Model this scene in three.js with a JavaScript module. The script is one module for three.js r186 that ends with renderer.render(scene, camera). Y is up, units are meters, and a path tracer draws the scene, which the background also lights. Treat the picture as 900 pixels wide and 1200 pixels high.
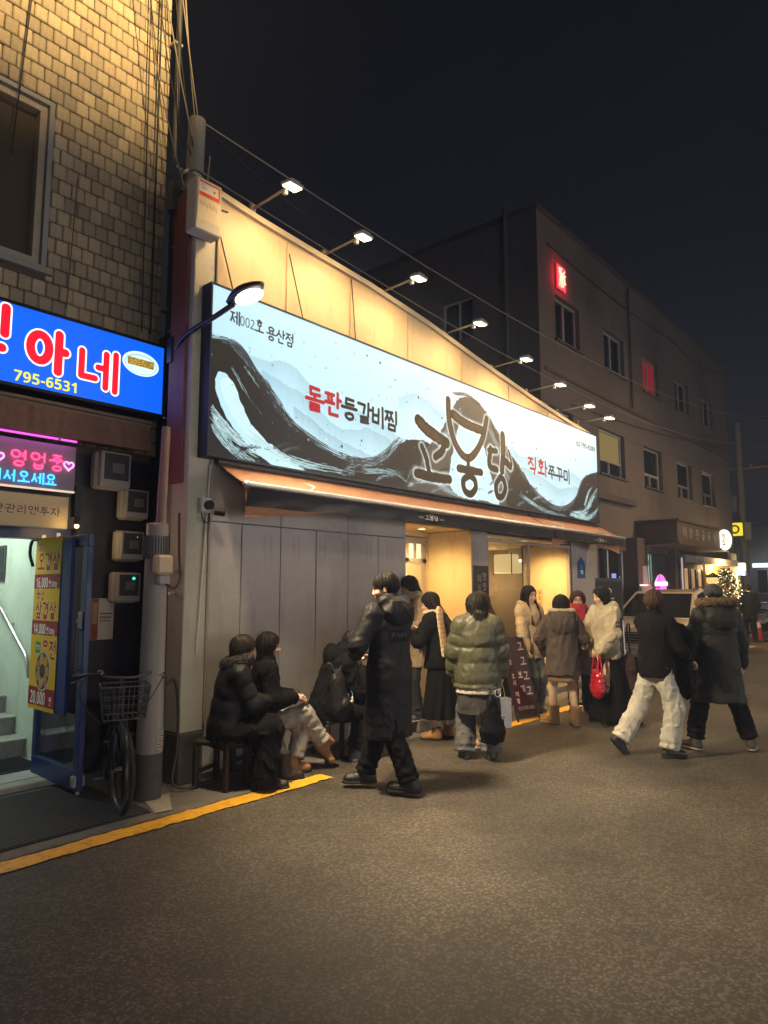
import * as THREE from 'three';
import { mergeGeometries } from 'three/addons/utils/BufferGeometryUtils.js';
import { RectAreaLightUniformsLib } from 'three/addons/lights/RectAreaLightUniformsLib.js';
import { createNoise3D } from 'simplex-noise';

// ---------------------------------------------------------------- camera, sky, exposure, street lights
const scene = new THREE.Scene();
const renderer = new THREE.WebGLRenderer({ antialias: true });
renderer.toneMapping = THREE.LinearToneMapping;
renderer.toneMappingExposure = 1.2;
renderer.shadowMap.enabled = true;
RectAreaLightUniformsLib.init();
const EYE = 1.65, PITCH = 6.49 * Math.PI / 180, YAW = 40.96 * Math.PI / 180;
const camera = new THREE.PerspectiveCamera(73.74, 0.75, 0.05, 400);
camera.position.set(0, EYE, 0);
camera.lookAt(Math.cos(YAW) * Math.cos(PITCH), EYE + Math.sin(PITCH), -Math.sin(YAW) * Math.cos(PITCH));
scene.add(camera);

// night sky over a city: a faint lift towards the horizon all round
{
  const w = 32, h = 64, d = new Float32Array(w * h * 4);
  for (let y = 0; y < h; y++) for (let x = 0; x < w; x++) {
    const el = ((y + 0.5) / h - 0.5) * Math.PI, t = Math.exp(-Math.max(0, el) * 2.2);
    const i = (y * w + x) * 4;
    d[i] = 0.0032 + 0.0075 * t; d[i + 1] = 0.0032 + 0.008 * t; d[i + 2] = 0.0038 + 0.0115 * t; d[i + 3] = 1;
  }
  const t = new THREE.DataTexture(d, w, h, THREE.RGBAFormat, THREE.FloatType);
  t.mapping = THREE.EquirectangularReflectionMapping; t.magFilter = THREE.LinearFilter; t.needsUpdate = true;
  scene.background = t; scene.environment = t;
}
scene.fog = new THREE.FogExp2(new THREE.Color().setRGB(0.42, 0.52, 0.78), 0.003); // thin winter haze that catches the lamps
const WARM = new THREE.Color().setRGB(1, 0.66, 0.30), FLOOD = new THREE.Color().setRGB(1, 0.63, 0.27), LED = new THREE.Color().setRGB(1, 0.76, 0.46);
function shadows(l, near = 0.05, far = 40) {
  if (!l.shadow) return l;
  l.castShadow = true; l.shadow.mapSize.set(1024, 1024); l.shadow.camera.near = near; l.shadow.camera.far = far; l.shadow.bias = -0.0005;
  return l;
}
function spot(color, cd, from, to, half, soft, size = 4) {
  const l = shadows(new THREE.SpotLight(color, cd, 0, half, soft, 2));
  l.position.set(...from); l.target.position.set(...to); l.shadow.radius = size;
  scene.add(l, l.target);
  return l;
}
// ---------------------------------------------------------------- helpers
let seed = 20251;
const rnd = () => { seed = (seed * 1664525 + 1013904223) >>> 0; return seed / 4294967296; };
const rr = (a, b) => a + (b - a) * rnd();
const n3 = createNoise3D(rnd);
const V = (x, y, z) => new THREE.Vector3(x, y, z);
const TAKEN = {};
function numbered(name) { const k = TAKEN[name] = (TAKEN[name] ?? -1) + 1; return k ? name + '_' + String(k).padStart(3, '0') : name; }
function tag(o, label, category, group) { o.userData.label = label; o.userData.category = category; if (group) o.userData.group = group; return o; }
function thing(name, label, category, pos = [0, 0, 0], turn = 0, group) {
  const o = new THREE.Group(); o.name = numbered(name); o.position.set(...pos); o.rotation.y = turn; scene.add(o);
  return tag(o, label, category, group);
}
function mesh(name, geo, mat, parent = scene) {
  const m = new THREE.Mesh(geo, mat); m.name = parent === scene ? numbered(name) : name; m.castShadow = m.receiveShadow = true; parent.add(m); return m;
}
function struct(name, geo, mat) { const m = mesh(name, geo, mat); m.userData.kind = 'structure'; return m; }
// texture coordinates in metres, across each face's main direction
function metres(g) {
  if (g.index) g = g.toNonIndexed();
  const p = g.attributes.position, uv = new Float32Array(p.count * 2);
  const a = V(), b = V(), c = V();
  for (let i = 0; i < p.count; i += 3) {
    a.fromBufferAttribute(p, i); b.fromBufferAttribute(p, i + 1); c.fromBufferAttribute(p, i + 2);
    const n = b.clone().sub(a).cross(c.clone().sub(a)), x = Math.abs(n.x), y = Math.abs(n.y), z = Math.abs(n.z);
    [a, b, c].forEach((q, k) => {
      const [u, v] = x >= y && x >= z ? [q.z, q.y] : y >= z ? [q.x, q.z] : [q.x, q.y];
      uv[(i + k) * 2] = u; uv[(i + k) * 2 + 1] = v;
    });
  }
  g.setAttribute('uv', new THREE.BufferAttribute(uv, 2));
  return g;
}
// triangles with flat normals, turned outwards from a centre when one is given
function tris(list, centre) {
  const pos = new Float32Array(list.length * 9), nor = new Float32Array(list.length * 9);
  list.forEach((t, i) => {
    let [a, b, c] = t; const n = b.clone().sub(a).cross(c.clone().sub(a)).normalize();
    if (centre && n.dot(a.clone().sub(centre)) < 0) { [b, c] = [c, b]; n.negate(); }
    [a, b, c].forEach((q, k) => { q.toArray(pos, i * 9 + k * 3); n.toArray(nor, i * 9 + k * 3); });
  });
  const g = new THREE.BufferGeometry();
  g.setAttribute('position', new THREE.BufferAttribute(pos, 3)); g.setAttribute('normal', new THREE.BufferAttribute(nor, 3));
  g.setAttribute('uv', new THREE.BufferAttribute(new Float32Array(list.length * 6), 2));
  return g;
}
const quad = (a, b, c, d) => [[a, b, c], [a, c, d]];
// a box with chamfered edges; jit shifts its corners a little
function box(x0, x1, y0, y1, z0, z1, r = 0.004, jit = 0) {
  const c = V((x0 + x1) / 2, (y0 + y1) / 2, (z0 + z1) / 2), h = [Math.abs(x1 - x0) / 2, Math.abs(y1 - y0) / 2, Math.abs(z1 - z0) / 2];
  r = Math.min(r, h[0] * 0.45, h[1] * 0.45, h[2] * 0.45);
  const S = [-1, 1], at = {};
  for (const i of S) for (const j of S) for (const k of S) {
    const o = jit ? [rr(-jit, jit), rr(-jit, jit), rr(-jit, jit)] : [0, 0, 0];
    for (const f of [0, 1, 2]) at[[i, j, k, f]] = V(...[i, j, k].map((s, d) => c.getComponent(d) + o[d] + s * (h[d] - (d === f ? 0 : r))));
  }
  const q = (i, j, k, f) => at[[i, j, k, f]], L = [];
  for (const s of S) {
    L.push(...quad(q(s, -1, -1, 0), q(s, 1, -1, 0), q(s, 1, 1, 0), q(s, -1, 1, 0)), ...quad(q(-1, s, -1, 1), q(1, s, -1, 1), q(1, s, 1, 1), q(-1, s, 1, 1)), ...quad(q(-1, -1, s, 2), q(1, -1, s, 2), q(1, 1, s, 2), q(-1, 1, s, 2)));
    for (const t of S) L.push(
      ...quad(q(s, t, -1, 0), q(s, t, 1, 0), q(s, t, 1, 1), q(s, t, -1, 1)), ...quad(q(s, -1, t, 0), q(s, 1, t, 0), q(s, 1, t, 2), q(s, -1, t, 2)), ...quad(q(-1, s, t, 1), q(1, s, t, 1), q(1, s, t, 2), q(-1, s, t, 2)));
    for (const t of S) for (const u of S) L.push([q(s, t, u, 0), q(s, t, u, 1), q(s, t, u, 2)]);
  }
  return metres(tris(L, c));
}
function tube(pts, r, sides = 6, closed = false, steps = 0) {
  const P = pts.map((p) => p.isVector3 ? p : V(...p));
  const curve = P.length === 2 ? new THREE.LineCurve3(P[0], P[1]) : new THREE.CatmullRomCurve3(P, closed, 'centripetal');
  const g = new THREE.TubeGeometry(curve, steps || (P.length === 2 ? 1 : P.length * 5), r, sides, closed);
  if (closed) return g.toNonIndexed();
  const caps = [0, 1].map((e) => {
    const m = new THREE.CircleGeometry(r, sides), p = e ? P[P.length - 1] : P[0], t = curve.getTangent(e).multiplyScalar(e ? 1 : -1);
    m.applyQuaternion(new THREE.Quaternion().setFromUnitVectors(V(0, 0, 1), t)); m.translate(p.x, p.y, p.z); return m.toNonIndexed();
  });
  return mergeGeometries([g.toNonIndexed(), ...caps]);
}
function lathe(profile, sides = 20, pos = [0, 0, 0]) {
  const g = new THREE.LatheGeometry(profile.map(([r, y]) => new THREE.Vector2(Math.max(r, 1e-4), y)), sides); g.translate(...pos); return g.toNonIndexed();
}
function ball(x, y, z, rx, ry = rx, rz = rx, seg = 14) { const g = new THREE.SphereGeometry(1, seg, Math.round(seg * 0.7)); g.scale(rx, ry, rz); g.translate(x, y, z); return g.toNonIndexed(); }
const cyl = (a, b, ra, rb = ra, sides = 16) => {
  const A = V(...a), B = V(...b), d = B.clone().sub(A), g = new THREE.CylinderGeometry(rb, ra, d.length(), sides);
  g.applyQuaternion(new THREE.Quaternion().setFromUnitVectors(V(0, 1, 0), d.clone().normalize())); g.translate((A.x + B.x) / 2, (A.y + B.y) / 2, (A.z + B.z) / 2); return g.toNonIndexed();
};
function sheet(a, b, c, d) { // four corners anticlockwise from the lower left, texture over the whole sheet
  const g = tris(quad(V(...a), V(...b), V(...c), V(...d)));
  g.setAttribute('uv', new THREE.BufferAttribute(new Float32Array([0, 0, 1, 0, 1, 1, 0, 0, 1, 1, 0, 1]), 2)); return g;
}
function join(list) { return mergeGeometries(list.map((g) => { g = g.index ? g.toNonIndexed() : g; for (const k of Object.keys(g.attributes)) if (!['position', 'normal', 'uv'].includes(k)) g.deleteAttribute(k); return g; })); }
// sag between two points
function wire(a, b, sag, r = 0.008, n = 8, sides = 5) {
  const pts = []; for (let i = 0; i <= n; i++) { const t = i / n; pts.push(V(a[0] + (b[0] - a[0]) * t, a[1] + (b[1] - a[1]) * t - sag * 4 * t * (1 - t), a[2] + (b[2] - a[2]) * t)); }
  return tube(pts, r, sides, false, n * 2);
}

// noise tiles
function lattice(n) { const a = new Float32Array(n * n); for (let i = 0; i < a.length; i++) a[i] = rnd(); return (x, y) => {
  const xi = Math.floor(x), yi = Math.floor(y), fx = x - xi, fy = y - yi, u = fx * fx * (3 - 2 * fx), v = fy * fy * (3 - 2 * fy), at = (i, j) => a[((j % n + n) % n) * n + (i % n + n) % n];
  return (at(xi, yi) * (1 - u) + at(xi + 1, yi) * u) * (1 - v) + (at(xi, yi + 1) * (1 - u) + at(xi + 1, yi + 1) * u) * v; }; }
// f(x, y) with x, y in 0..1 over a tile gives [r, g, b] or a number
function tile(size, f, metresWide) {
  const d = new Uint8Array(size * size * 4);
  for (let y = 0; y < size; y++) for (let x = 0; x < size; x++) {
    const v = f(x / size, y / size), i = (y * size + x) * 4, c = Array.isArray(v) ? v : [v, v, v];
    for (let k = 0; k < 3; k++) d[i + k] = Math.max(0, Math.min(255, Math.round(c[k] * 255)));
    d[i + 3] = 255;
  }
  const t = new THREE.DataTexture(d, size, size); t.wrapS = t.wrapT = THREE.RepeatWrapping; t.magFilter = THREE.LinearFilter; t.minFilter = THREE.LinearMipmapLinearFilter; t.generateMipmaps = true;
  t.repeat.set(1 / metresWide, 1 / metresWide); t.needsUpdate = true; return t;
}
function fbm(base, oct) { const L = []; for (let i = 0; i < oct; i++) L.push([base << i, lattice(base << i)]); return (x, y) => { let s = 0, a = 1, w = 0; for (const [n, f] of L) { s += a * f(x * n, y * n); w += a; a *= 0.55; } return s / w; }; }
function resized(t, w) { const c = t.clone(); c.repeat.set(1 / w, 1 / w); c.needsUpdate = true; return c; }
const mat = (c, rough = 0.8, o = {}) => {
  const m = new THREE.MeshStandardMaterial({ roughness: rough, ...o });
  if (Array.isArray(c)) m.color.setRGB(...c); else m.color.set(c);
  return m;
};
const phys = (c, rough, o) => { const m = new THREE.MeshPhysicalMaterial({ roughness: rough, ...o }); m.color.setRGB(...c); return m; };
const glow = (c, k) => { const m = new THREE.MeshStandardMaterial({ roughness: 0.6 }); m.color.setRGB(0.3, 0.3, 0.3); m.emissive.setRGB(...c); m.emissiveIntensity = k; return m; };
function canvas(w, h, draw) {
  const c = document.createElement('canvas'); c.width = w; c.height = h; draw(c.getContext('2d'), w, h);
  const t = new THREE.CanvasTexture(c); t.colorSpace = THREE.SRGBColorSpace; t.magFilter = THREE.LinearFilter; return t;
}

// textures
const nA = fbm(6, 6), nB = fbm(24, 4), nC = fbm(3, 4), nD = fbm(64, 3), nE = fbm(2, 5);
const T = {};
{
  const speck = new Float32Array(1024 * 1024);
  for (let k = 0; k < 30000; k++) { // stones in the asphalt
    const cx = rnd() * 1024, cy = rnd() * 1024, r = rr(1.3, 4.8), v = Math.pow(rnd(), 1.6);
    for (let y = -5; y <= 5; y++) for (let x = -5; x <= 5; x++) if (x * x + y * y < r * r) { const i = ((Math.floor(cy + y) + 1024) % 1024) * 1024 + (Math.floor(cx + x) + 1024) % 1024; speck[i] = Math.max(speck[i], v * (1 - (x * x + y * y) / (r * r) * 0.6)); }
  }
  const sp = (x, y) => speck[(Math.floor(y * 1024) & 1023) * 1024 + (Math.floor(x * 1024) & 1023)];
  T.asphalt = tile(1024, (x, y) => { const s = sp(x, y), l = (0.36 + 0.42 * (nE(x, y) - 0.5) + 0.3 * (nA(x, y) - 0.5)) * (s > 0.66 ? 0.9 + 2.6 * (s - 0.5) : s > 0.18 ? 0.95 + 0.5 * s : 0.58); return [l * 1.02, l, l * 0.96]; }, 3.1);
  T.asphaltBump = tile(1024, (x, y) => 0.25 + 0.6 * sp(x, y) + 0.25 * (nD(x, y) - 0.5), 3.1);
}
T.concrete = tile(512, (x, y) => { const l = 0.78 + 0.5 * (nA(x, y) - 0.5) + 0.3 * (nD(x, y) - 0.5); return [l, l * 0.985, l * 0.96]; }, 1.6);
T.grain = tile(512, (x, y) => 0.82 + 0.34 * (nB(x, y) - 0.5) + 0.3 * (nD(x, y) - 0.5), 0.5);
T.grainBump = tile(512, (x, y) => nB(x, y) * 0.6 + nD(x, y) * 0.4, 0.28);
T.dirt = tile(512, (x, y) => { const a = nE(x, y), s = nA(x * 6 % 1, y * 0.7 % 1), l = 0.95 - 0.9 * Math.max(0, a - 0.52) - 0.6 * Math.max(0, s - 0.55) - 0.12 * (nD(x, y) - 0.5); return [l, l * 0.985, l * 0.95]; }, 2.2);
T.wear = tile(512, (x, y) => { const k = nB(x, y) * 0.6 + nD(x, y) * 0.4, a = nE(x, y); const w = k > 0.6 - 0.2 * Math.max(0, a - 0.45) ? 0.42 + 0.3 * nD(x, y) : 0.86 + 0.2 * (nD(x, y) - 0.5) - 0.3 * Math.max(0, a - 0.55); return [w, w * 0.98, w]; }, 1.1);
T.dents = tile(256, (x, y) => nE(x, y), 2.4);
T.weave = tile(256, (x, y) => { const u = Math.sin(x * Math.PI * 128), v = Math.sin(y * Math.PI * 128); return 0.5 + 0.25 * u * v + 0.5 * (nB(x, y) - 0.5); }, 0.22);
T.cloth = tile(256, (x, y) => 0.86 + 0.4 * (nB(x, y) - 0.5) + 0.26 * (nA(x, y) - 0.5), 0.3);
T.denim = tile(512, (x, y) => { const k = Math.sin((x * 190 + y * 190) * Math.PI), l = 0.8 + 0.08 * k + 0.5 * (nA(x, y) - 0.5) + 0.2 * (nD(x, y) - 0.5); return [l, l, l]; }, 0.5);
T.fleece = tile(256, (x, y) => { const l = 0.55 + 0.9 * Math.abs(nB(x, y) - 0.5) * 2 + 0.1 * nD(x, y); return [l, l * 0.98, l * 0.94]; }, 0.14);
T.wood = tile(512, (x, y) => { const r = nA(x * 0.9, y * 6 % 1), l = 0.6 + 0.5 * (r - 0.5) + 0.2 * Math.sin((y * 30 + 4 * nC(x, y)) * Math.PI * 2) * 0.4; return [l, l * 0.9, l * 0.8]; }, 0.6);
// ---------------------------------------------------------------- lettering built from strokes
const JAMO = {
  'ㄱ': [[.1, .14, .86, .14, .74, .92]], 'ㄴ': [[.16, .08, .16, .84, .92, .84]], 'ㄷ': [[.86, .14, .16, .14, .16, .86, .92, .86]],
  'ㄹ': [[.12, .12, .85, .12, .85, .48, .15, .48, .15, .88, .92, .88]], 'ㅁ': [[.15, .13, .85, .13, .85, .87, .15, .87, .15, .13]],
  'ㅂ': [[.15, .08, .15, .88, .85, .88, .85, .08], [.15, .48, .85, .48]], 'ㅅ': [[.52, .08, .42, .5, .08, .92], [.48, .4, .92, .92]],
  'ㅇ': ['o', .5, .5, .4, .4], 'ㅈ': [[.1, .14, .9, .14], [.54, .14, .42, .55, .08, .92], [.48, .5, .92, .92]],
  'ㅊ': [[.4, 0, .6, .06], [.1, .24, .9, .24], [.54, .24, .42, .6, .08, .95], [.48, .55, .92, .95]], 'ㅋ': [[.1, .14, .86, .14, .74, .92], [.12, .5, .8, .48]],
  'ㅌ': [[.86, .12, .16, .12, .16, .88, .92, .88], [.16, .5, .82, .5]], 'ㅍ': [[.1, .14, .9, .14], [.32, .14, .34, .84], [.68, .14, .66, .84], [.06, .86, .94, .86]],
  'ㅎ': [[.4, .02, .6, .06], [.1, .24, .9, .24], 'o', .5, .66, .3, .26],
};
const LS = [...'ㄱㄲㄴㄷㄸㄹㅁㅂㅃㅅㅆㅇㅈㅉㅊㅋㅌㅍㅎ'], VS = [...'ㅏㅐㅑㅒㅓㅔㅕㅖㅗㅘㅙㅚㅛㅜㅝㅞㅟㅠㅡㅢㅣ'], TS = ['', ...'ㄱㄲㄳㄴㄵㄶㄷㄹㄺㄻㄼㄽㄾㄿㅀㅁㅂㅄㅅㅆㅇㅈㅊㅋㅌㅍㅎ'];
const TWIN = { 'ㄲ': 'ㄱ', 'ㄸ': 'ㄷ', 'ㅃ': 'ㅂ', 'ㅆ': 'ㅅ', 'ㅉ': 'ㅈ' };
function jamo(j, x, y, w, h) {
  if (TWIN[j]) return [...jamo(TWIN[j], x, y, w * 0.52, h), ...jamo(TWIN[j], x + w * 0.48, y, w * 0.52, h)];
  const out = [], s = JAMO[j] || [];
  for (let i = 0; i < s.length; i++) {
    if (s[i] === 'o') {
      const [cx, cy, a, b] = s.slice(i + 1, i + 5), p = []; i += 4;
      for (let k = 0; k <= 20; k++) { const t = k / 20 * Math.PI * 2 - Math.PI / 2; p.push([x + (cx + a * Math.cos(t)) * w, y + (cy + b * Math.sin(t)) * h]); }
      out.push(p);
    } else { const p = []; for (let k = 0; k < s[i].length; k += 2) p.push([x + s[i][k] * w, y + s[i][k + 1] * h]); out.push(p); }
  }
  return out;
}
function vowel(v, x, y, w, h) { // for upright vowels (x..x+w is their strip) and lying ones (y..y+h)
  const L = (...p) => { const q = []; for (let k = 0; k < p.length; k += 2) q.push([x + p[k] * w, y + p[k + 1] * h]); return q; };
  switch (v) {
    case 'ㅏ': return [L(.4, 0, .4, 1), L(.4, .45, .95, .45)];
    case 'ㅐ': return [L(.3, .05, .3, .95), L(.92, 0, .92, 1), L(.3, .45, .92, .45)];
    case 'ㅑ': return [L(.4, 0, .4, 1), L(.4, .33, .95, .33), L(.4, .6, .95, .6)];
    case 'ㅓ': return [L(.6, 0, .6, 1), L(0, .45, .6, .45)];
    case 'ㅔ': return [L(.38, .05, .38, .95), L(.98, 0, .98, 1), L(-.1, .45, .38, .45)];
    case 'ㅕ': return [L(.6, 0, .6, 1), L(0, .33, .6, .33), L(0, .6, .6, .6)];
    case 'ㅣ': return [L(.5, 0, .5, 1)];
    case 'ㅗ': return [L(0, .85, 1, .85), L(.5, .1, .5, .85)];
    case 'ㅛ': return [L(0, .85, 1, .85), L(.33, .1, .33, .85), L(.67, .1, .67, .85)];
    case 'ㅜ': return [L(0, .2, 1, .2), L(.5, .2, .5, 1)];
    case 'ㅡ': return [L(0, .5, 1, .5)];
  }
  return [];
}
const SPLIT = { 'ㅘ': 'ㅗㅏ', 'ㅝ': 'ㅜㅓ', 'ㅟ': 'ㅜㅣ', 'ㅚ': 'ㅗㅣ', 'ㅢ': 'ㅡㅣ' };
// strokes of one syllable in a unit square, y down
function syllable(ch) {
  const s = ch.charCodeAt(0) - 0xac00; if (s < 0 || s > 11171) return [];
  const l = LS[Math.floor(s / 588)], v = VS[Math.floor(s % 588 / 28)], t = TS[s % 28], H = t ? 0.58 : 0.96, o = t ? jamo(t, 0.2, 0.66, 0.62, 0.32) : [];
  if (SPLIT[v]) return [...jamo(l, 0.06, 0.04, 0.56, H * 0.52), ...vowel(SPLIT[v][0], 0.02, H * 0.58, 0.64, H * 0.36), ...vowel(SPLIT[v][1], 0.7, 0.02, 0.28, H), ...o];
  if ('ㅗㅛㅜㅠㅡ'.includes(v)) return [...jamo(l, 0.18, 0.03, 0.64, H * (t ? 0.56 : 0.52)), ...vowel(v, 0.04, H * 0.6, 0.92, H * 0.38), ...(t ? jamo(t, 0.2, 0.68, 0.6, 0.32) : o)];
  if (v === 'ㅔ' || v === 'ㅐ') return [...jamo(l, 0.02, H * 0.06, 0.46, H * 0.86), ...vowel(v, 0.56, 0.02, 0.42, H), ...o];
  return [...jamo(l, 0.04, H * 0.06, 0.56, H * 0.86), ...vowel(v, 0.66, 0.02, 0.3, H), ...o];
}
// text on a canvas: Hangul by strokes, the rest in the canvas font
function letters(c, text, x, y, size, o = {}) {
  const { color = '#000', width = size * 0.11, step = size * 1.06, edge, edgeWidth = 0, down = false, squeeze = 1, wobble = 0, font = 'bold' } = o;
  c.lineCap = c.lineJoin = o.cap || 'round';
  for (const ch of text) {
    const S = syllable(ch);
    for (const [col, w] of edge ? [[edge, width + edgeWidth * 2], [color, width]] : [[color, width]]) {
      c.strokeStyle = c.fillStyle = col; c.lineWidth = w;
      if (S.length) for (const p of S) { c.beginPath(); p.forEach(([u, v], k) => { const X = x + (u + (wobble ? rr(-wobble, wobble) : 0)) * size * squeeze, Y = y + (v + (wobble ? rr(-wobble, wobble) : 0)) * size; k ? c.lineTo(X, Y) : c.moveTo(X, Y); }); c.stroke(); }
      else if (ch !== ' ') { c.font = `${font} ${Math.round(size)}px sans-serif`; c.save(); c.translate(x, y + size * 0.92); c.scale(squeeze, 1); if (edge && col === edge) { c.lineWidth = edgeWidth * 2; c.strokeText(ch, 0, 0); } c.fillText(ch, 0, 0); c.restore(); }
    }
    const adv = S.length ? step * squeeze : ch === ' ' ? size * 0.4 * squeeze : ((c.font = `${font} ${Math.round(size)}px sans-serif`), c.measureText(ch).width * squeeze * 1.02);
    if (down) y += step; else x += adv;
  }
  return x;
}
// an ink stroke of many bristles along points; width(t)
function ink(c, pts, width, color, n = 60, dry = 0.25) {
  const P = new THREE.CatmullRomCurve3(pts.map(([x, y]) => V(x, y, 0)), false, 'centripetal'), N = 70, C = [], D = [];
  for (let i = 0; i <= N; i++) { C.push(P.getPoint(i / N)); const t = P.getTangent(i / N); D.push(V(-t.y, t.x, 0)); }
  c.lineCap = 'round'; c.strokeStyle = color;
  for (let b = 0; b < n; b++) {
    const s = (b + rnd()) / n * 2 - 1, edge = Math.pow(Math.abs(s), 3), from = Math.floor(rnd() * N * 0.1 * (1 + edge)), to = N - Math.floor(rnd() * N * (dry * 0.5 + 0.6 * edge * dry)); let on = false;
    c.lineWidth = Math.max(0.8, width(0.5) * 2.6 / n * rr(0.5, 1.3));
    c.beginPath();
    for (let i = from; i <= to; i++) {
      const t = i / N, w = width(t) * s + 1.5 * n3(b * 3.1, t * 6, 1), gap = n3(b * 0.7, t * 5, 7) > 0.95 - dry * (0.35 + 0.8 * edge + 0.5 * t);
      const X = C[i].x + D[i].x * w, Y = C[i].y + D[i].y * w;
      if (gap) on = false; else if (on) c.lineTo(X, Y); else { c.moveTo(X, Y); on = true; }
    }
    c.stroke();
  }
}
// ---------------------------------------------------------------- materials
const M = {
  asphalt: mat([0.168, 0.147, 0.123], 0.7, { map: resized(T.asphalt, 2.3), bumpMap: resized(T.asphaltBump, 2.3), bumpScale: 0.0028 }),
  concrete: mat([0.17, 0.158, 0.142], 0.85, { map: T.concrete, bumpMap: resized(T.grainBump, 0.5), bumpScale: 0.003 }),
  paleConcrete: mat([0.42, 0.4, 0.36], 0.85, { map: T.concrete }),
  yellowPaint: mat([0.74, 0.40, 0.02], 0.6, { map: T.wear, bumpMap: resized(T.asphaltBump, 3.1), bumpScale: 0.002 }),
  whitePaint: mat([0.5, 0.48, 0.44], 0.7, { map: resized(T.dirt, 0.7) }),
  mortar: mat([0.1, 0.085, 0.062], 0.95, { map: T.grain }),
  greyPanel: mat([0.40, 0.38, 0.385], 0.45, { map: T.dirt, bumpMap: T.dents, bumpScale: 0.012 }),
  creamPanel: mat([0.60, 0.49, 0.34], 0.55, { map: T.dirt, bumpMap: T.dents, bumpScale: 0.01 }),
  creamWall: mat([0.74, 0.60, 0.33], 0.7, { map: resized(T.dirt, 3.1) }),
  whiteTrim: mat([0.5, 0.5, 0.43], 0.55, { map: T.dirt }),
  plinth: mat([0.08, 0.078, 0.075], 0.85, { map: T.concrete }),
  redPanel: mat([0.22, 0.075, 0.05], 0.6, { map: T.dirt }),
  darkTile: mat([0.022, 0.02, 0.03], 0.35, { map: T.grain }),
  black: mat([0.012, 0.012, 0.014], 0.5), blackMetal: mat([0.02, 0.02, 0.022], 0.4, { metalness: 0.4 }), rubber: mat([0.014, 0.014, 0.014], 0.85),
  bikeMetal: mat([0.09, 0.09, 0.095], 0.4, { metalness: 0.7 }), steel: mat([0.55, 0.55, 0.55], 0.35, { metalness: 0.9 }), grey: mat([0.3, 0.3, 0.29], 0.55), darkGrey: mat([0.06, 0.06, 0.065], 0.5),
  blueFrame: mat([0.018, 0.035, 0.15], 0.35), navy: mat([0.014, 0.03, 0.2], 0.5),
  glass: phys([0.95, 0.97, 0.97], 0.03, { transmission: 1, thickness: 0, ior: 1.5 }),
  darkGlass: phys([0.01, 0.012, 0.016], 0.08, { specularIntensity: 1 }),
  curtain: mat([0.32, 0.27, 0.2], 0.9, { map: resized(T.cloth, 0.9) }),
  mint: mat([0.60, 0.72, 0.64], 0.6, { map: resized(T.dirt, 3.3) }),
  stair: mat([0.42, 0.45, 0.43], 0.6, { map: T.concrete }),
  frameTan: mat([0.46, 0.4, 0.3], 0.5, { map: T.grain }),
  meter: mat([0.31, 0.3, 0.285], 0.5), screen: mat([0.05, 0.055, 0.06], 0.25),
  pole: mat([0.36, 0.34, 0.31], 0.85, { map: T.concrete, bumpMap: T.grainBump, bumpScale: 0.002 }), poleCover: mat([0.3, 0.285, 0.275], 0.6, { map: T.dirt }),
  cable: mat([0.03, 0.028, 0.027], 0.7), cablePale: mat([0.3, 0.26, 0.21], 0.7),
  building2: mat([0.145, 0.122, 0.112], 0.9, { map: resized(T.dirt, 4.1), bumpMap: T.grainBump, bumpScale: 0.002 }),
  stone: mat([0.105, 0.082, 0.072], 0.7, { map: T.concrete }), winFrame: mat([0.5, 0.5, 0.48], 0.5),
  awning: mat([0.31, 0.15, 0.08], 0.85, { map: resized(T.cloth, 0.6) }),
  valance: phys([0.035, 0.035, 0.05], 0.8, { map: resized(T.cloth, 0.6) }),
  wood: mat([0.2, 0.11, 0.05], 0.55, { map: T.wood }), darkWood: mat([0.035, 0.025, 0.02], 0.6, { map: T.wood }),
};
const plain = (x0, x1, y0, y1, z0, z1) => box(x0, x1, y0, y1, z0, z1, 0.0015);
// a wall x0..x1, y0..y1 with rectangular holes [x0, x1, y0, y1], from z0 to z1
function wallWithHoles(x0, x1, y0, y1, z0, z1, holes) {
  const xs = [...new Set([x0, x1, ...holes.flatMap((h) => [h[0], h[1]])])].filter((v) => v >= x0 && v <= x1).sort((a, b) => a - b), L = [];
  for (let i = 0; i + 1 < xs.length; i++) {
    const m = (xs[i] + xs[i + 1]) / 2, cut = holes.filter((h) => h[0] < m && h[1] > m).sort((a, b) => a[2] - b[2]); let y = y0;
    for (const h of cut) { if (h[2] > y) L.push([xs[i], xs[i + 1], y, h[2]]); y = h[3]; }
    if (y < y1) L.push([xs[i], xs[i + 1], y, y1]);
  }
  return join(L.map(([a, b, c, d]) => { const g = new THREE.BoxGeometry(b - a, d - c, z1 - z0); g.translate((a + b) / 2, (c + d) / 2, (z0 + z1) / 2); return metres(g); }));
}

// ---------------------------------------------------------------- ground
const flat = (x0, x1, z0, z1, y) => metres(tris(quad(V(x0, y, z1), V(x1, y, z1), V(x1, y, z0), V(x0, y, z0))));
struct('road', flat(-140, 200, -150, 150, 0), M.asphalt);
struct('pavement', flat(-12, 4.3, -6.9, -4.63, 0.004), M.concrete);
struct('pavement', flat(4.3, 12.6, -5.3, -4.9, 0.004), M.concrete);
function ragged(x0, x1, z0, z1, y, rag = 0.016) {
  const L = [], n = Math.ceil((x1 - x0) / 0.05), e = (i, s) => s + rag * (n3(i * 0.5, s * 9, 3) + 0.6 * n3(i * 1.7, s * 9, 4));
  for (let i = 0; i < n; i++) {
    const a = x0 + (x1 - x0) * i / n, b = x0 + (x1 - x0) * (i + 1) / n;
    L.push(...quad(V(a, y, e(i, z1)), V(b, y, e(i + 1, z1)), V(b, y, e(i + 1, z0)), V(a, y, e(i, z0))));
  }
  return metres(tris(L));
}
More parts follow.
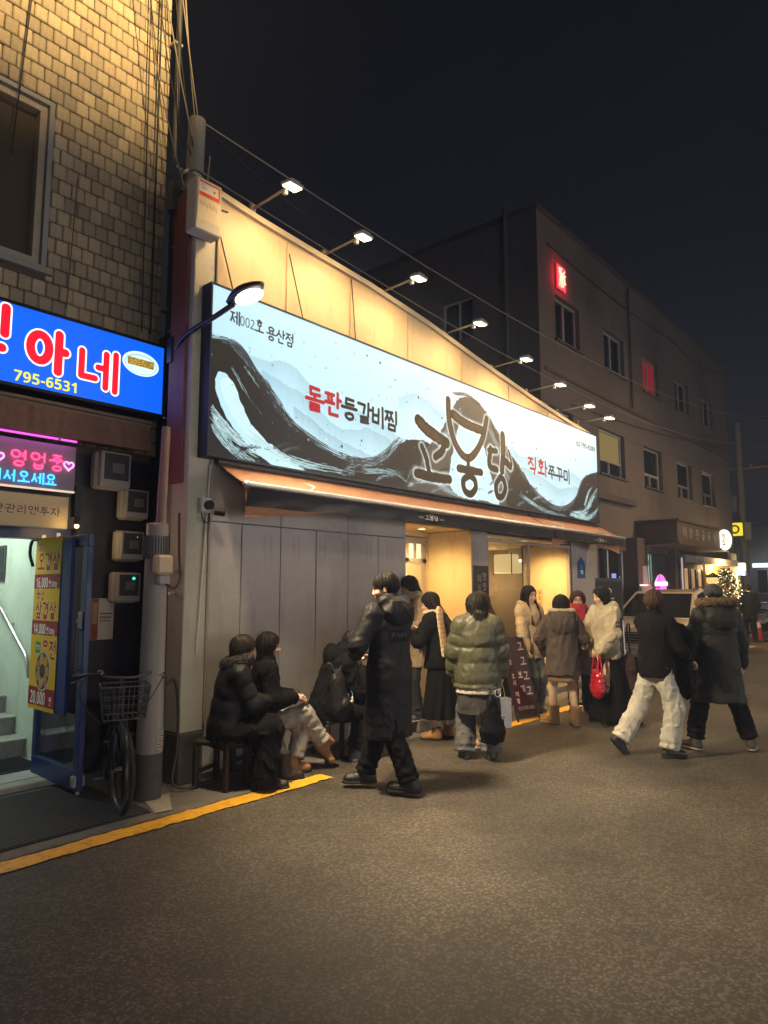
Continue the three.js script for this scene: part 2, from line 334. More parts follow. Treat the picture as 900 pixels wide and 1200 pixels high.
struct('yellow_line', ragged(-8, 4.42, -4.6, -4.43, 0.008), M.yellowPaint);
struct('yellow_line', ragged(6.9, 9.4, -4.56, -4.39, 0.008), M.yellowPaint);
struct('yellow_line', ragged(11.2, 12.75, -4.4, -4.27, 0.008), M.yellowPaint);
struct('white_line', ragged(17.6, 22.4, -5.2, -5.05, 0.008), M.whitePaint);
struct('kerb', box(22, 34, 0, 0.13, -6.1, -5.9, 0.02), M.paleConcrete);
struct('pale_slab', metres(tris(quad(V(2.86, 0.012, -4.72), V(2.99, 0.012, -4.70), V(3.2, 0.012, -5.08), V(2.98, 0.012, -5.1)))), M.paleConcrete);

// ---------------------------------------------------------------- brick building on the left
const LEFT = thing('brick_building', 'brick clad building above the blue sign, at the left edge', 'building', [0, 0, -6.2]);
{
  const BW = 0.1215, BH = 0.1455, top = 10.4;
  const win = [0.9, 2.45, 4.52, 6.16];
  mesh('wall', wallWithHoles(-5, 3.585, 2.9, top, -0.4, -0.03, [win]), M.mortar, LEFT);
  mesh('side_wall', plain(3.2, 3.585, 0, top, -8, -0.4), M.mortar, LEFT);
  mesh('roof', plain(-5, 3.62, top, top + 0.25, -8, 0.02), M.concrete, LEFT);
  mesh('ground_floor_wall', wallWithHoles(-5, 3.585, 0, 2.9, -0.4, -0.01, [[1.3, 2.86, 0, 2.2]]), M.darkTile, LEFT);
  // bricks: a few shapes and tones, shared
  const tones = [[.46, .385, .26], [.40, .335, .23], [.50, .42, .28], [.36, .305, .215], [.44, .36, .235], [.33, .285, .205]].map((q) => q.map((v) => v * 1.12)).map((c) => mat(c, 0.85, { map: resized(T.grain, 0.31), bumpMap: resized(T.grainBump, 0.3), bumpScale: 0.0015 }));
  const shapes = {};
  const shape = (w) => { const k = w.toFixed(3) + Math.floor(rnd() * 4); return shapes[k] ||= box(-w / 2, w / 2, -BH / 2 + 0.005, BH / 2 - 0.005, -0.05, rr(-0.004, 0.008), 0.009, 0.003); };
  const seen = [], rest = [];
  for (let r = 0, y = 2.98; y + BH < top; r++, y += BH) {
    let x = 3.62; const off = [0, 0.5][r % 2] * BW; let first = true;
    while (x > -4.9) {
      const w = first && off ? off : BW; first = false;
      let a = x - w, b = x; x -= w;
      if (y + BH * 0.6 > win[2] && y + BH * 0.4 < win[3]) { if (a < win[1] && b > win[1]) a = win[1]; else if (b > win[0] && b <= win[1] + 1e-6) { if (a < win[0] && b > win[0]) b = win[0]; else continue; } if (b - a < 0.03) continue; }
      (a > 1.35 && y > 4.05 && y < 8.6 ? seen : rest).push([(a + b) / 2, y + BH / 2, b - a - 0.009]);
    }
  }
  const dist = (b) => (b[0] * b[0]) + (b[1] - 1.65) ** 2 + 38;
  const inView = (b) => { const X = b[0], Y = b[1] - EYE, D = 6.2, c = Math.cos(YAW), s = Math.sin(YAW), f = X * c + D * s, q = X * s - D * c, cp = Math.cos(PITCH), sp = Math.sin(PITCH), F = f * cp + Y * sp, U = Y * cp - f * sp; return q / F * 800 > -456 && U / F * 800 < 606; };
  seen.sort((a, b) => (inView(b) - inView(a)) || dist(a) - dist(b));
  const put = ([x, y, w], i) => { const m = mesh('brick', shape(Math.round(w * 200) / 200), tones[Math.floor(Math.pow(rnd(), 1.2) * 6)], LEFT); m.position.set(x, y, rr(-0.004, 0.004)); };
  seen.slice(0, 300).forEach(put);
  const more = mesh('brick_facing', join([...seen.slice(300), ...rest.filter((b) => b[0] > -1.5)].map(([x, y, w]) => { const g = box(x - w / 2, x + w / 2, y - BH / 2 + 0.005, y + BH / 2 - 0.005, -0.05, rr(-0.004, 0.008), 0.009, 0.003); return g; })), tones[1], LEFT);
  more.userData.kind = 'stuff';
  // window: dark outer frame, pale inner frame, pane, curtain behind
  const W = new THREE.Group(); W.name = 'window'; LEFT.add(W);
  const fr = (i, d0, d1, w) => join([plain(win[0] + i, win[1] - i, win[3] - i - w, win[3] - i, d0, d1), plain(win[0] + i, win[1] - i, win[2] + i, win[2] + i + w, d0, d1), plain(win[1] - i - w, win[1] - i, win[2] + i + w, win[3] - i - w, d0, d1), plain(win[0] + i, win[0] + i + w, win[2] + i + w, win[3] - i - w, d0, d1)]);
  mesh('outer_frame', fr(0, -0.2, 0.012, 0.045), M.grey, W);
  mesh('frame', fr(0.05, -0.19, -0.03, 0.062), M.frameTan, W);
  mesh('pane', plain(win[0] + 0.113, win[1] - 0.113, win[2] + 0.113, win[3] - 0.113, -0.13, -0.124), phys([0.085, 0.07, 0.05], 0.12, {}), W);
  mesh('sill', box(win[0] - 0.05, win[1] + 0.05, win[2] - 0.035, win[2] - 0.002, -0.1, 0.05, 0.005), M.grey, W);
  // stairway behind the open door
  mesh('stairway_wall', join([plain(2.86, 2.98, 0, 2.9, -4.6, -0.4), plain(1.18, 1.3, 0, 2.9, -4.6, -0.4), plain(1.18, 2.98, 0, 2.9, -4.72, -4.6)]), M.mint, LEFT);
  mesh('stairway_ceiling', plain(1.18, 2.98, 2.9, 2.96, -4.7, -0.4), M.mint, LEFT);
  mesh('stairway_floor', plain(1.3, 2.86, -0.05, 0.06, -1.0, -0.02), M.stair, LEFT);
  for (let k = 0; k < 9; k++) { const z = -0.86 - k * 0.27; const s = mesh('step', join([plain(1.3, 2.86, k ? 0.06 + (k - 1) * 0.175 : 0, 0.06 + (k + 0.83) * 0.175, z - 0.3, z), box(1.3, 2.86, 0.06 + (k + 0.83) * 0.175 + 0.001, 0.06 + (k + 1) * 0.175, z - 0.3, z + 0.025, 0.006)]), M.stair, LEFT); }
  const rail = new THREE.Group(); rail.name = 'handrail'; LEFT.add(rail);
  mesh('rail', tube([[2.79, 0.82, -0.7], [2.79, 0.98, -0.75], [2.79, 1.15, -1.0], [2.79, 2.3, -2.8]], 0.022, 10), M.steel, rail);
  mesh('bracket', join([tube([[2.86, 1.3, -1.3], [2.79, 1.32, -1.3]], 0.01), tube([[2.86, 2.0, -2.4], [2.79, 2.02, -2.4]], 0.01)]), M.steel, rail);
  mesh('door_frame', join([plain(2.72, 2.86, 0.06, 2.2, -0.28, -0.12), plain(1.3, 2.72, 2.1, 2.2, -0.28, -0.12)]), M.blueFrame, LEFT);
  mesh('threshold', box(1.2, 2.9, 0, 0.055, -0.28, 0.14, 0.008), M.paleConcrete, LEFT);
  const panes = mesh('notice_frame', box(2.84, 2.857, 1.74, 2.12, -1.9, -1.6, 0.004), M.darkGrey, LEFT); mesh('notice', plain(2.836, 2.839, 1.77, 2.09, -1.87, -1.63), M.screen, panes);
}
// the glass door stands open at right angles to the wall
{
  const D = thing('glass_door', 'open blue framed glass door standing beside the stairway', 'door', [2.68, 0.05, -6.42]);
  const H = 2.06, W = 0.88; // leaf runs along +z
  mesh('frame', join([box(-0.025, 0.025, 0, 0.16, 0, W, 0.004), box(-0.025, 0.025, H - 0.1, H, 0, W, 0.004), box(-0.025, 0.025, 0.161, H - 0.101, 0, 0.07, 0.004), box(-0.025, 0.025, 0.161, H - 0.101, W - 0.09, W, 0.004)]), M.blueFrame, D);
  mesh('pane', plain(-0.005, 0.003, 0.15, H - 0.09, 0.06, W - 0.08), M.glass, D);
  mesh('handle', join([tube([[-0.06, 0.92, W - 0.05], [-0.06, 1.3, W - 0.05]], 0.012, 8), tube([[-0.02, 0.95, W - 0.05], [-0.06, 0.95, W - 0.05]], 0.008), tube([[-0.02, 1.27, W - 0.05], [-0.06, 1.27, W - 0.05]], 0.008)]), M.darkGrey, D);
  mesh('door_stop', join([box(-0.05, 0.05, 0.03, 0.12, W - 0.07, W - 0.01, 0.008), cyl([0, -0.05, W - 0.04], [0, 0.05, W - 0.04], 0.018)]), M.grey, D);
  mesh('lock', join([box(-0.045, -0.026, 1.28, 1.42, W - 0.085, W - 0.035, 0.004), box(-0.05, -0.026, 1.33, 1.36, W - 0.1, W - 0.08, 0.003)]), M.meter, D);
}
{
  const P = thing('menu_banner', 'tall yellow and red menu banner on a blue board hanging on the door', 'banner', [2.645, 0, -6.2]);
  mesh('board', box(-0.03, 0.0, 0.62, 2.09, -0.26, 0.46, 0.006), M.navy, P);
  const art = canvas(360, 900, (c, w, h) => {
    c.fillStyle = '#f3c400'; c.fillRect(0, 0, w, h);
    c.fillStyle = '#a8112c'; c.fillRect(0, 196, w, 76); c.fillRect(0, 440, w, 76); c.fillRect(0, 786, w, 94);
    const t = (s, x, y, z, o) => letters(c, s, x, y, z, { color: '#c2153f', edge: '#ffe9b0', edgeWidth: 3, width: z * 0.15, ...o });
    t('생', 30, 22, 50, { width: 7 }); t('오겹살', 36, 80, 96); t('숙성', 40, 280, 56, { width: 8 }); t('삼겹살', 36, 340, 92); t('육전', 156, 540, 96);
    const p = (s, x, y, z) => letters(c, s, x, y, z, { color: '#fff', width: z * 0.12, squeeze: 0.74 });
    p('16,000', 24, 198, 74); p('원/200g', 206, 226, 40); p('14,000', 24, 442, 74); p('원/200g', 206, 470, 40); p('20,000', 30, 788, 90); p('원', 288, 822, 46);
    c.fillStyle = '#3f8a6a'; c.fillRect(70, 552, 66, 58); letters(c, '한정', 76, 568, 26, { color: '#fff', width: 3 });
    c.fillStyle = '#c9c4c0'; c.beginPath(); c.arc(w / 2, 700, 104, 0, 7); c.fill(); c.fillStyle = '#5a4038'; c.beginPath(); c.arc(w / 2, 700, 94, 0, 7); c.fill();
    for (let k = 0; k < 7; k++) { const a = k / 7 * 6.283; c.save(); c.translate(w / 2 + 56 * Math.cos(a), 700 + 56 * Math.sin(a)); c.rotate(a); c.fillStyle = ['#d79a4e', '#c5813c', '#e0ab62'][k % 3]; c.beginPath(); c.ellipse(0, 0, 36, 27, 0, 0, 7); c.fill(); for (let q = 0; q < 16; q++) { c.fillStyle = q % 2 ? '#efc98a' : '#a5622c'; c.beginPath(); c.arc(rr(-26, 26), rr(-18, 18), rr(2, 5), 0, 7); c.fill(); } c.restore(); }
    c.fillStyle = '#23302c'; c.beginPath(); c.arc(w / 2, 700, 36, 0, 7); c.fill(); c.fillStyle = '#33564a'; c.beginPath(); c.arc(w / 2 - 6, 694, 18, 0, 7); c.fill();
  });
  mesh('banner', sheet([-0.036, 0.62, -0.24], [-0.036, 0.62, 0.28], [-0.036, 2.11, 0.28], [-0.036, 2.11, -0.24]), mat([0.85, 0.85, 0.85], 0.55, { map: art, side: THREE.DoubleSide }), P);
  mesh('clip', join([box(-0.045, -0.01, 2.1, 2.14, -0.13, -0.11, 0.003), box(-0.045, -0.01, 2.1, 2.14, 0.16, 0.18, 0.003)]), M.steel, P);
  mesh('black_strap', tube([[-0.03, 2.1, -0.2], [-0.05, 2.09, -0.3], [-0.05, 1.98, -0.34], [-0.03, 1.86, -0.31]], 0.014), M.black, P);
}
{ // signs over the left door
  const S = thing('shop_sign', 'backlit blue shop sign with red lettering and a dish picture', 'sign', [0, 0, -5.85]);
  const x0 = 1.0, x1 = 3.46, y0 = 3.33, y1 = 3.99;
  const art = canvas(1476, 396, (c, w, h) => {
    const k = 600, X = (x) => (x - x0) * k, Y = (y) => (y1 - y) * k;
    c.fillStyle = '#0a5be6'; c.fillRect(0, 0, w, h);
    const o = { color: '#e3122c', edge: '#fff', edgeWidth: 9, width: 43 };
    letters(c, '옥', X(1.3), Y(3.95), 230, o); letters(c, '진', X(1.72), Y(3.95), 225, o); letters(c, '아', X(2.195), Y(3.845), 205, o); letters(c, '네', X(2.63), Y(3.80), 215, { ...o, width: 34 });
    letters(c, '795-6531', X(2.11), Y(3.475), 76, { color: '#e8e23a', width: 10 });
    c.fillStyle = '#dfeeea'; c.beginPath(); c.ellipse(X(3.225), Y(3.775), 112, 70, 0, 0, 7); c.fill(); c.fillStyle = '#8fd0cf'; c.beginPath(); c.ellipse(X(3.225), Y(3.77), 100, 59, 0, 0, 7); c.fill(); c.fillStyle = '#cfe9e4'; c.beginPath(); c.ellipse(X(3.225), Y(3.765), 92, 52, 0, 0, 7); c.fill();
    c.fillStyle = '#8a6a20'; c.fillRect(X(3.225) - 80, Y(3.775) - 28, 160, 44); for (let q = 0; q < 420; q++) { c.fillStyle = ['#b8913a', '#6e4f14', '#d0ad55', '#94742a'][q % 4]; c.fillRect(X(3.225) - 80 + rnd() * 156, Y(3.775) - 28 + rnd() * 40, rr(3, 8), rr(2, 5)); }
  });
  const m = mesh('lit_face', sheet([x0, y0, 0], [x1, y0, 0], [x1, y1, 0], [x0, y1, 0]), mat([0.3, 0.3, 0.3], 0.4, { map: art, emissive: new THREE.Color(1, 1, 1), emissiveMap: art, emissiveIntensity: 1.1 }), S);
  mesh('casing', join([plain(x0 - 0.02, x1 + 0.02, y0 - 0.03, y1 + 0.03, -0.32, -0.006), plain(x1 + 0.001, x1 + 0.022, y0 - 0.03, y1 + 0.03, -0.005, 0.012), plain(x0, x1, y1 + 0.001, y1 + 0.028, -0.005, 0.012), plain(x0, x1, y0 - 0.03, y0 - 0.001, -0.005, 0.012)]), M.blackMetal, S);
  const l = new THREE.RectAreaLight(new THREE.Color().setRGB(0.12, 0.3, 1), 0.9, 2.4, 0.62); l.position.set((x0 + x1) / 2, (y0 + y1) / 2, -5.82); l.lookAt((x0 + x1) / 2, (y0 + y1) / 2, 5); scene.add(l);
}
{
  const A = thing('rolled_awning', 'rolled brown awning cassette under the blue sign', 'awning', [0, 0, -6.19]);
  const prof = [[0, 3.28], [0.2, 3.27], [0.3, 3.24], [0.34, 3.2]];
  const g = []; for (let i = 0; i + 1 < prof.length; i++) g.push(...quad(V(0.8, prof[i + 1][1], prof[i + 1][0]), V(3.36, prof[i + 1][1], prof[i + 1][0]), V(3.36, prof[i][1], prof[i][0]), V(0.8, prof[i][1], prof[i][0])));
  mesh('top_cover', join([metres(tris(g)), plain(0.8, 3.36, 3.18, 3.205, 0.02, 0.345), tube([[0.8, 3.23, 0.33], [3.36, 3.23, 0.33]], 0.02, 8)]), mat([0.2, 0.14, 0.11], 0.6, { map: T.grain }), A);
  const fl = []; for (let i = 0; i < 50; i++) { const x = (k) => 0.82 + k * 0.0504, z = (k) => 0.35 + 0.012 * n3(k * 0.35, 0, 2), y = (k) => 2.955 + 0.006 * n3(k * 0.4, 3, 2); fl.push(...quad(V(x(i), y(i), z(i) + 0.02), V(x(i + 1), y(i + 1), z(i + 1) + 0.02), V(x(i + 1), 3.18, z(i + 1)), V(x(i), 3.18, z(i)))); }
  mesh('valance', join([metres(tris(fl)), plain(0.82, 3.34, 2.945, 2.957, 0.33, 0.38)]), mat([0.2, 0.11, 0.085], 0.8, { map: resized(T.cloth, 0.5), side: THREE.DoubleSide }), A);
}
{
  const N = thing('neon_sign', 'pink and blue neon sign with Korean lettering and hearts above the door', 'sign', [0, 0, -5.9]);
  mesh('backing', box(1.3, 2.68, 2.5, 2.89, -0.03, 0, 0.004), mat([0.26, 0.2, 0.26], 0.35), N);
  const pink = glow([1, 0.03, 0.14], 2.6), blue = glow([0.02, 0.42, 1], 2.2), white = glow([1, 0.3, 0.75], 2);
  const put = (s, x, y, size, m, r) => { for (const ch of s) { const g = syllable(ch).map((p) => tube(p.map(([u, v]) => [x + u * size, y + (1 - v) * size, 0.022]), r, 6, false, p.length * 3)); if (g.length) mesh('neon_letter', join(g), m, N); x += size * 1.09; } };
  put('영업중', 2.13, 2.655, 0.142, pink, 0.008); put('어서오세요', 1.98, 2.525, 0.1, blue, 0.007);
  for (const hx of [2.045, 2.61]) mesh('neon_heart', tube(Array.from({ length: 20 }, (_, i) => { const t = i / 20 * 2 * Math.PI; return [hx + 0.0026 * 16 * Math.sin(t) ** 3, 2.715 + 0.0026 * (13 * Math.cos(t) - 5 * Math.cos(2 * t) - 2 * Math.cos(3 * t) - Math.cos(4 * t)), 0.022]; }), 0.007, 6, true, 50), white, N);
  mesh('edge_strip', plain(1.3, 2.68, 2.485, 2.499, -0.03, 0.006), glow([1, 0.75, 0.55], 0.7), N);
  const a = new THREE.RectAreaLight(new THREE.Color().setRGB(1, 0.05, 0.25), 3, 0.6, 0.18); a.position.set(2.35, 2.73, -5.865); a.lookAt(2.35, 2.73, 5); scene.add(a);
  const b = new THREE.RectAreaLight(new THREE.Color().setRGB(0.05, 0.4, 1), 2, 0.6, 0.12); b.position.set(2.2, 2.57, -5.865); b.lookAt(2.2, 2.57, 5); scene.add(b);
  const tubeT = thing('neon_tube', 'magenta tube lamp under the rolled awning', 'lamp', [0, 0, -5.86]);
  mesh('tube_lamp', tube([[1.4, 2.93, 0], [2.66, 2.93, 0]], 0.01, 8), glow([1, 0.1, 0.9], 0.9), tubeT); mesh('clip', join([plain(1.6, 1.62, 2.92, 2.95, -0.3, 0.01), plain(2.5, 2.52, 2.92, 2.95, -0.3, 0.01)]), M.grey, tubeT);
  const pl = new THREE.RectAreaLight(new THREE.Color().setRGB(1, 0.12, 0.9), 6, 1.2, 0.02); pl.position.set(2.03, 2.915, -5.86); pl.lookAt(2.03, 0, -5.86); scene.add(pl);
}
{
  const B = thing('office_board', 'pale board with black Korean lettering below the neon sign', 'sign', [0, 0, -5.95]);
  const art = canvas(1024, 230, (c, w, h) => { c.fillStyle = '#c9b48e'; c.fillRect(0, 0, w, h); letters(c, '한일자산관리앤투자', 330, 80, 66, { color: '#2a2622', width: 6, step: 72, font: '' }); });
  mesh('board', box(1.35, 2.66, 2.17, 2.45, -0.04, -0.002, 0.003), M.frameTan, B);
  mesh('lettering_panel', sheet([1.36, 2.18, 0.002], [2.655, 2.18, 0.002], [2.655, 2.44, 0.002], [1.36, 2.44, 0.002]), mat([0.9, 0.9, 0.9], 0.5, { map: art }), B);
  mesh('bulb', ball(2.72, 2.2, 0.04, 0.02), glow([1, 0.72, 0.3], 3), B); mesh('bulb_holder', join([cyl([2.72, 2.215, 0.04], [2.72, 2.28, 0.04], 0.02), plain(2.69, 2.75, 2.28, 2.55, -0.03, 0.05)]), M.black, B);
  const p = shadows(new THREE.PointLight(new THREE.Color().setRGB(1, 0.65, 0.25), 0.35)); p.position.set(2.72, 2.2, -5.91); p.shadow.radius = 1; scene.add(p);
}
{ // doormat of rubber rods and the mat inside
  const mat1 = thing('entrance_mat', 'dark ribbed rubber mat on the ground before the open door', 'mat');
  mesh('base', plain(0.4, 2.86, 0.006, 0.012, -5.95, -4.78), M.rubber, mat1);
  const rods = []; for (let z = -5.94; z < -4.79; z += 0.036) rods.push(plain(0.4, 2.86, 0.012, 0.022, z, z + 0.02)); for (let x = 0.42; x < 2.86; x += 0.06) rods.push(plain(x, x + 0.008, 0.012, 0.019, -5.94, -4.79));
  const r = mesh('rib', join(rods), mat([0.03, 0.028, 0.03], 0.6), mat1); r.userData.kind = 'stuff';
  const mat2 = thing('inner_mat', 'navy mat on the floor inside the stairway', 'mat');
  mesh('base', plain(1.5, 2.8, 0.062, 0.07, -7.02, -6.5), mat([0.02, 0.035, 0.09], 0.9, { map: resized(T.weave, 0.2) }), mat2);
  const q = []; for (let z = -7.0; z < -6.52; z += 0.04) q.push(plain(1.5, 2.8, 0.07, 0.076, z, z + 0.018)); mesh('rib', join(q), M.rubber, mat2).userData.kind = 'stuff';
  const L = thing('ceiling_lamp', 'fluorescent ceiling lamp in the stairway', 'lamp', [2.1, 2.86, -7.6]);
  mesh('housing', box(-0.08, 0.08, 0, 0.04, -0.55, 0.55), M.meter, L); mesh('tube_lamp', tube([[0, -0.02, -0.5], [0, -0.02, 0.5]], 0.018, 8), glow([0.9, 1, 0.9], 4), L);
  const a = new THREE.RectAreaLight(new THREE.Color().setRGB(0.9, 1, 0.9), 34, 0.3, 1.0); a.position.set(2.1, 2.82, -7.6); a.lookAt(2.1, 0, -7.6); scene.add(a);
}
// ---------------------------------------------------------------- the lit restaurant
const ZF = -5.24, REST = thing('restaurant_building', 'single storey restaurant with grey panels below and a cream sloping wall above', 'building');
const TOP = [[3.37, 5.44], [4.07, 5.36], [4.77, 5.31], [5.73, 5.25], [6.89, 5.12], [8.1, 4.93], [9.59, 4.72], [10.93, 4.56], [12.0, 4.46]];
const topAt = (x) => { for (let i = 0; i + 1 < TOP.length; i++) if (x <= TOP[i + 1][0]) { const [a, b] = [TOP[i], TOP[i + 1]]; return a[1] + (b[1] - a[1]) * (x - a[0]) / (b[0] - a[0]); } return 4.46; };
{
  const B = REST, gap = 0.004;
  // backing wall with openings, hidden behind the panels
  mesh('wall', wallWithHoles(3.4, 11.98, 0, 4.42, ZF - 0.22, ZF - 0.022, [[6.43, 7.882, 0, 2.473], [8.275, 10.922, 0, 2.445]]), M.darkGrey, B);
  // lower grey panels
  const J = [3.61, 3.985, 4.465, 4.95, 5.43, 5.935, 6.445];
  for (let i = 0; i + 1 < J.length; i++) mesh('wall_panel', box(J[i] + gap, J[i + 1] - gap, 0.06, 2.265, ZF - 0.02, ZF + rr(-0.001, 0.002), 0.004), M.greyPanel, B);
  for (const [a, b] of [[3.61, 4.465], [4.465, 5.43], [5.43, 6.445]]) mesh('wall_panel', box(a + gap, b - gap, 2.275, 2.93, ZF - 0.02, ZF + rr(-0.001, 0.002), 0.004), M.greyPanel, B);
  for (const [a, b] of [[6.455, 7.87], [7.88, 8.27], [8.28, 10.9], [10.91, 11.97]]) mesh('wall_panel', box(a, b, 2.475, 2.93, ZF - 0.02, ZF + 0.001, 0.004), M.greyPanel, B);
  mesh('pillar', box(7.88, 8.27, 0.06, 2.465, ZF - 0.4, ZF + 0.004, 0.006), M.greyPanel, B);
  mesh('pillar', box(10.93, 11.97, 0.02, 2.465, ZF - 0.02, ZF + 0.002, 0.006), M.greyPanel, B);
  mesh('corner_pilaster', box(3.37, 3.6, 0.43, 5.4, ZF - 0.24, ZF + 0.012, 0.008), M.whiteTrim, B);
  mesh('corner_plinth', box(3.365, 3.605, 0, 0.425, ZF - 0.24, ZF + 0.02, 0.008), M.plinth, B);
  mesh('side_panel', box(3.345, 3.366, 2.6, 5.38, ZF - 0.32, ZF - 0.06, 0.003), M.redPanel, B);
  mesh('conduit', tube([[3.607, 0.5, ZF + 0.02], [3.607, 5.3, ZF + 0.02]], 0.014, 8), M.cablePale, B);
  // upper cream panels with sloping tops
  const JU = [3.61, 4.49, 5.45, 6.5, 7.7, 8.95, 10.2, 11.2, 11.97];
  for (let i = 0; i + 1 < JU.length; i++) {
    const a = JU[i] + 0.005, b = JU[i + 1] - 0.005, P = [[a, 4.3], [b, 4.3], [b, topAt(b) - 0.03]];
    for (const t of TOP.slice().reverse()) if (t[0] < b && t[0] > a) P.push([t[0], t[1] - 0.03]);
    P.push([a, topAt(a) - 0.03]);
    const s = new THREE.Shape(P.map(([x, y]) => new THREE.Vector2(x, y))), g = new THREE.ExtrudeGeometry(s, { depth: 0.03, bevelEnabled: true, bevelSize: 0.004, bevelThickness: 0.004, bevelSegments: 1 }); g.translate(0, 0, ZF - 0.03);
    mesh('upper_panel', metres(g), M.creamPanel, B);
    if (i) mesh('panel_joint', box(JU[i] - 0.02, JU[i] + 0.02, 4.3, topAt(JU[i]) - 0.05, ZF + 0.0045, ZF + 0.02, 0.006), M.creamPanel, B);
  }
  const strip = []; for (let i = 0; i + 1 < TOP.length; i++) { const [a, b] = [TOP[i], TOP[i + 1]]; const q = (p, dy, z) => V(p[0], p[1] + dy, z); strip.push(...quad(q(a, 0.03, ZF + 0.045), q(b, 0.03, ZF + 0.045), q(b, 0.03, ZF - 0.3), q(a, 0.03, ZF - 0.3)), ...quad(q(a, -0.03, ZF + 0.045), q(b, -0.03, ZF + 0.045), q(b, 0.03, ZF + 0.045), q(a, 0.03, ZF + 0.045)), ...quad(q(a, -0.03, ZF - 0.3), q(b, -0.03, ZF - 0.3), q(b, -0.03, ZF + 0.045), q(a, -0.03, ZF + 0.045))); }
  mesh('coping', metres(tris(strip)), mat([0.62, 0.54, 0.4], 0.5, { side: THREE.DoubleSide }), B);
  mesh('rear_wall', join([plain(3.75, 3.9, 0, 4.2, -13, ZF - 0.5), plain(11.98, 12.1, 0, 4.42, -13, ZF - 0.022), plain(3.75, 12.1, 0, 4.2, -13.1, -13)]), M.darkGrey, B);
  mesh('roof', plain(3.7, 12.1, 4.2, 4.29, -13.1, ZF - 0.23), M.darkGrey, B);
  // entrance recess
  mesh('recess_wall', join([plain(7.87, 7.879, 0.1, 2.46, ZF - 0.74, ZF - 0.005), plain(6.43, 6.449, 0.1, 2.46, ZF - 0.74, ZF - 0.023), wallWithHoles(6.43, 7.88, 0.1, 2.5, ZF - 0.82, ZF - 0.741, [[7.28, 7.84, 0.1, 2.4]])]), M.creamWall, B);
  mesh('recess_ceiling', plain(6.45, 7.87, 2.465, 2.47, ZF - 0.74, ZF - 0.03), M.creamWall, B);
  mesh('step', box(6.4, 7.9, 0, 0.13, ZF - 0.8, ZF + 0.22, 0.015), M.concrete, B);
  const D = new THREE.Group(); D.name = 'entrance_door'; B.add(D);
  mesh('frame', join([plain(7.29, 7.83, 2.3, 2.39, ZF - 0.8, ZF - 0.75), plain(7.29, 7.83, 2.03, 2.09, ZF - 0.8, ZF - 0.75), plain(7.29, 7.43, 0.14, 2.3, ZF - 0.8, ZF - 0.75), plain(7.74, 7.83, 0.14, 2.3, ZF - 0.8, ZF - 0.75), plain(7.57, 7.6, 2.09, 2.3, ZF - 0.8, ZF - 0.75), plain(7.43, 7.74, 0.14, 0.3, ZF - 0.8, ZF - 0.75)]), M.frameTan, D);
  mesh('lit_window_pane', join([plain(7.43, 7.57, 2.09, 2.3, ZF - 0.785, ZF - 0.78), plain(7.6, 7.74, 2.09, 2.3, ZF - 0.785, ZF - 0.78)]), glow([1, 0.86, 0.5], 0.85), D);
  mesh('door_panel', plain(7.43, 7.74, 0.3, 2.03, ZF - 0.79, ZF - 0.77), mat([0.5, 0.42, 0.26], 0.5), D);
  // glass bay: front pane, open entrance, inner room
  mesh('bay_wall', join([plain(10.9, 10.918, 0.1, 2.41, ZF - 0.92, ZF - 0.024)]), M.creamWall, B);
  mesh('bay_ceiling', plain(8.28, 10.9, 2.425, 2.44, -10, ZF - 0.03), M.creamWall, B);
  mesh('bay_floor', box(8.2, 11.9, -0.01, 0.1, -10, ZF + 0.03, 0.01), M.concrete, B);
  mesh('inner_wall', join([plain(8.1, 8.2, 0.1, 2.44, -10, ZF - 0.42), plain(8.1, 11.95, 0.1, 2.44, -10.1, -10), plain(11.86, 11.95, 0.1, 2.44, -10, -6.2), plain(10.92, 11.95, 0.1, 2.44, -6.2, -6.16)]), mat([0.24, 0.19, 0.13], 0.7, { map: resized(T.dirt, 2.7) }), B);
  mesh('inner_ceiling', plain(10.9, 11.95, 2.441, 2.5, -10, -6.16), M.creamWall, B);
  const Wn = new THREE.Group(); Wn.name = 'shop_window'; B.add(Wn);
  mesh('pane', plain(8.32, 9.46, 0.16, 2.34, ZF - 0.045, ZF - 0.039), M.glass, Wn);
  mesh('frame', join([plain(8.281, 8.32, 0.12, 2.34, ZF - 0.07, ZF - 0.01), plain(9.46, 9.5, 0.12, 2.34, ZF - 0.07, ZF - 0.01), plain(8.281, 10.9, 2.34, 2.39, ZF - 0.07, ZF - 0.01), plain(8.32, 9.46, 0.1, 0.16, ZF - 0.07, ZF - 0.01), plain(10.86, 10.899, 0.12, 2.34, ZF - 0.07, ZF - 0.01)]), M.frameTan, Wn);
  for (const [x, z] of [[8.75, ZF - 0.3], [9.75, ZF - 0.25], [10.4, ZF - 0.3], [7.2, ZF - 0.34]]) {
    const y = x < 8 ? 2.462 : 2.422;
    const L = thing('downlight', x < 8 ? 'small round ceiling downlight in the entrance recess' : `small round downlight in the bay's ceiling, ${x < 9 ? 'behind the window pane' : x < 10 ? 'in the middle' : 'nearest the yellow wall'}`, 'lamp', [x, y, z], 0, x < 8 ? undefined : 'downlights of the glass bay');
    mesh('trim', lathe([[0.05, 0], [0.062, -0.004], [0.062, -0.012], [0.05, -0.012]], 20), M.winFrame, L); mesh('lamp_lens', cyl([0, -0.004, 0], [0, -0.01, 0], 0.048, 0.048, 18), glow([1, 0.85, 0.55], 4), L);
    spot(FLOOD, x < 8 ? 13 : 11, [x, y - 0.02, z], [x + 0.12, 0, z], 1.4, 1, 5);
  }
  const P = thing('paper_lantern', 'square paper lantern glowing inside the restaurant', 'lamp', [11.5, 2.13, -6.83]);
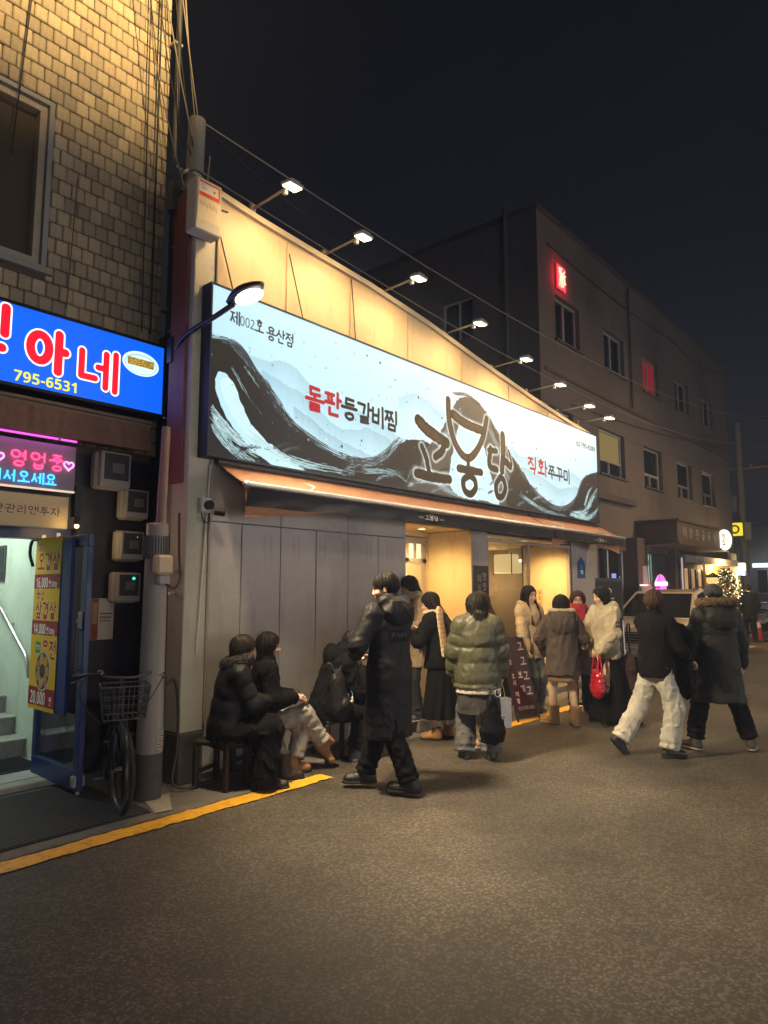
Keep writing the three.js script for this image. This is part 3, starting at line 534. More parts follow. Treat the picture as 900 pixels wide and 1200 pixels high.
  mesh('lantern_shade', box(-0.2, 0.2, -0.17, 0.19, -0.2, 0.2, 0.02), glow([1, 0.66, 0.26], 0.62), P); mesh('frame', join([-0.2, 0.2].flatMap((x) => [-0.2, 0.2].map((z) => plain(x - 0.007, x + 0.007, -0.2, 0.22, z - 0.007, z + 0.007)))), M.darkWood, P); mesh('cord', tube([[0, 0.2, 0], [0, 0.27, 0]], 0.006), M.black, P);
  const pl = shadows(new THREE.PointLight(FLOOD, 2.2)); pl.position.set(11.3, 1.75, -7.2); pl.shadow.radius = 12; scene.add(pl);
  const Q = thing('tube_light', 'white tube light on the ceiling inside the restaurant', 'lamp', [11.6, 2.2, -6.55]); mesh('tube_lamp', tube([[0, 0, -0.3], [0, 0, 0.3]], 0.025, 8), glow([1, 0.95, 0.8], 1.6), Q); mesh('holder', plain(-0.03, 0.03, 0.03, 0.24, -0.32, 0.32), M.winFrame, Q);
}
{ // the large backlit sign
  const S = thing('restaurant_sign', 'large white backlit restaurant sign painted with ink waves and mountains', 'sign');
  const x0 = 3.48, x1 = 11.76, y0 = 2.85, y1 = 4.425, z = -5.09;
  const art = canvas(2048, 396, (c, w, h) => {
    c.fillStyle = '#b9dfee'; c.fillRect(0, 0, w, h);
    const g = c.createLinearGradient(0, 0, w, h); g.addColorStop(0, '#b2dbec'); g.addColorStop(0.5, '#cbe7f1'); g.addColorStop(1, '#c0e1ee'); c.fillStyle = g; c.fillRect(0, 0, w, h);
    const X = (u) => u * w, Y = (v) => v * h, px = (L) => L.map(([u, v]) => [X(u), Y(v)]);
    // pale mountain washes
    const ridge = (pts, col, deep) => {
      const C = new THREE.CatmullRomCurve3(px(pts).map(([a, b]) => V(a, b, 0)), false, 'centripetal'), P = C.getPoints(140);
      for (let k = 0; k < 34; k++) { c.strokeStyle = col; c.globalAlpha = 0.2 * Math.pow(1 - k / 34, 1.6); c.lineWidth = deep / 30; c.beginPath(); P.forEach((p, i) => { const yy = p.y + k * deep / 34 + 5 * n3(p.x * 0.012, k * 0.02, deep) + 2 * n3(p.x * 0.06, 2, deep); i ? c.lineTo(p.x, yy) : c.moveTo(p.x, yy); }); c.stroke(); }
      c.globalAlpha = 1;
    };
    ridge([[0, .28], [.06, .36], [.11, .33], [.16, .45], [.24, .5], [.33, .62], [.4, .66]], '#4f7d8a', 110); ridge([[.07, .42], [.14, .52], [.2, .66], [.27, .62], [.34, .74], [.42, .7]], '#4a7480', 120);
    ridge([[.12, .6], [.2, .75], [.27, .8], [.33, .76]], '#456b77', 80); ridge([[.62, .42], [.68, .5], [.74, .44], [.8, .56], [.88, .52], [.95, .6], [1, .58]], '#4f7d8a', 110); ridge([[.66, .6], [.74, .64], [.82, .72], [.9, .66], [1, .74]], '#4a7480', 110); ridge([[.32, .3], [.37, .24], [.42, .32], [.46, .26]], '#6d98a5', 90);
    const dark = '#1b1c1e', dark2 = '#2a2a2b';
    const body = (pts, col = dark) => { c.fillStyle = col; c.beginPath(); const C = new THREE.CatmullRomCurve3(px(pts).map(([a, b]) => V(a, b, 0)), true, 'centripetal').getPoints(300); C.forEach((p, i) => { const a = p.x + 3 * n3(p.x * 0.03, p.y * 0.03, 1), b = p.y + 4 * n3(p.x * 0.04, p.y * 0.04, 2); i ? c.lineTo(a, b) : c.moveTo(a, b); }); c.fill(); };
    // left wave: crest, trough, foot
    body([[-.02, .36], [.02, .33], [.045, .4], [.07, .52], [.1, .68], [.14, .78], [.2, .87], [.25, .9], [.3, .78], [.325, .66], [.36, .6], [.4, .62], [.44, .8], [.5, 1.02], [.2, 1.05], [.12, .96], [.06, .8], [.035, .72], [.03, .58], [.018, .5], [.008, .52], [.006, .6], [.02, .75], [.05, .9], [.1, 1.05], [-.03, 1.05]]);
    ink(c, px([[-.01, .4], [.03, .37], [.06, .52], [.1, .72], [.17, .86], [.25, .93]]), () => 30, dark, 70, 0.4);
    ink(c, px([[.05, .42], [.085, .56], [.115, .72], [.15, .8]]), () => 16, dark, 34, 0.8); ink(c, px([[.2, .9], [.27, .86], [.33, .64]]), () => 22, dark2, 50, 0.5);
    // eye of the curl and foam
    body([[.014, .56], [.024, .53], [.036, .6], [.046, .7], [.062, .8], [.084, .9], [.07, .9], [.045, .82], [.026, .72]], '#c2e3ea');
    ink(c, px([[.03, .62], [.05, .78], [.09, .92], [.13, .97]]), () => 13, '#bfe0e6', 26, 0.9); ink(c, px([[.0, .74], [.03, .86], [.08, .95], [.15, .99]]), () => 16, '#b4d6dc', 30, 0.8); ink(c, px([[.05, .83], [.11, .94], [.19, .96], [.24, .95]]), () => 12, '#a9cdd2', 24, 1);
    ink(c, px([[.004, .82], [.03, .94], [.07, 1.02]]), () => 12, '#a9cdd2', 20, 0.7); ink(c, px([[.026, .44], [.05, .6], [.08, .74]]), () => 4, '#8fb0b5', 7, 1.2); ink(c, px([[.045, .43], [.075, .58]]), () => 3, '#8fb0b5', 5, 1.2);
    // mountain behind the lettering
    body([[.34, 1.05], [.38, .74], [.42, .5], [.455, .24], [.475, .14], [.52, .1], [.56, .2], [.6, .36], [.64, .52], [.68, .66], [.72, .85], [.75, 1.05]], '#4a4642');
    for (let k = 0; k < 26; k++) { const l = k % 2, t = rr(0.1, 1), x0 = l ? 0.5 - 0.15 * t : 0.53 + 0.19 * t, y0 = 0.14 + 0.72 * t; c.globalAlpha = rr(0.35, 0.9); ink(c, px([[x0, y0], [x0 + (l ? -0.02 : 0.022), y0 + 0.11], [x0 + (l ? -0.035 : 0.05), y0 + 0.24]]), () => rr(7, 15), ['#1b1a1a', '#2b2826', '#151515', '#6f7476'][k % 4], 18, 1.1); } c.globalAlpha = 1;
    body([[.444, .88], [.455, .6], [.478, .34], [.5, .3], [.522, .34], [.548, .52], [.566, .76], [.59, 1], [.55, .98], [.5, .99], [.46, .97]], '#bfe1ea');
    c.globalAlpha = 0.5; ink(c, px([[.41, .62], [.45, .4], [.47, .22]]), () => 16, '#9fc3cc', 26, 1.3); ink(c, px([[.56, .3], [.6, .52], [.66, .8]]), () => 18, '#9fc3cc', 22, 1.35); ink(c, px([[.38, .85], [.45, .96], [.56, .97]]), () => 14, '#b0d2d8', 24, 1); ink(c, px([[.6, .6], [.64, .8], [.7, .96]]), () => 10, '#9fc3cc', 14, 1.3); c.globalAlpha = 1;
    // right wave
    body([[.62, 1.05], [.64, .66], [.68, .72], [.74, .88], [.8, .95], [.86, .9], [.905, .7], [.93, .54], [.965, .46], [1.02, .44], [1.02, 1.05]]);
    ink(c, px([[.66, .68], [.74, .88], [.82, .95], [.89, .82], [.93, .58], [.98, .47]]), () => 20, dark, 56, 0.5); ink(c, px([[.86, .96], [.93, .92], [.97, .74], [1.0, .62]]), () => 18, '#b4d6dc', 30, 0.8); ink(c, px([[.9, 1], [.96, .95], [1, .82]]), () => 12, '#a9cdd2', 20, 0.9); ink(c, px([[.93, .84], [.955, .66], [.985, .56]]), () => 9, '#b4d6dc', 14, 1);
    ink(c, px([[.66, .86], [.76, .98], [.86, 1.0]]), () => 9, '#8fb3ba', 18, 1.1); ink(c, px([[.24, .93], [.31, .9], [.36, .98]]), () => 9, '#8fb3ba', 16, 1.2);
    for (let k = 0; k < 40; k++) { const u = rr(0, 1), l = u < 0.34 || u > 0.7; c.globalAlpha = rr(0.3, 0.8); const y0 = l ? rr(.86, 1) : rr(.8, 1); ink(c, px([[u, y0], [u + 0.02, y0 - 0.04], [u + 0.045, y0 - 0.05]]), () => rr(3, 8), ['#7f979c', '#0f1011', '#a6c4ca', '#3c4244'][k % 4], 12, 1.2); } c.globalAlpha = 1;
    for (let k = 0; k < 520; k++) { const u = rnd(), v = Math.pow(rnd(), 0.8); c.fillStyle = rnd() < 0.65 ? dark : '#c9e6ec'; c.globalAlpha = rr(0.4, 0.9); c.beginPath(); c.ellipse(X(u), Y(v), Math.pow(rnd(), 4) * 4.5 + 0.6, Math.pow(rnd(), 4) * 4 + 0.6, rnd() * 3, 0, 7); c.fill(); } c.globalAlpha = 1;
    // lettering
    { const e = letters(c, '제002호', X(.024), Y(.11), 33, { width: 4, color: '#20262a', font: '', step: 34, squeeze: 0.8 }); letters(c, '용산점', e + 8, Y(.125), 36, { width: 4.2, color: '#20262a', step: 37, squeeze: 0.8 }); }
    letters(c, '돌판', X(.139), Y(.425), 66, { width: 10, color: '#a80c1a', wobble: 0.02, step: 66 }); letters(c, '등갈비찜', X(.203), Y(.43), 62, { width: 9, color: '#1f1a19', wobble: 0.02, step: 59 });
    letters(c, '직화', X(.693), Y(.465), 66, { width: 9, color: '#a80c1a', wobble: 0.02, step: 68, squeeze: 1.15 }); letters(c, '쭈꾸미', X(.771), Y(.49), 58, { width: 8, color: '#1f1a19', wobble: 0.02, step: 58, squeeze: 1.15 });
    letters(c, '02-795-9289', X(.9), Y(.12), 30, { color: '#0c0f12', squeeze: 1.1 });
    // brush lettering with a pale edge
    const L = (pts, wd) => [px(pts), wd], brush = [
      L([[.366, .44], [.39, .5], [.437, .56]], 19), L([[.434, .55], [.425, .64], [.408, .7]], 13), L([[.374, .64], [.384, .72], [.392, .84]], 10), L([[.362, .865], [.4, .87], [.444, .86]], 15),
      L([[.443, .19], [.445, .36], [.458, .52], [.478, .62], [.5, .64], [.522, .56], [.542, .42], [.555, .24]], 13), L([[.455, .3], [.49, .345], [.542, .36]], 16), L([[.47, .75], [.5, .745], [.535, .74]], 13), L([[.497, .64], [.497, .74]], 9), L([[.5, .79], [.482, .85], [.487, .93], [.503, .95], [.518, .89], [.515, .82], [.5, .79]], 12),
      L([[.56, .52], [.585, .51]], 10), L([[.566, .5], [.562, .66], [.585, .68]], 12), L([[.606, .34], [.607, .5], [.602, .68]], 15), L([[.605, .56], [.63, .62]], 14), L([[.626, .47], [.636, .6]], 5), L([[.596, .74], [.581, .83], [.586, .92], [.6, .92], [.612, .84], [.606, .76], [.596, .74]], 12)];
    c.lineCap = c.lineJoin = 'round';
    const path = (p) => { const q = new THREE.CatmullRomCurve3(p.map(([a, b]) => V(a, b, 0)), false, 'centripetal').getPoints(40); c.beginPath(); q.forEach((v, i) => i ? c.lineTo(v.x, v.y) : c.moveTo(v.x, v.y)); c.stroke(); };
    for (const [p, wd] of brush) for (let k = 10; k > 0; k--) { c.strokeStyle = 'rgba(222,240,243,0.13)'; c.lineWidth = wd * 1.9 + k * 2.2; path(p); }
    for (const [p, wd] of brush) { c.strokeStyle = '#1e1611'; c.lineWidth = wd * 1.95; path(p); ink(c, p, () => wd * 1.08, '#1b1410', 26, 0.35); if (p[0][1] < h * 0.5) ink(c, p, () => wd * 0.7, '#4b3521', 12, 0.5); }
    ink(c, px([[.455, .12], [.5, .09], [.545, .17]]), () => 6, '#20201f', 16, 0.9);
  });
  mesh('lit_face', sheet([x0, y0, z], [x1, y0, z], [x1, y1, z], [x0, y1, z]), mat([0.12, 0.12, 0.12], 0.45, { map: art, emissive: new THREE.Color(1, 1, 1), emissiveMap: art, emissiveIntensity: 1.02 }), S);
  const fr = mat([0.03, 0.045, 0.075], 0.45, { metalness: 0.3 });
  mesh('casing', join([plain(x0 - 0.02, x1 + 0.02, y0 - 0.02, y1 + 0.02, ZF + 0.012, z - 0.006), plain(x0 - 0.02, x0 - 0.001, y0 - 0.02, y1 + 0.02, z - 0.005, z + 0.01), plain(x1 + 0.001, x1 + 0.02, y0 - 0.02, y1 + 0.02, z - 0.005, z + 0.01), plain(x0, x1, y1 + 0.001, y1 + 0.02, z - 0.005, z + 0.01), plain(x0, x1, y0 - 0.02, y0 - 0.001, z - 0.005, z + 0.01)]), fr, S);
  const l = shadows(new THREE.RectAreaLight(new THREE.Color().setRGB(0.74, 0.92, 1), 1.3, x1 - x0, y1 - y0)); l.position.set((x0 + x1) / 2, (y0 + y1) / 2, z + 0.03); l.lookAt((x0 + x1) / 2, (y0 + y1) / 2, 9); scene.add(l);
}
// two fold-out awnings under the sign
function awning(x0, x1, zOut, label, logoAt, flip) {
  const A = thing('fabric_awning', label, 'awning', [0, 0, 0], 0), zr = ZF + 0.06, yr = 2.8, yo = 2.56;
  const n = 40, top = [], bot = [], val = [];
  const P = (i, t) => { const x = x0 + (x1 - x0) * i / n; return V(x, yr + (yo - yr) * t - 0.012 * Math.sin(Math.PI * t) - 0.006 * Math.sin(i * 0.9) * t, zr + (zOut - zr) * t); };
  for (let i = 0; i < n; i++) for (let k = 0; k < 5; k++) { const a = P(i, k / 5), b = P(i + 1, k / 5), c = P(i + 1, (k + 1) / 5), d = P(i, (k + 1) / 5); top.push(...quad(d, c, b, a)); const dn = (v) => v.clone().setY(v.y - 0.006); bot.push(...quad(dn(a), dn(b), dn(c), dn(d))); }
  mesh('canopy', metres(tris([...top, ...bot])), M.awning, A);
  const hang = (i) => { const x = x0 + (x1 - x0) * i / n, f = flip ? Math.max(0, 1 - i / 14) : 0; return { x, z: zOut + 0.035 - 0.05 * f + 0.012 * n3(i * 0.3, 1, x0), y: yo - 0.155 - 0.01 * n3(i * 0.22, 4, x0) - 0.03 * f }; };
  for (let i = 0; i < n; i++) { const a = hang(i), b = hang(i + 1); for (let k = 0; k < 3; k++) { const m = (h, t) => V(h.x, yo - 0.03 + (h.y - yo + 0.03) * t, zOut + 0.02 + (h.z - zOut - 0.02) * t + 0.006 * Math.sin(t * 3 + h.x * 9)); val.push(...quad(m(a, (k + 1) / 3), m(b, (k + 1) / 3), m(b, k / 3), m(a, k / 3))); } }
  mesh('valance', metres(tris(val)), mat([0.009, 0.01, 0.02], 0.85, { map: resized(T.cloth, 0.6), side: THREE.DoubleSide }), A);
  // the orange inner flap that shows below the valance at its ends
  const fl = []; const ends = flip ? [[x0 + 0.02, x0 + 2.4]] : [[x1 - 0.02, x1 - 2.2], [x0 + 0.02, x0 + 1.1]];
  for (const [a, b] of ends) for (let i = 0; i < 16; i++) { const q = (k, lo) => { const t = k / 16; return V(a + (b - a) * t, lo ? yo - 0.03 : yo - 0.235 * Math.pow(1 - t, 1.25) - 0.05, zOut - 0.05 + 0.02 * Math.sin(t * 7)); }; fl.push(...quad(q(i, 0), q(i + 1, 0), q(i + 1, 1), q(i, 1))); }
  mesh('inner_flap', metres(tris(fl)), mat([0.42, 0.2, 0.1], 0.85, { map: resized(T.cloth, 0.6), side: THREE.DoubleSide }), A);
  mesh('front_bar', join([tube([[x0 - 0.02, yo, zOut + 0.02], [x1 + 0.02, yo, zOut + 0.02]], 0.026, 10), ball(x0 - 0.03, yo, zOut + 0.02, 0.034), ball(x1 + 0.03, yo, zOut + 0.02, 0.034)]), M.steel, A);
  mesh('rear_bar', tube([[x0 - 0.02, yr + 0.015, zr], [x1 + 0.02, yr + 0.015, zr]], 0.035, 10), M.darkGrey, A);
  for (const t of [0.12, 0.88]) { const x = x0 + (x1 - x0) * t; mesh('folding_arm', join([tube([[x, yr - 0.06, zr], [x + (t < 0.5 ? 0.3 : -0.3), yr - 0.13, (zr + zOut) / 2], [x, yo - 0.01, zOut]].map((p) => V(...p)).reduce((a, p) => [...a, p], []), 0.016, 8)]), M.grey, A); }
  const art = canvas(256, 96, (c, w, h) => { c.clearRect(0, 0, w, h); letters(c, '고봉당', 62, 26, 42, { color: '#cfcfcf', width: 5, step: 44 }); c.strokeStyle = '#b9b9b9'; c.lineWidth = 3; for (const [a, b] of [[6, 50], [206, 250]]) for (const y of [46, 56]) { c.beginPath(); c.moveTo(a, y); c.lineTo(b, y); c.stroke(); } c.beginPath(); c.arc(128, 40, 26, Math.PI * 1.15, Math.PI * 1.85); c.stroke(); });
  const lg = mat([1, 1, 1], 0.8, { map: art, transparent: true });
  for (const x of logoAt) mesh('logo', sheet([x - 0.25, yo - 0.155, zOut + 0.062], [x + 0.25, yo - 0.155, zOut + 0.062], [x + 0.25, yo - 0.035, zOut + 0.045], [x - 0.25, yo - 0.035, zOut + 0.045]), lg, A);
}
awning(3.66, 9.28, -4.75, 'long orange and black fabric awning under the left part of the large sign', [6.25], true);
awning(9.36, 11.95, -4.75, 'shorter orange and black awning above the glass bay, at the sign\'s right end', [10.9], false);
// flood lamps on arms along the sloping wall
{
  const X = [4.05, 5.05, 6.0, 7.3, 8.5, 9.55, 10.6, 11.4], say = ['leftmost of the lamps, highest on the sloping wall', 'second from the left on the sloping wall', 'third from the left on the sloping wall', 'fourth from the left, above the sign\'s middle', 'fifth from the left on the sloping wall', 'third from the right on the sloping wall', 'second from the right on the sloping wall', 'rightmost and lowest of the lamps'];
  const root = thing('flood_lamp', '', 'lamp');
  mesh('arm', join([tube([[0, -0.02, -0.62], [0, 0.06, -0.1]], 0.013, 8), plain(-0.03, 0.03, -0.07, 0.03, -0.64, -0.6)]), M.frameTan, root);
  const hd = mesh('housing', join([box(-0.09, 0.09, 0.05, 0.08, -0.09, 0.05, 0.012), box(-0.06, 0.06, 0.08, 0.105, -0.07, 0.03, 0.01), plain(-0.02, 0.02, 0.0, 0.055, -0.14, -0.1)]), M.grey, root);
  mesh('lamp_glass', box(-0.075, 0.075, 0.036, 0.049, -0.075, 0.035, 0.004), glow([1, 0.82, 0.5], 9), root);
  for (let i = 0; i < 8; i++) {
    const o = i ? root.clone() : root; if (i) { o.name = numbered('flood_lamp'); scene.add(o); }
    const y = [5.42, 5.32, 5.2, 5.05, 4.88, 4.75, 4.63, 4.58][i]; o.position.set(X[i], y, -4.66); o.rotation.x = 0.12;
    tag(o, 'flood lamp on a thin arm, ' + say[i], 'lamp', 'flood lamps above the large sign');
    spot(FLOOD, 7, [X[i], y + 0.02, -4.67], [X[i], y - 1, -4.9], 1.5, 0.75, 8);
  }
}
// ---------------------------------------------------------------- poles, boxes and cables
{
  const P = thing('utility_pole', 'tall concrete utility pole in the gap between the brick building and restaurant', 'pole', [3.49, 0, -5.64]);
  const lean = (y) => [0.11 * y / 6.4, y, 0.02 * y / 6.4];
  mesh('shaft', join([cyl(lean(0), lean(6.35), 0.11, 0.085, 22), ball(...lean(6.35), 0.086, 0.03, 0.086)]), M.pole, P);
  mesh('sheath', join([cyl(lean(0.4), lean(2.2), 0.125, 0.122, 24)]), M.poleCover, P); mesh('base_band', cyl([0, 0.005, 0], lean(0.398), 0.128, 0.127, 24), M.plinth, P);
  const rid = []; for (let k = 0; k < 26; k++) { const a = k / 26 * 6.283; rid.push(tube([[0.014 + 0.126 * Math.cos(a), 1.98, 0.126 * Math.sin(a)], [0.014 + 0.126 * Math.cos(a), 2.15, 0.126 * Math.sin(a)]], 0.006, 5)); } mesh('ridged_band', join(rid), M.darkGrey, P);
  for (const y of [1.62, 1.86, 2.75, 3.4, 4.1, 5.2, 5.75]) mesh('steel_band', lathe([[0.124, y - 0.02], [0.13, y - 0.018], [0.13, y + 0.018], [0.124, y + 0.02]].map(([r, q]) => [r * (y > 2.3 ? 0.86 : 1.02), q]), 24, [lean(y)[0], 0, 0]), M.steel, P);
  for (let k = 0; k < 9; k++) { const y = 2.4 + k * 0.42, s = k % 2 ? 1 : -1; mesh('step_bolt', tube([[lean(y)[0] + s * 0.09, y, 0], [lean(y)[0] + s * 0.2, y, 0.02]], 0.009, 6), M.steel, P); }
  mesh('switch_box', box(-0.1, 0.12, 4.42, 4.72, 0.13, 0.24, 0.012), M.darkGrey, P); mesh('switch_plate', box(-0.06, 0.08, 4.49, 4.65, 0.241, 0.245, 0.002), M.meter, P);
  mesh('transformer_drum', join([cyl([-0.13, 5.25, 0.06], [-0.13, 5.55, 0.06], 0.07, 0.07, 16)]), M.darkGrey, P);
  // cables that run down the pole
  for (let k = 0; k < 11; k++) { const a = -0.6 + k * 0.33, r = 0.13 + 0.03 * rnd(); const pts = []; for (let y = 6.1 - rnd(); y > 2.2; y -= 0.4) pts.push([lean(y)[0] + (r + 0.02 * n3(k, y, 1)) * Math.sin(a + 0.3 * n3(k, y * 0.6, 5)) , y, (r + 0.02 * n3(k, y, 2)) * Math.cos(a)]); mesh('cable', tube(pts, rr(0.007, 0.013), 5), k % 3 ? M.cable : M.cablePale, P); }
  for (let k = 0; k < 14; k++) { const y = rr(2.6, 5.9), d = rr(0.25, 0.9), a = rr(-1.3, 1.1), q = (h, r, t) => [lean(h)[0] + r * Math.sin(a + t), h, r * Math.cos(a + t)]; mesh('cable', tube([q(y, 0.12, 0), q(y - d * 0.35, 0.17 + rr(0, 0.1), 0.25), q(y - d, 0.16 + rr(0, 0.12), rr(-0.5, 0.6)), q(y - d * 1.2, 0.13, rr(-0.4, 0.8))], rr(0.005, 0.009), 5), k % 2 ? M.cablePale : M.cable, P); }
  mesh('cable_coil', new THREE.TorusGeometry(0.07, 0.016, 6, 20).translate(-0.05, 2.36, 0.16).toNonIndexed(), M.cablePale, P);
  const C = thing('metal_cabinet', 'beige metal cabinet with a red notice at the wall\'s upper left corner', 'cabinet', [3.24, 4.86, -5.2]);
  mesh('body', box(0, 0.28, 0, 0.5, 0, 0.16, 0.012), M.whiteTrim, C); mesh('bracket', join([plain(0.14, 0.26, 0.1, 0.16, -0.2, -0.001), plain(0.14, 0.26, 0.36, 0.42, -0.2, -0.001)]), M.darkGrey, C);
  const art = canvas(256, 384, (c, w, h) => { c.fillStyle = '#d8c9a8'; c.fillRect(0, 0, w, h); c.fillStyle = '#e03a1c'; c.fillRect(10, 12, 236, 16); c.fillRect(10, 118, 236, 40); c.fillRect(230, 12, 16, 146); c.fillStyle = '#ece4d6'; c.fillRect(14, 28, 214, 88); c.fillStyle = '#777'; for (let k = 0; k < 4; k++) c.fillRect(22, 40 + k * 16, 60 + 14 * (k % 3), 5); c.fillStyle = '#e03a1c'; c.beginPath(); c.arc(182, 74, 12, 0, 7); c.fill(); c.fillStyle = '#9c8d70'; for (let k = 0; k < 12; k++) c.fillRect(20 + k * 17, 200 + (k % 3) * 8, 7, 46); });
  mesh('notice', sheet([0.02, 0.1, 0.1625], [0.26, 0.1, 0.1625], [0.26, 0.48, 0.1625], [0.02, 0.48, 0.1625]), mat([0.9, 0.9, 0.9], 0.5, { map: art }), C);
  mesh('latch', tube([[0.28, 0.3, 0.12], [0.36, 0.3, 0.14]], 0.01), M.darkGrey, C);
  const S = thing('pole_stub', 'short pale sheathed pole with a square notice beside the bicycle', 'post', [3.03, 0, -5.12]);
  mesh('sheath', cyl([0, 0.36, 0], [0, 2.18, 0], 0.104, 0.086, 26), M.poleCover, S); mesh('base_band', cyl([0, 0, 0], [0, 0.358, 0], 0.107, 0.105, 26), M.plinth, S); mesh('cap', lathe([[0, 2.195], [0.082, 2.195], [0.089, 2.18]], 24), M.poleCover, S);
  const rd = []; for (let k = 0; k < 26; k++) { const a = k / 26 * 6.283; rd.push(tube([[0.093 * Math.cos(a), 1.9, 0.093 * Math.sin(a)], [0.09 * Math.cos(a), 2.09, 0.09 * Math.sin(a)]], 0.006, 5)); } mesh('ridged_band', join(rd), M.darkGrey, S);
  const pl = canvas(128, 160, (c, w, h) => { c.fillStyle = '#b9b5aa'; c.fillRect(0, 0, w, h); c.strokeStyle = '#3b3b3b'; c.lineWidth = 5; c.strokeRect(6, 6, w - 12, h - 12); c.fillStyle = '#5b5952'; for (let k = 0; k < 6; k++) c.fillRect(18, 22 + k * 21, 50 + 37 * ((k * 3) % 2), 9); });
  mesh('notice', new THREE.CylinderGeometry(0.1065, 0.107, 0.17, 10, 1, true, 0.0, 0.95).translate(0, 0.46, 0).toNonIndexed(), mat([0.8, 0.8, 0.8], 0.6, { map: pl, side: THREE.DoubleSide }), S);
  const J = new THREE.Group(); J.name = 'junction_box'; S.add(J); mesh('lid', box(-0.1, 0.05, 1.77, 1.93, 0.095, 0.19, 0.02), mat([0.52, 0.42, 0.28], 0.5), J); mesh('terminal', box(-0.06, 0.04, 1.69, 1.768, 0.095, 0.16, 0.01), M.grey, J);
  mesh('strap', join([tube([[0.1, 1.82, 0.05], [0.42, 1.82, -0.36]], 0.014), tube([[0.1, 1.62, 0.05], [0.42, 1.62, -0.36]], 0.012)]), M.steel, S);
  mesh('drop_cable', tube([[0, 1.7, 0.15], [0.08, 1.66, 0.14], [0.16, 1.72, 0.1], [0.2, 1.95, 0.02], [0.2, 2.3, 0]], 0.011, 6), M.cable, S);
  mesh('conduit', join([cyl([0.04, 2.19, -0.02], [0.12, 3.05, -0.12], 0.042, 0.036, 14)]), mat([0.3, 0.2, 0.18], 0.6, { map: T.dirt }), S);
  const hose = thing('cable_loop', 'black cable loop hanging down to the ground behind the pale post', 'cable'); mesh('cable', tube([[3.19, 0.85, -5.2], [3.28, 0.9, -5.2], [3.33, 0.7, -5.2], [3.32, 0.3, -5.18], [3.26, 0.06, -5.12], [3.36, 0.025, -5.04], [3.5, 0.02, -5.08], [3.62, 0.02, -5.1]], 0.012, 6), M.cable, hose);
  const pipe = thing('vertical_pipe', 'thin dark pipe running up the corner of the brick building', 'pipe'); mesh('pipe', join([tube([[3.66, 0, -6.12], [3.66, 10.4, -6.12]], 0.03, 8)]), M.darkGrey, pipe); for (const y of [1.5, 4.5, 7.5]) mesh('bracket', plain(3.6, 3.7, y, y + 0.03, -6.2, -6.1), M.grey, pipe);
}
{ // street lamp on the pole
  const L = thing('street_lamp', 'lit street lamp reaching out from the pole over the sign\'s corner', 'street lamp', [3.33, 3.97, -5.5]);
  mesh('arm', join([tube([[0.05, -0.14, -0.04], [0, -0.04, 0.2], [-0.02, 0.02, 0.75], [-0.02, 0.05, 0.95]], 0.024, 10), plain(0.0, 0.16, -0.22, 0.02, -0.08, 0.0)]), M.blackMetal, L);
  const prof = []; for (let i = 0; i <= 14; i++) { const t = i / 14; prof.push([0.105 * Math.pow(Math.sin(Math.PI * Math.min(1, 0.12 + 0.86 * t)), 0.6) * (0.6 + 0.4 * Math.sin(t * 2.2)), t * 0.44]); }
  const hd = lathe(prof, 20); hd.rotateX(Math.PI / 2); hd.scale(1, 0.55, 1); hd.rotateX(-0.1); hd.translate(-0.02, 0.08, 0.9); mesh('housing', hd, M.blackMetal, L);
  const ln = ball(0, 0, 0, 0.085, 0.03, 0.15, 18); ln.rotateX(-0.1); ln.translate(-0.02, 0.055, 1.17); mesh('lamp_lens', ln, glow([1, 0.9, 0.66], 10), L);
  spot(LED, 150, [3.31, 3.98, -4.3], [6.6, 0, -2.1], 1.05, 1, 12);
}
{ // a floodlight on the roof across the street, and a street lamp added to brighten the right end, both out of the picture
  const A = thing('roof_floodlight', 'floodlight on the roof across the street, out of the picture', 'lamp', [-1, 12.6, 11]); mesh('housing', box(-0.25, 0.25, -0.2, 0.2, 0.02, 0.2, 0.03), M.grey, A); mesh('lamp_glass', box(-0.22, 0.22, -0.17, 0.17, -0.01, 0.018, 0.005), glow([1, 0.74, 0.35], 6), A); mesh('stand', cyl([0, -1.1, 0.1], [0, -0.2, 0.1], 0.05), M.grey, A);
  spot(new THREE.Color().setRGB(1, 0.66, 0.27), 3300, [-1, 12.6, 10.9], [1.6, 8.6, -6.2], 0.26, 0.9, 12);
  const B = thing('street_lamp', 'street lamp added across the street, out of the picture, to brighten the right end', 'street lamp', [17.5, 0, 2.6]);
  mesh('post', join([cyl([0, 0, 0], [0, 6.4, 0], 0.07, 0.05), tube([[0, 6.35, 0], [0, 6.6, -0.5], [0, 6.6, -1.2]], 0.035, 8)]), M.grey, B); mesh('housing', box(-0.12, 0.12, 6.58, 6.68, -1.7, -1.15, 0.03), M.grey, B); mesh('lamp_glass', box(-0.1, 0.1, 6.55, 6.578, -1.65, -1.2, 0.005), glow([1, 0.78, 0.45], 6), B);
  spot(WARM, 190, [17.5, 6.53, 1.18], [15.5, 0, -3.2], 1.2, 0.9, 6);
}
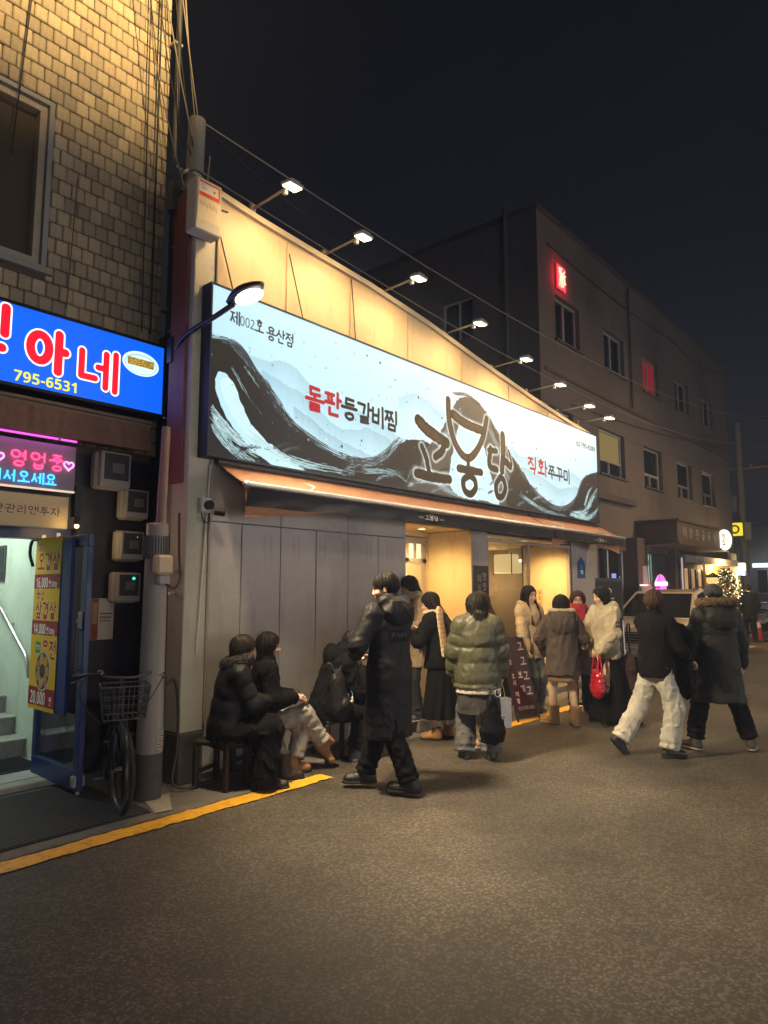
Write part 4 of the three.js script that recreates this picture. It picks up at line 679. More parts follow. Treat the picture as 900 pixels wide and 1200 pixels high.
{ // overhead cables
  const W = (a, b, sag, r, label, m = M.cable) => { const o = thing('overhead_cable', label, 'cable'); mesh('cable', wire(a, b, sag, r), m, o); };
  W([3.56, 6.36, -5.6], [34, 9.4, -6.1], 1.1, 0.008, 'upper thick overhead cable crossing the sky in front of the concrete building', M.cablePale);
  W([3.55, 5.75, -5.5], [34, 8.4, -6.1], 1.25, 0.007, 'overhead cable from the pole top running just above the flood lamps', M.cablePale);
  W([3.55, 5.6, -5.5], [34, 7.7, -6.1], 1.5, 0.006, 'lowest overhead cable leaving the pole behind the flood lamps');
  W([3.56, 6.3, -5.55], [11.8, 9.1, -9], 0.5, 0.008, 'faint cable from the pole top to the concrete building\'s upper corner');
  W([3.57, 6.28, -5.55], [3.3, 10.3, -6.1], 0.1, 0.007, 'taut cable rising from the pole top along the brick corner', M.cablePale);
  W([3.5, 6.1, -5.55], [3.05, 10.3, -6.1], 0.28, 0.007, 'cable rising from the pole across the bricks to the roof', M.cablePale);
  W([3.45, 5.5, -5.55], [2.9, 9.6, -6.1], 0.4, 0.006, 'slack cable from the pole to the upper bricks, left of the taut ones', M.cablePale);
  W([3.52, 6.0, -5.55], [3.4, 9.9, -6.1], 0.45, 0.006, 'bowed cable between the pole and the brick building\'s edge');
  W([3.54, 6.2, -5.55], [3.5, 10.3, -6.12], 0.22, 0.006, 'slack pale cable just inside the brick corner', M.cablePale); W([3.5, 5.9, -5.55], [3.22, 9.3, -6.12], 0.55, 0.006, 'deeply sagging cable between the pole and the bricks'); W([3.56, 6.3, -5.6], [3.56, 10.3, -6.14], 0.3, 0.005, 'thin cable rising nearest to the brick edge', M.cablePale); W([3.6, 6.1, -5.6], [4.9, 5.42, -5.3], 0.22, 0.006, 'short cable from the pole top to the restaurant\'s sloping coping');
  W([3.45, 4.2, -6.1], [3.42, 10.3, -6.1], 0, 0.01, 'dark cable fixed straight down the bricks near the corner');
  W([3.36, 4.2, -6.11], [3.28, 10.3, -6.11], 0, 0.007, 'second cable down the bricks, left of the thick dark one');
  W([2.62, 4.2, -6.12], [2.66, 5.5, -6.12], 0, 0.005, 'short thin cable down the bricks right of the window');
  W([2.32, 10.2, -6.05], [2.05, 5.4, -6.05], -0.02, 0.007, 'black cable dangling in front of the upstairs window');
  W([3.53, 5.26, -5.2], [3.8, 4.45, -5.2], 0, 0.007, 'thin cord on the cream wall beside the cabinet'); W([4.48, 5.14, -5.2], [4.7, 4.45, -5.2], 0, 0.006, 'thin slanting cord on the cream wall by the first panel joint'); W([5.42, 5.2, -5.2], [5.5, 4.45, -5.2], 0, 0.006, 'thin cord on the cream wall by the second panel joint');
  W([3.59, 2.78, -5.21], [3.5, 1.1, -5.21], 0, 0.011, 'pale cord hanging down beside the white corner pilaster', M.winFrame);
  const cam = thing('security_camera', 'small white junction box and black security camera on the restaurant wall corner', 'camera', [3.55, 2.4, ZF + 0.013]);
  mesh('mount', box(-0.07, 0.03, -0.07, 0.07, 0.0, 0.07, 0.012), M.winFrame, cam); mesh('camera_body', join([cyl([-0.01, 0, 0.07], [-0.01, 0, 0.11], 0.042, 0.042, 18), cyl([0.07, -0.05, 0.06], [0.14, -0.06, 0.12], 0.032, 0.034, 16)]), M.black, cam); mesh('cable', tube([[-0.05, -0.07, 0.03], [-0.04, -0.14, 0.05], [0.02, -0.15, 0.05], [0.03, -0.06, 0.04]], 0.006), M.cable, cam);
}
// meters on the dark wall
{
  const root = thing('meter_box', '', 'meter', [0, 0, 0]);
  mesh('back_box', box(-0.15, 0.15, -0.17, 0.17, -0.12, 0, 0.03), M.meter, root); mesh('cover', join([box(-0.13, 0.15, -0.155, 0.16, 0.001, 0.05, 0.022)]), M.meter, root); mesh('window', box(-0.1, 0.125, -0.09, 0.14, 0.051, 0.056, 0.004), M.screen, root); mesh('dial', box(-0.03, 0.08, -0.03, 0.06, 0.0565, 0.06, 0.002), mat([0.12, 0.12, 0.13], 0.4), root);
  const led = new THREE.Color(0, 1, 0.45);
  const spec = [[3.1, 2.76, 1.22, 'topmost and largest of the four meter boxes, beside the neon sign', 0], [3.33, 2.46, 1, 'second meter box from the top on the dark wall', 0], [3.3, 2.06, 0.98, 'third meter box from the top, with a tiny green light', 0.006], [3.28, 1.67, 0.98, 'lowest meter box, with a bright green light', 0.016]];
  spec.forEach(([x, y, s, say, l], i) => { const o = i ? root.clone() : root; if (i) { o.name = numbered('meter_box'); scene.add(o); } o.position.set(x, y, -6.06); o.scale.setScalar(s * 0.87); tag(o, 'grey ' + say, 'meter', 'meter boxes on the dark wall'); if (l) mesh('indicator_light', ball(0.06, 0.1, 0.06, l), glow([0, 1, 0.5], l > 0.01 ? 1.6 : 1), o); });
  const po = thing('wall_notice', 'small pale paper notice on the dark wall under the meters', 'notice', [3.12, 1.38, -6.17]);
  mesh('paper', box(-0.11, 0.11, -0.19, 0.19, 0, 0.006, 0.001), M.meter, po);
  const art = canvas(200, 340, (c, w, h) => { c.fillStyle = '#b9b2a6'; c.fillRect(0, 0, w, h); c.fillStyle = '#8b3d26'; c.fillRect(0, 0, 60, h); c.fillStyle = '#a9886a'; c.fillRect(8, 30, 44, 180); c.fillStyle = '#3c3f48'; c.fillRect(74, 120, 112, 9); letters(c, 'KIMHO', 76, 140, 30, { color: '#30343d' }); c.fillRect(74, 182, 100, 7); });
  mesh('print', sheet([-0.105, -0.185, 0.0075], [0.105, -0.185, 0.0075], [0.105, 0.185, 0.0075], [-0.105, 0.185, 0.0075]), mat([0.8, 0.8, 0.8], 0.6, { map: art }), po);
}
{ // small boards by the bay
  const B = thing('pillar_board', 'narrow dark notice board with white lettering on the grey pillar', 'sign', [8.075, 1.3, ZF + 0.006]);
  const art = canvas(200, 620, (c, w, h) => { c.fillStyle = '#221a1f'; c.fillRect(0, 0, w, h); letters(c, '맛있는집', 112, 40, 60, { color: '#b5aca8', width: 7, down: true, step: 76 }); letters(c, '매일영업', 34, 56, 56, { color: '#a29a97', width: 7, down: true, step: 74 }); });
  mesh('board', box(-0.18, 0.18, -0.5, 0.68, 0, 0.02, 0.003), M.black, B); mesh('lettering_panel', sheet([-0.165, -0.48, 0.022], [0.165, -0.48, 0.022], [0.165, 0.66, 0.022], [-0.165, 0.66, 0.022]), mat([0.8, 0.8, 0.8], 0.5, { map: art }), B);
  const H = thing('house_number_plate', 'small blue house number plate on the grey pillar right of the bay', 'sign', [11.28, 2.02, ZF + 0.004]);
  const s = new THREE.Shape([[-0.14, -0.17], [0.14, -0.17], [0.14, 0.1], [0, 0.19], [-0.14, 0.1]].map((p) => new THREE.Vector2(...p))); mesh('plate', new THREE.ExtrudeGeometry(s, { depth: 0.008, bevelEnabled: true, bevelSize: 0.003, bevelThickness: 0.002, bevelSegments: 1 }), mat([0.03, 0.1, 0.32], 0.4), H);
  const nm = canvas(128, 128, (c, w, h) => { c.clearRect(0, 0, w, h); letters(c, '길', 44, 8, 34, { color: '#ddd', width: 5 }); letters(c, '18', 30, 48, 60, { color: '#eee' }); }); mesh('number', sheet([-0.1, -0.14, 0.012], [0.1, -0.14, 0.012], [0.1, 0.06, 0.012], [-0.1, 0.06, 0.012]), mat([1, 1, 1], 0.5, { map: nm, transparent: true }), H);
  const V2 = thing('vertical_notice', 'narrow cream notice with small lettering on the bay\'s yellow wall', 'notice', [10.893, 1.45, ZF - 0.6]); const va = canvas(80, 240, (c, w, h) => { c.fillStyle = '#d9bd84'; c.fillRect(0, 0, w, h); letters(c, '영업시간', 22, 20, 36, { color: '#5b4428', width: 4, down: true, step: 50 }); }); mesh('paper', box(-0.004, 0.004, -0.22, 0.22, -0.07, 0.07, 0.001), M.creamWall, V2); mesh('print', sheet([-0.006, -0.21, -0.065], [-0.006, -0.21, 0.065], [-0.006, 0.21, 0.065], [-0.006, 0.21, -0.065]), mat([0.9, 0.9, 0.9], 0.6, { map: va, side: THREE.DoubleSide }), V2);
}
// ---------------------------------------------------------------- concrete building beyond the restaurant
{
  const ZB = -6.2, B = thing('concrete_building', 'three storey concrete building with rows of windows beyond the restaurant', 'building');
  const up = [[12.53, 13.67], [14.95, 16.15], [17.37, 18.56], [19.87, 21.1], [22.34, 23.52]].map(([a, b]) => [a, b, 6.78, 7.74]);
  const low = [[12.1, 13.2], [14.5, 15.95], [17.2, 18.5], [19.74, 21.05], [22.02, 23.35]].map(([a, b]) => [a, b, 4.25, 5.3]);
  const holes = [...up, ...low];
  mesh('front_wall', wallWithHoles(11.82, 25.2, 2.86, 9.3, ZB - 0.3, ZB, holes), M.building2, B);
  const side = wallWithHoles(-14, ZB - 0.301, 2.86, 9.3, -0.3, 0, [[-8.6, -7.75, 7.0, 7.95]]); side.rotateY(-Math.PI / 2); side.translate(11.82, 0, 0); // its z axis becomes -x
  side.computeBoundingBox(); mesh('side_wall', side, M.building2, B);
  mesh('far_side_wall', plain(24.9, 25.2, 0, 9.3, -14, ZB - 0.301), M.building2, B); mesh('roof', plain(11.8, 25.2, 9.301, 9.42, -14, ZB + 0.03), M.stone, B);
  mesh('floor_slab', join([plain(12.13, 24.9, 5.9, 6.05, -14, ZB - 0.31), plain(12.13, 24.9, 2.9, 3.1, -14, ZB - 0.31)]), M.darkGrey, B);
  mesh('ledge', join([box(12, 24.8, 5.98, 6.06, ZB + 0.001, ZB + 0.04, 0.01), box(13.2, 16.2, 3.62, 3.76, ZB + 0.001, ZB + 0.16, 0.01)]), M.stone, B);
  const lit = { 1: null, 6: [0.9, 0.72, 0.3, 0.10] };
  holes.forEach(([a, b, c, d], i) => {
    const W = new THREE.Group(); W.name = 'window'; B.add(W); const z0 = ZB - 0.16, z1 = ZB - 0.1, m = (a + b) / 2, s = i < 5 ? c : c + 0.36, f = 0.045;
    const bars = [plain(a, b, d - f, d, z0, z1), plain(a, b, c, c + f, z0, z1), plain(a, a + f, c + f, d - f, z0, z1), plain(b - f, b, c + f, d - f, z0, z1)];
    if (i >= 5) bars.push(plain(a + f, b - f, s - 0.03, s + 0.03, z0, z1), plain(m - 0.03, m + 0.03, c + f, s - 0.03, z0, z1)); else bars.push(plain(m - 0.03, m + 0.03, c + f, d - f, z0, z1));
    mesh('frame', join(bars), M.grey, W);
    const pm = i === 2 ? phys([0.3, 0.02, 0.03], 0.15, { emissive: new THREE.Color(0.12, 0.005, 0.01) }) : i === 6 ? phys([0.2, 0.17, 0.08], 0.3, { emissive: new THREE.Color().setRGB(0.1, 0.075, 0.025) }) : M.darkGlass;
    const P = (x0, x1, y0, y1) => mesh('window_pane', plain(x0, x1, y0, y1, z0 + 0.02, z0 + 0.026), pm, W);
    if (i >= 5) { P(a + f, b - f, s + 0.03, d - f); mesh('window_pane', plain(a + f, m - 0.03, c + f, s - 0.03, z0 + 0.02, z0 + 0.026), M.darkGlass, W); mesh('window_pane', plain(m + 0.03, b - f, c + f, s - 0.03, z0 + 0.02, z0 + 0.026), M.darkGlass, W); } else { P(a + f, m - 0.03, c + f, d - f); P(m + 0.03, b - f, c + f, d - f); }
    mesh('sill', box(a - 0.06, b + 0.06, c - 0.05, c - 0.002, ZB - 0.08, ZB + 0.06, 0.008), M.stone, W);
  });
  { const W = new THREE.Group(); W.name = 'window'; B.add(W); mesh('frame', join([plain(11.95, 12.0, 7.0, 7.05, -8.6, -7.75), plain(11.95, 12.0, 7.9, 7.95, -8.6, -7.75), plain(11.95, 12.0, 7.05, 7.9, -8.6, -8.55), plain(11.95, 12.0, 7.05, 7.9, -7.8, -7.75), plain(11.95, 12.0, 7.05, 7.9, -8.2, -8.14)]), M.winFrame, W); mesh('pane', plain(11.97, 11.98, 7.05, 7.9, -8.55, -7.8), M.darkGlass, W); }
  mesh('downpipe', tube([[11.76, 2.9, -6.9], [11.76, 9.6, -6.9]], 0.05, 10), M.stone, B); mesh('downpipe', tube([[16.45, 6.1, ZB + 0.06], [16.45, 9.2, ZB + 0.06]], 0.03, 8), M.stone, B);
  mesh('facade_cable', join([wire([12.2, 8.7, ZB + 0.02], [19.9, 8.8, ZB + 0.02], 0.12, 0.02), wire([19.9, 8.8, ZB + 0.02], [24.9, 9.1, ZB + 0.02], 0.3, 0.018), wire([13.1, 5.5, ZB + 0.02], [24.9, 6.4, ZB + 0.02], 0.1, 0.015)]), M.cable, B);
  // ground floor: pillars, dark shop window, green entrance, cafe front
  const pil = (a, b, z1 = ZB, m = M.stone) => mesh('pillar', box(a, b, 0, 2.859, ZB - 0.5, z1 + 0.05, 0.01), m, B);
  pil(11.99, 12.5, ZB); pil(15.85, 16.5, ZB + 0.2); pil(18.75, 19.3, ZB + 0.1); pil(24.5, 25.2, ZB + 0.02, M.creamWall);
  mesh('lintel', plain(12, 25.1, 2.55, 2.858, ZB - 0.4, ZB - 0.02), M.stone, B);
  mesh('inner_wall', join([plain(12.1, 16.4, 0, 2.9, -7.7, -7.6), plain(17.62, 25, 0, 2.9, -7.7, -7.6)]), M.darkGrey, B);
  const shop = new THREE.Group(); shop.name = 'shop_front'; B.add(shop);
  mesh('mullion', join([12.5, 13.3, 14.15, 14.95, 15.78].map((x) => box(x, x + 0.07, 0, 2.55, ZB - 0.2, ZB - 0.1, 0.006))), M.steel, shop); mesh('pane', plain(12.5, 15.85, 0.1, 2.54, ZB - 0.16, ZB - 0.15), M.darkGlass, shop);
  mesh('lit_notice_light', plain(13.4, 13.95, 1.5, 2.3, ZB - 0.145, ZB - 0.14), glow([0.6, 0.65, 0.55], 0.14), shop); mesh('screen', plain(15.25, 15.5, 1.86, 2.02, ZB - 0.145, ZB - 0.14), glow([0.1, 0.25, 1], 0.7), shop);
  const ent = new THREE.Group(); ent.name = 'entrance'; B.add(ent);
  mesh('frame', join([plain(16.5, 16.58, 0, 2.8, ZB - 0.2, ZB - 0.1), plain(17.5, 17.6, 0, 2.8, ZB - 0.2, ZB - 0.1), plain(16.58, 17.5, 2.3, 2.38, ZB - 0.2, ZB - 0.1), plain(17.2, 17.27, 0, 2.3, ZB - 0.2, ZB - 0.1)]), M.steel, ent); mesh('pane', plain(16.58, 17.5, 0.05, 2.8, ZB - 0.16, ZB - 0.154), M.glass, ent);
  mesh('hall_wall', join([plain(16.4, 17.7, 0, 2.9, -8.4, -8.3), plain(17.6, 17.7, 0, 2.9, -8.3, -6.5), plain(16.4, 16.5, 0, 2.9, -8.3, -6.71)]), mat([0.28, 0.45, 0.38], 0.6), B);
  const hl = new THREE.PointLight(new THREE.Color().setRGB(0.7, 1, 0.85), 16); hl.position.set(17.05, 2.5, -7.4); shadows(hl); scene.add(hl); mesh('ceiling_lamp', box(16.8, 17.3, 2.6, 2.65, -7.6, -7.2, 0.01), glow([0.7, 1, 0.85], 2), B);
  mesh('paper_notice', join([plain(16.1, 16.4, 1.72, 2.2, ZB + 0.251, ZB + 0.256), plain(16.12, 16.36, 1.0, 1.6, ZB + 0.251, ZB + 0.256)]), M.meter, B); mesh('dark_panel', plain(17.7, 18.75, 0.02, 2.54, ZB - 0.14, ZB - 0.1), M.darkGrey, B);
  mesh('chrome_post', cyl([18.98, 0, ZB + 0.22], [18.98, 2.5, ZB + 0.22], 0.06), M.steel, B);
  // canopy with raised lettering
  const C = new THREE.Group(); C.name = 'canopy'; B.add(C); mesh('fascia', box(16.4, 20.6, 2.76, 3.24, -6.19, -5.2, 0.02), M.stone, C); mesh('rim', join([box(16.36, 20.64, 3.241, 3.3, -6.19, -5.16, 0.012), box(16.36, 20.64, 2.7, 2.758, -6.19, -5.16, 0.012)]), M.stone, C);
  const la = canvas(1024, 96, (c, w, h) => { c.clearRect(0, 0, w, h); letters(c, '해방촌골목식당', 60, 10, 70, { color: '#b8afa6', width: 9, step: 124 }); }); mesh('lettering', sheet([16.5, 2.83, -5.197], [20.5, 2.83, -5.197], [20.5, 3.17, -5.197], [16.5, 3.17, -5.197]), mat([0.6, 0.58, 0.55], 0.6, { map: la, transparent: true }), C);
  // cafe
  mesh('cafe_beam', box(19.3, 24.6, 2.4, 2.6, ZB - 0.1, ZB + 0.25, 0.01), M.paleConcrete, B);
  for (let k = 0; k < 4; k++) { const a = 19.34 + k * 0.62, D = new THREE.Group(); D.name = 'cafe_door'; B.add(D); mesh('frame', join([plain(a, a + 0.1, 0.05, 2.38, ZB - 0.1, ZB - 0.04), plain(a + 0.5, a + 0.6, 0.05, 2.38, ZB - 0.1, ZB - 0.04), plain(a + 0.1, a + 0.5, 2.25, 2.38, ZB - 0.1, ZB - 0.04), plain(a + 0.1, a + 0.5, 1.5, 1.58, ZB - 0.1, ZB - 0.04), plain(a + 0.1, a + 0.5, 0.05, 0.7, ZB - 0.1, ZB - 0.04)]), M.darkWood, D); mesh('lit_window_pane', plain(a + 0.1, a + 0.5, 0.7, 2.25, ZB - 0.08, ZB - 0.075), glow([1, 0.5, 0.17], [0.14, 0.34, 0.22, 0.4][k]), D); }
  mesh('cafe_wall', plain(21.85, 24.5, 0, 2.4, ZB - 0.08, ZB), mat([0.5, 0.33, 0.1], 0.7, { map: T.dirt }), B);
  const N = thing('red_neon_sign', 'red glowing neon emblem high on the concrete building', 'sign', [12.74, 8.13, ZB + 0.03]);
  mesh('backing_light', box(-0.19, 0.19, -0.26, 0.26, 0, 0.03, 0.008), glow([1, 0.0, 0.02], 0.8), N); mesh('neon_tube', join([[-0.12, .19, -0.08, -.02, -0.13, -.2], [-0.02, .2, -0.07, .06, 0.0, -.02, -0.05, -.22], [0.1, .16, 0.02, .04, 0.1, -.03, 0.03, -.2], [-0.14, .1, 0.14, .06], [-0.12, -.06, 0.14, -.1]].map((p) => { const q = []; for (let k = 0; k < p.length; k += 2) q.push([p[k], p[k + 1], 0.05]); return tube(q, 0.017, 6); })), glow([1, 0.5, 0.28], 1.6), N);  // glowing plate stands in for the red halo around the tubes
  const rl = new THREE.RectAreaLight(new THREE.Color().setRGB(1, 0.01, 0.03), 14, 0.4, 0.5); rl.position.set(12.74, 8.13, ZB + 0.12); rl.lookAt(12.74, 8.13, -20); scene.add(rl);
  const R = thing('round_blade_sign', 'bright oval blade sign at the end of the canopy', 'sign', [19.85, 2.98, -5.1]); mesh('lit_face', lathe([[0, -0.06], [0.26, -0.06], [0.28, -0.04], [0.28, 0.04], [0.26, 0.06], [0, 0.06]], 28).rotateZ(Math.PI / 2).scale(1, 1, 0.62), glow([1, 0.9, 0.72], 1.3), R); mesh('bracket', tube([[0, 0.05, -0.02], [0, 0.05, -0.1]], 0.02), M.blackMetal, R);
  const ra = canvas(96, 128, (c) => { c.clearRect(0, 0, 96, 128); letters(c, '찻', 26, 14, 44, { color: '#6b4a2c', width: 6 }); letters(c, '집', 26, 66, 44, { color: '#6b4a2c', width: 6 }); }); mesh('lettering', sheet([-0.064, -0.2, -0.1], [-0.064, -0.2, 0.1], [-0.064, 0.2, 0.1], [-0.064, 0.2, -0.1]), mat([1, 1, 1], 0.6, { map: ra, transparent: true, side: THREE.DoubleSide }), R);
  const g1 = thing('globe_lamp', 'small round lamp hanging at the cafe front', 'lamp', [21.6, 2.3, -5.98]); mesh('lamp_globe', ball(0, 0, 0, 0.08), glow([1, 0.75, 0.35], 3), g1); mesh('cord', tube([[0, 0.08, 0], [0, 0.12, 0]], 0.01), M.black, g1);
  const g2 = thing('wall_lantern', 'orange wall lantern on the cafe\'s yellow wall', 'lamp', [22.05, 1.98, -6.05]); mesh('lamp_shade', lathe([[0.1, 0.1], [0.2, 0.02], [0.17, -0.12], [0.09, -0.16]], 12), glow([1, 0.5, 0.16], 1.1), g2); mesh('cap', lathe([[0, 0.2], [0.06, 0.16], [0.22, 0.06], [0.22, 0.03]], 12), M.black, g2); mesh('bracket', tube([[0, 0.18, 0], [0, 0.26, -0.1], [0, 0.2, -0.16]], 0.012), M.black, g2);
  const cl = shadows(new THREE.PointLight(WARM, 15)); cl.position.set(22.6, 2.15, -5.7); cl.shadow.radius = 6; scene.add(cl);
}
{ // things standing by the concrete building
  const K = thing('standing_sign', 'pink glowing capsule shaped standing sign behind the car', 'sign', [16.7, 0, -5.75]); mesh('lit_face', lathe([[0, 2.02], [0.1, 1.98], [0.17, 1.88], [0.19, 1.7], [0.19, 0.75], [0, 0.75]], 18).scale(1, 1, 0.6), glow([1, 0.06, 0.62], 1.1), K); mesh('base', join([cyl([0, 0, 0], [0, 0.75, 0], 0.05), cyl([0, 0, 0], [0, 0.05, 0], 0.25)]), M.black, K); mesh('white_band_light', join([box(-0.13, 0.13, 1.74, 1.84, 0.05, 0.125, 0.01), box(-0.13, 0.13, 1.5, 1.62, 0.05, 0.13, 0.01), box(-0.196, -0.1, 1.5, 1.62, -0.08, 0.08, 0.01), box(-0.19, -0.1, 1.74, 1.84, -0.08, 0.08, 0.01)]), glow([1, 0.75, 0.95], 1.2), K);
  const pk = new THREE.PointLight(new THREE.Color().setRGB(1, 0.1, 0.6), 0.2); pk.position.set(16.4, 1.7, -5.5); shadows(pk); scene.add(pk);
  const Q = thing('small_lit_sign', 'small sign with a red and white lit strip behind the car\'s roof', 'sign', [15.6, 0, -5.72]); mesh('board', box(-0.3, 0.3, 1.4, 1.72, -0.04, 0.04, 0.01), M.grey, Q); mesh('strip_light', join([box(-0.28, 0.1, 1.73, 1.77, -0.02, 0.02, 0.004)]), glow([1, 0.8, 0.7], 1), Q); mesh('red_strip_light', box(0.11, 0.28, 1.73, 1.77, -0.02, 0.02, 0.004), glow([1, 0.1, 0.08], 1), Q); mesh('post', cyl([0, 0, 0], [0, 1.4, 0], 0.03), M.grey, Q);
  const E = thing('easel_board', 'dark easel signboard with a white character beside the glass bay', 'sign', [12.1, 0, -5.12], -0.5); mesh('board', box(-0.32, 0.32, 0.5, 1.86, -0.02, 0.02, 0.006), M.black, E); mesh('leg', join([tube([[-0.3, 0, 0.06], [-0.3, 1.9, -0.03]], 0.014), tube([[0.3, 0, 0.06], [0.3, 1.9, -0.03]], 0.014), tube([[0, 0, -0.4], [0, 1.6, -0.03]], 0.014)]), M.steel, E); const ea = canvas(128, 256, (c) => { c.clearRect(0, 0, 128, 256); letters(c, '오늘', 38, 26, 52, { color: '#cfc9c2', width: 6, down: true, step: 66 }); }); mesh('lettering', sheet([-0.3, 0.7, 0.023], [0.3, 0.7, 0.023], [0.3, 1.8, 0.023], [-0.3, 1.8, 0.023]), mat([1, 1, 1], 0.7, { map: ea, transparent: true }), E);
  // tree wound with fairy lights
  const Tn = thing('potted_tree', 'small potted tree wound with warm fairy lights outside the cafe', 'tree', [22.2, 0, -5.72]); mesh('pot', lathe([[0, 0], [0.2, 0], [0.26, 0.45], [0.22, 0.45], [0.2, 0.4], [0, 0.4]], 18), M.stone, Tn); mesh('trunk', cyl([0, 0.4, 0], [0.03, 1.6, 0], 0.04, 0.02), M.darkWood, Tn);
  const lf = [], lights = []; for (let k = 0; k < 1500; k++) { const a = rnd() * 6.283, y = rr(1.0, 2.25), R = 0.42 * Math.pow(Math.sin(Math.PI * Math.min(1, (y - 0.85) / 1.55)), 0.7) * (0.8 + 0.35 * n3(Math.cos(a) * 1.6, y * 3, Math.sin(a) * 1.6)), r = R * Math.sqrt(rnd()), p = V(r * Math.cos(a), y, r * Math.sin(a)), d = V(rr(-1, 1), rr(-0.6, 1), rr(-1, 1)).normalize(), e = V(rr(-1, 1), rr(-1, 1), rr(-1, 1)).cross(d).normalize(); const s = rr(0.03, 0.06); lf.push([p, p.clone().addScaledVector(d, s).addScaledVector(e, s * 0.4), p.clone().addScaledVector(d, s * 2)], [p, p.clone().addScaledVector(d, s * 2), p.clone().addScaledVector(d, s).addScaledVector(e, -s * 0.4)]); if (k % 9 === 0) lights.push(new THREE.OctahedronGeometry(rr(0.012, 0.02)).translate(R * Math.cos(a), y, R * Math.sin(a)).toNonIndexed()); }
  const foliage = mesh('foliage', tris(lf), mat([0.05, 0.09, 0.03], 0.8, { side: THREE.DoubleSide }), Tn); foliage.userData.kind = 'stuff'; mesh('fairy_lights', join(lights), glow([1, 0.86, 0.5], 3.2), Tn).userData.kind = 'stuff';
  const sh = thing('shrub', 'dark leafy shrub in front of the cafe doors', 'shrub', [20.9, 0, -5.75]); const l2 = []; for (let k = 0; k < 1200; k++) { const a = rnd() * 6.283, y = rr(0.3, 1.65), R = 0.55 * Math.sin(Math.PI * Math.min(1, (y + 0.1) / 1.85)), r = R * Math.sqrt(rnd()), p = V(r * Math.cos(a), y, r * Math.sin(a)), d = V(rr(-1, 1), rr(-0.3, 1), rr(-1, 1)).normalize(), e = V(rr(-1, 1), rr(-1, 1), rr(-1, 1)).cross(d).normalize(), s = rr(0.04, 0.07); l2.push([p, p.clone().addScaledVector(d, s).addScaledVector(e, s * 0.4), p.clone().addScaledVector(d, s * 2)], [p, p.clone().addScaledVector(d, s * 2), p.clone().addScaledVector(d, s).addScaledVector(e, -s * 0.4)]); } mesh('foliage', tris(l2), mat([0.03, 0.055, 0.025], 0.8, { side: THREE.DoubleSide }), sh).userData.kind = 'stuff'; mesh('stem', join([0, 1, 2].map((k) => tube([[0, 0, 0], [0.1 * (k - 1), 0.6, 0.05 * k], [0.2 * (k - 1), 1.2, 0.08 * k]], 0.02))), M.darkWood, sh);
  // far corner
  const F = thing('far_building', 'low dim building closing the far end of the street', 'building', [46, 0, 0]); mesh('wall', wallWithHoles(-16, 10, 0, 5.4, -0.3, 0, [[-11.5, -10.6, 1.4, 2.9], [-10.1, -9, 1.4, 2.9], [-8, -6.6, 1.2, 2.9]]).rotateY(-Math.PI / 2), mat([0.12, 0.115, 0.11], 0.9, { map: T.dirt }), F); mesh('roof', plain(0, 12, 5.4, 5.6, -16.2, 10), M.darkGrey, F);
  for (const [a, b, c, d] of [[-11.5, -10.6, 1.4, 2.9], [-10.1, -9, 1.4, 2.9], [-8, -6.6, 1.2, 2.9]]) { const W = new THREE.Group(); W.name = 'window'; F.add(W); mesh('pane', plain(0.1, 0.12, c, d, a, b), M.darkGlass, W); mesh('frame', join([plain(0.05, 0.12, c, c + 0.06, a, b), plain(0.05, 0.12, d - 0.06, d, a, b), plain(0.04, 0.13, c + 0.06, d - 0.06, (a + b) / 2 - 0.03, (a + b) / 2 + 0.03)]), M.grey, W); }
  const bs = thing('tube_sign', 'pale blue glowing tube sign on the far building', 'sign', [45.85, 3.1, -9.6]); mesh('lit_tube_lamp', box(-0.05, 0.05, -0.12, 0.12, -0.7, 0.7, 0.03), glow([0.55, 0.85, 1], 1.6), bs); mesh('backing', plain(0.051, 0.1, -0.16, 0.16, -0.75, 0.75), M.grey, bs);
  const bl = new THREE.PointLight(new THREE.Color().setRGB(0.85, 0.9, 1), 3.5); bl.position.set(44.6, 3.2, -9.4); shadows(bl); scene.add(bl);
  const G = thing('street_pole', 'utility pole at the far corner with boxes and a crossarm', 'pole', [30, 0, -7]); mesh('shaft', cyl([0, 0, 0], [0, 8.4, 0], 0.16, 0.11, 16), M.pole, G); mesh('equipment_box', box(-0.3, 0, 3.6, 4.3, 0.1, 0.35, 0.02), M.grey, G); mesh('equipment_box', box(-0.1, 0.2, 4.8, 5.4, -0.4, -0.15, 0.02), M.grey, G); mesh('crossarm', tube([[0, 6.5, -0.5], [0, 6.5, 2.6]], 0.04, 6), mat([0.45, 0.2, 0.08], 0.7), G); for (let k = 0; k < 4; k++) mesh('insulator', lathe([[0.02, 6.54], [0.05, 6.58], [0.03, 6.62], [0.05, 6.66], [0, 6.7]], 8, [0, 0, -0.3 + k * 0.7]), M.grey, G);
  const Y = thing('yellow_sign', 'small square yellow lit sign on the far pole', 'sign', [28.6, 3.95, -6.95]); mesh('lit_face', box(-0.05, 0.05, -0.25, 0.25, -0.26, 0.26, 0.02), glow([1, 0.78, 0.0], 0.85), Y); mesh('mark', new THREE.TorusGeometry(0.14, 0.035, 6, 18).rotateY(Math.PI / 2).translate(-0.055, 0, 0).toNonIndexed(), mat([0.25, 0.2, 0.02], 0.6), Y); mesh('bracket', tube([[0.05, 0.2, 0], [1.4, 0.25, -0.15]], 0.03), M.blackMetal, Y);
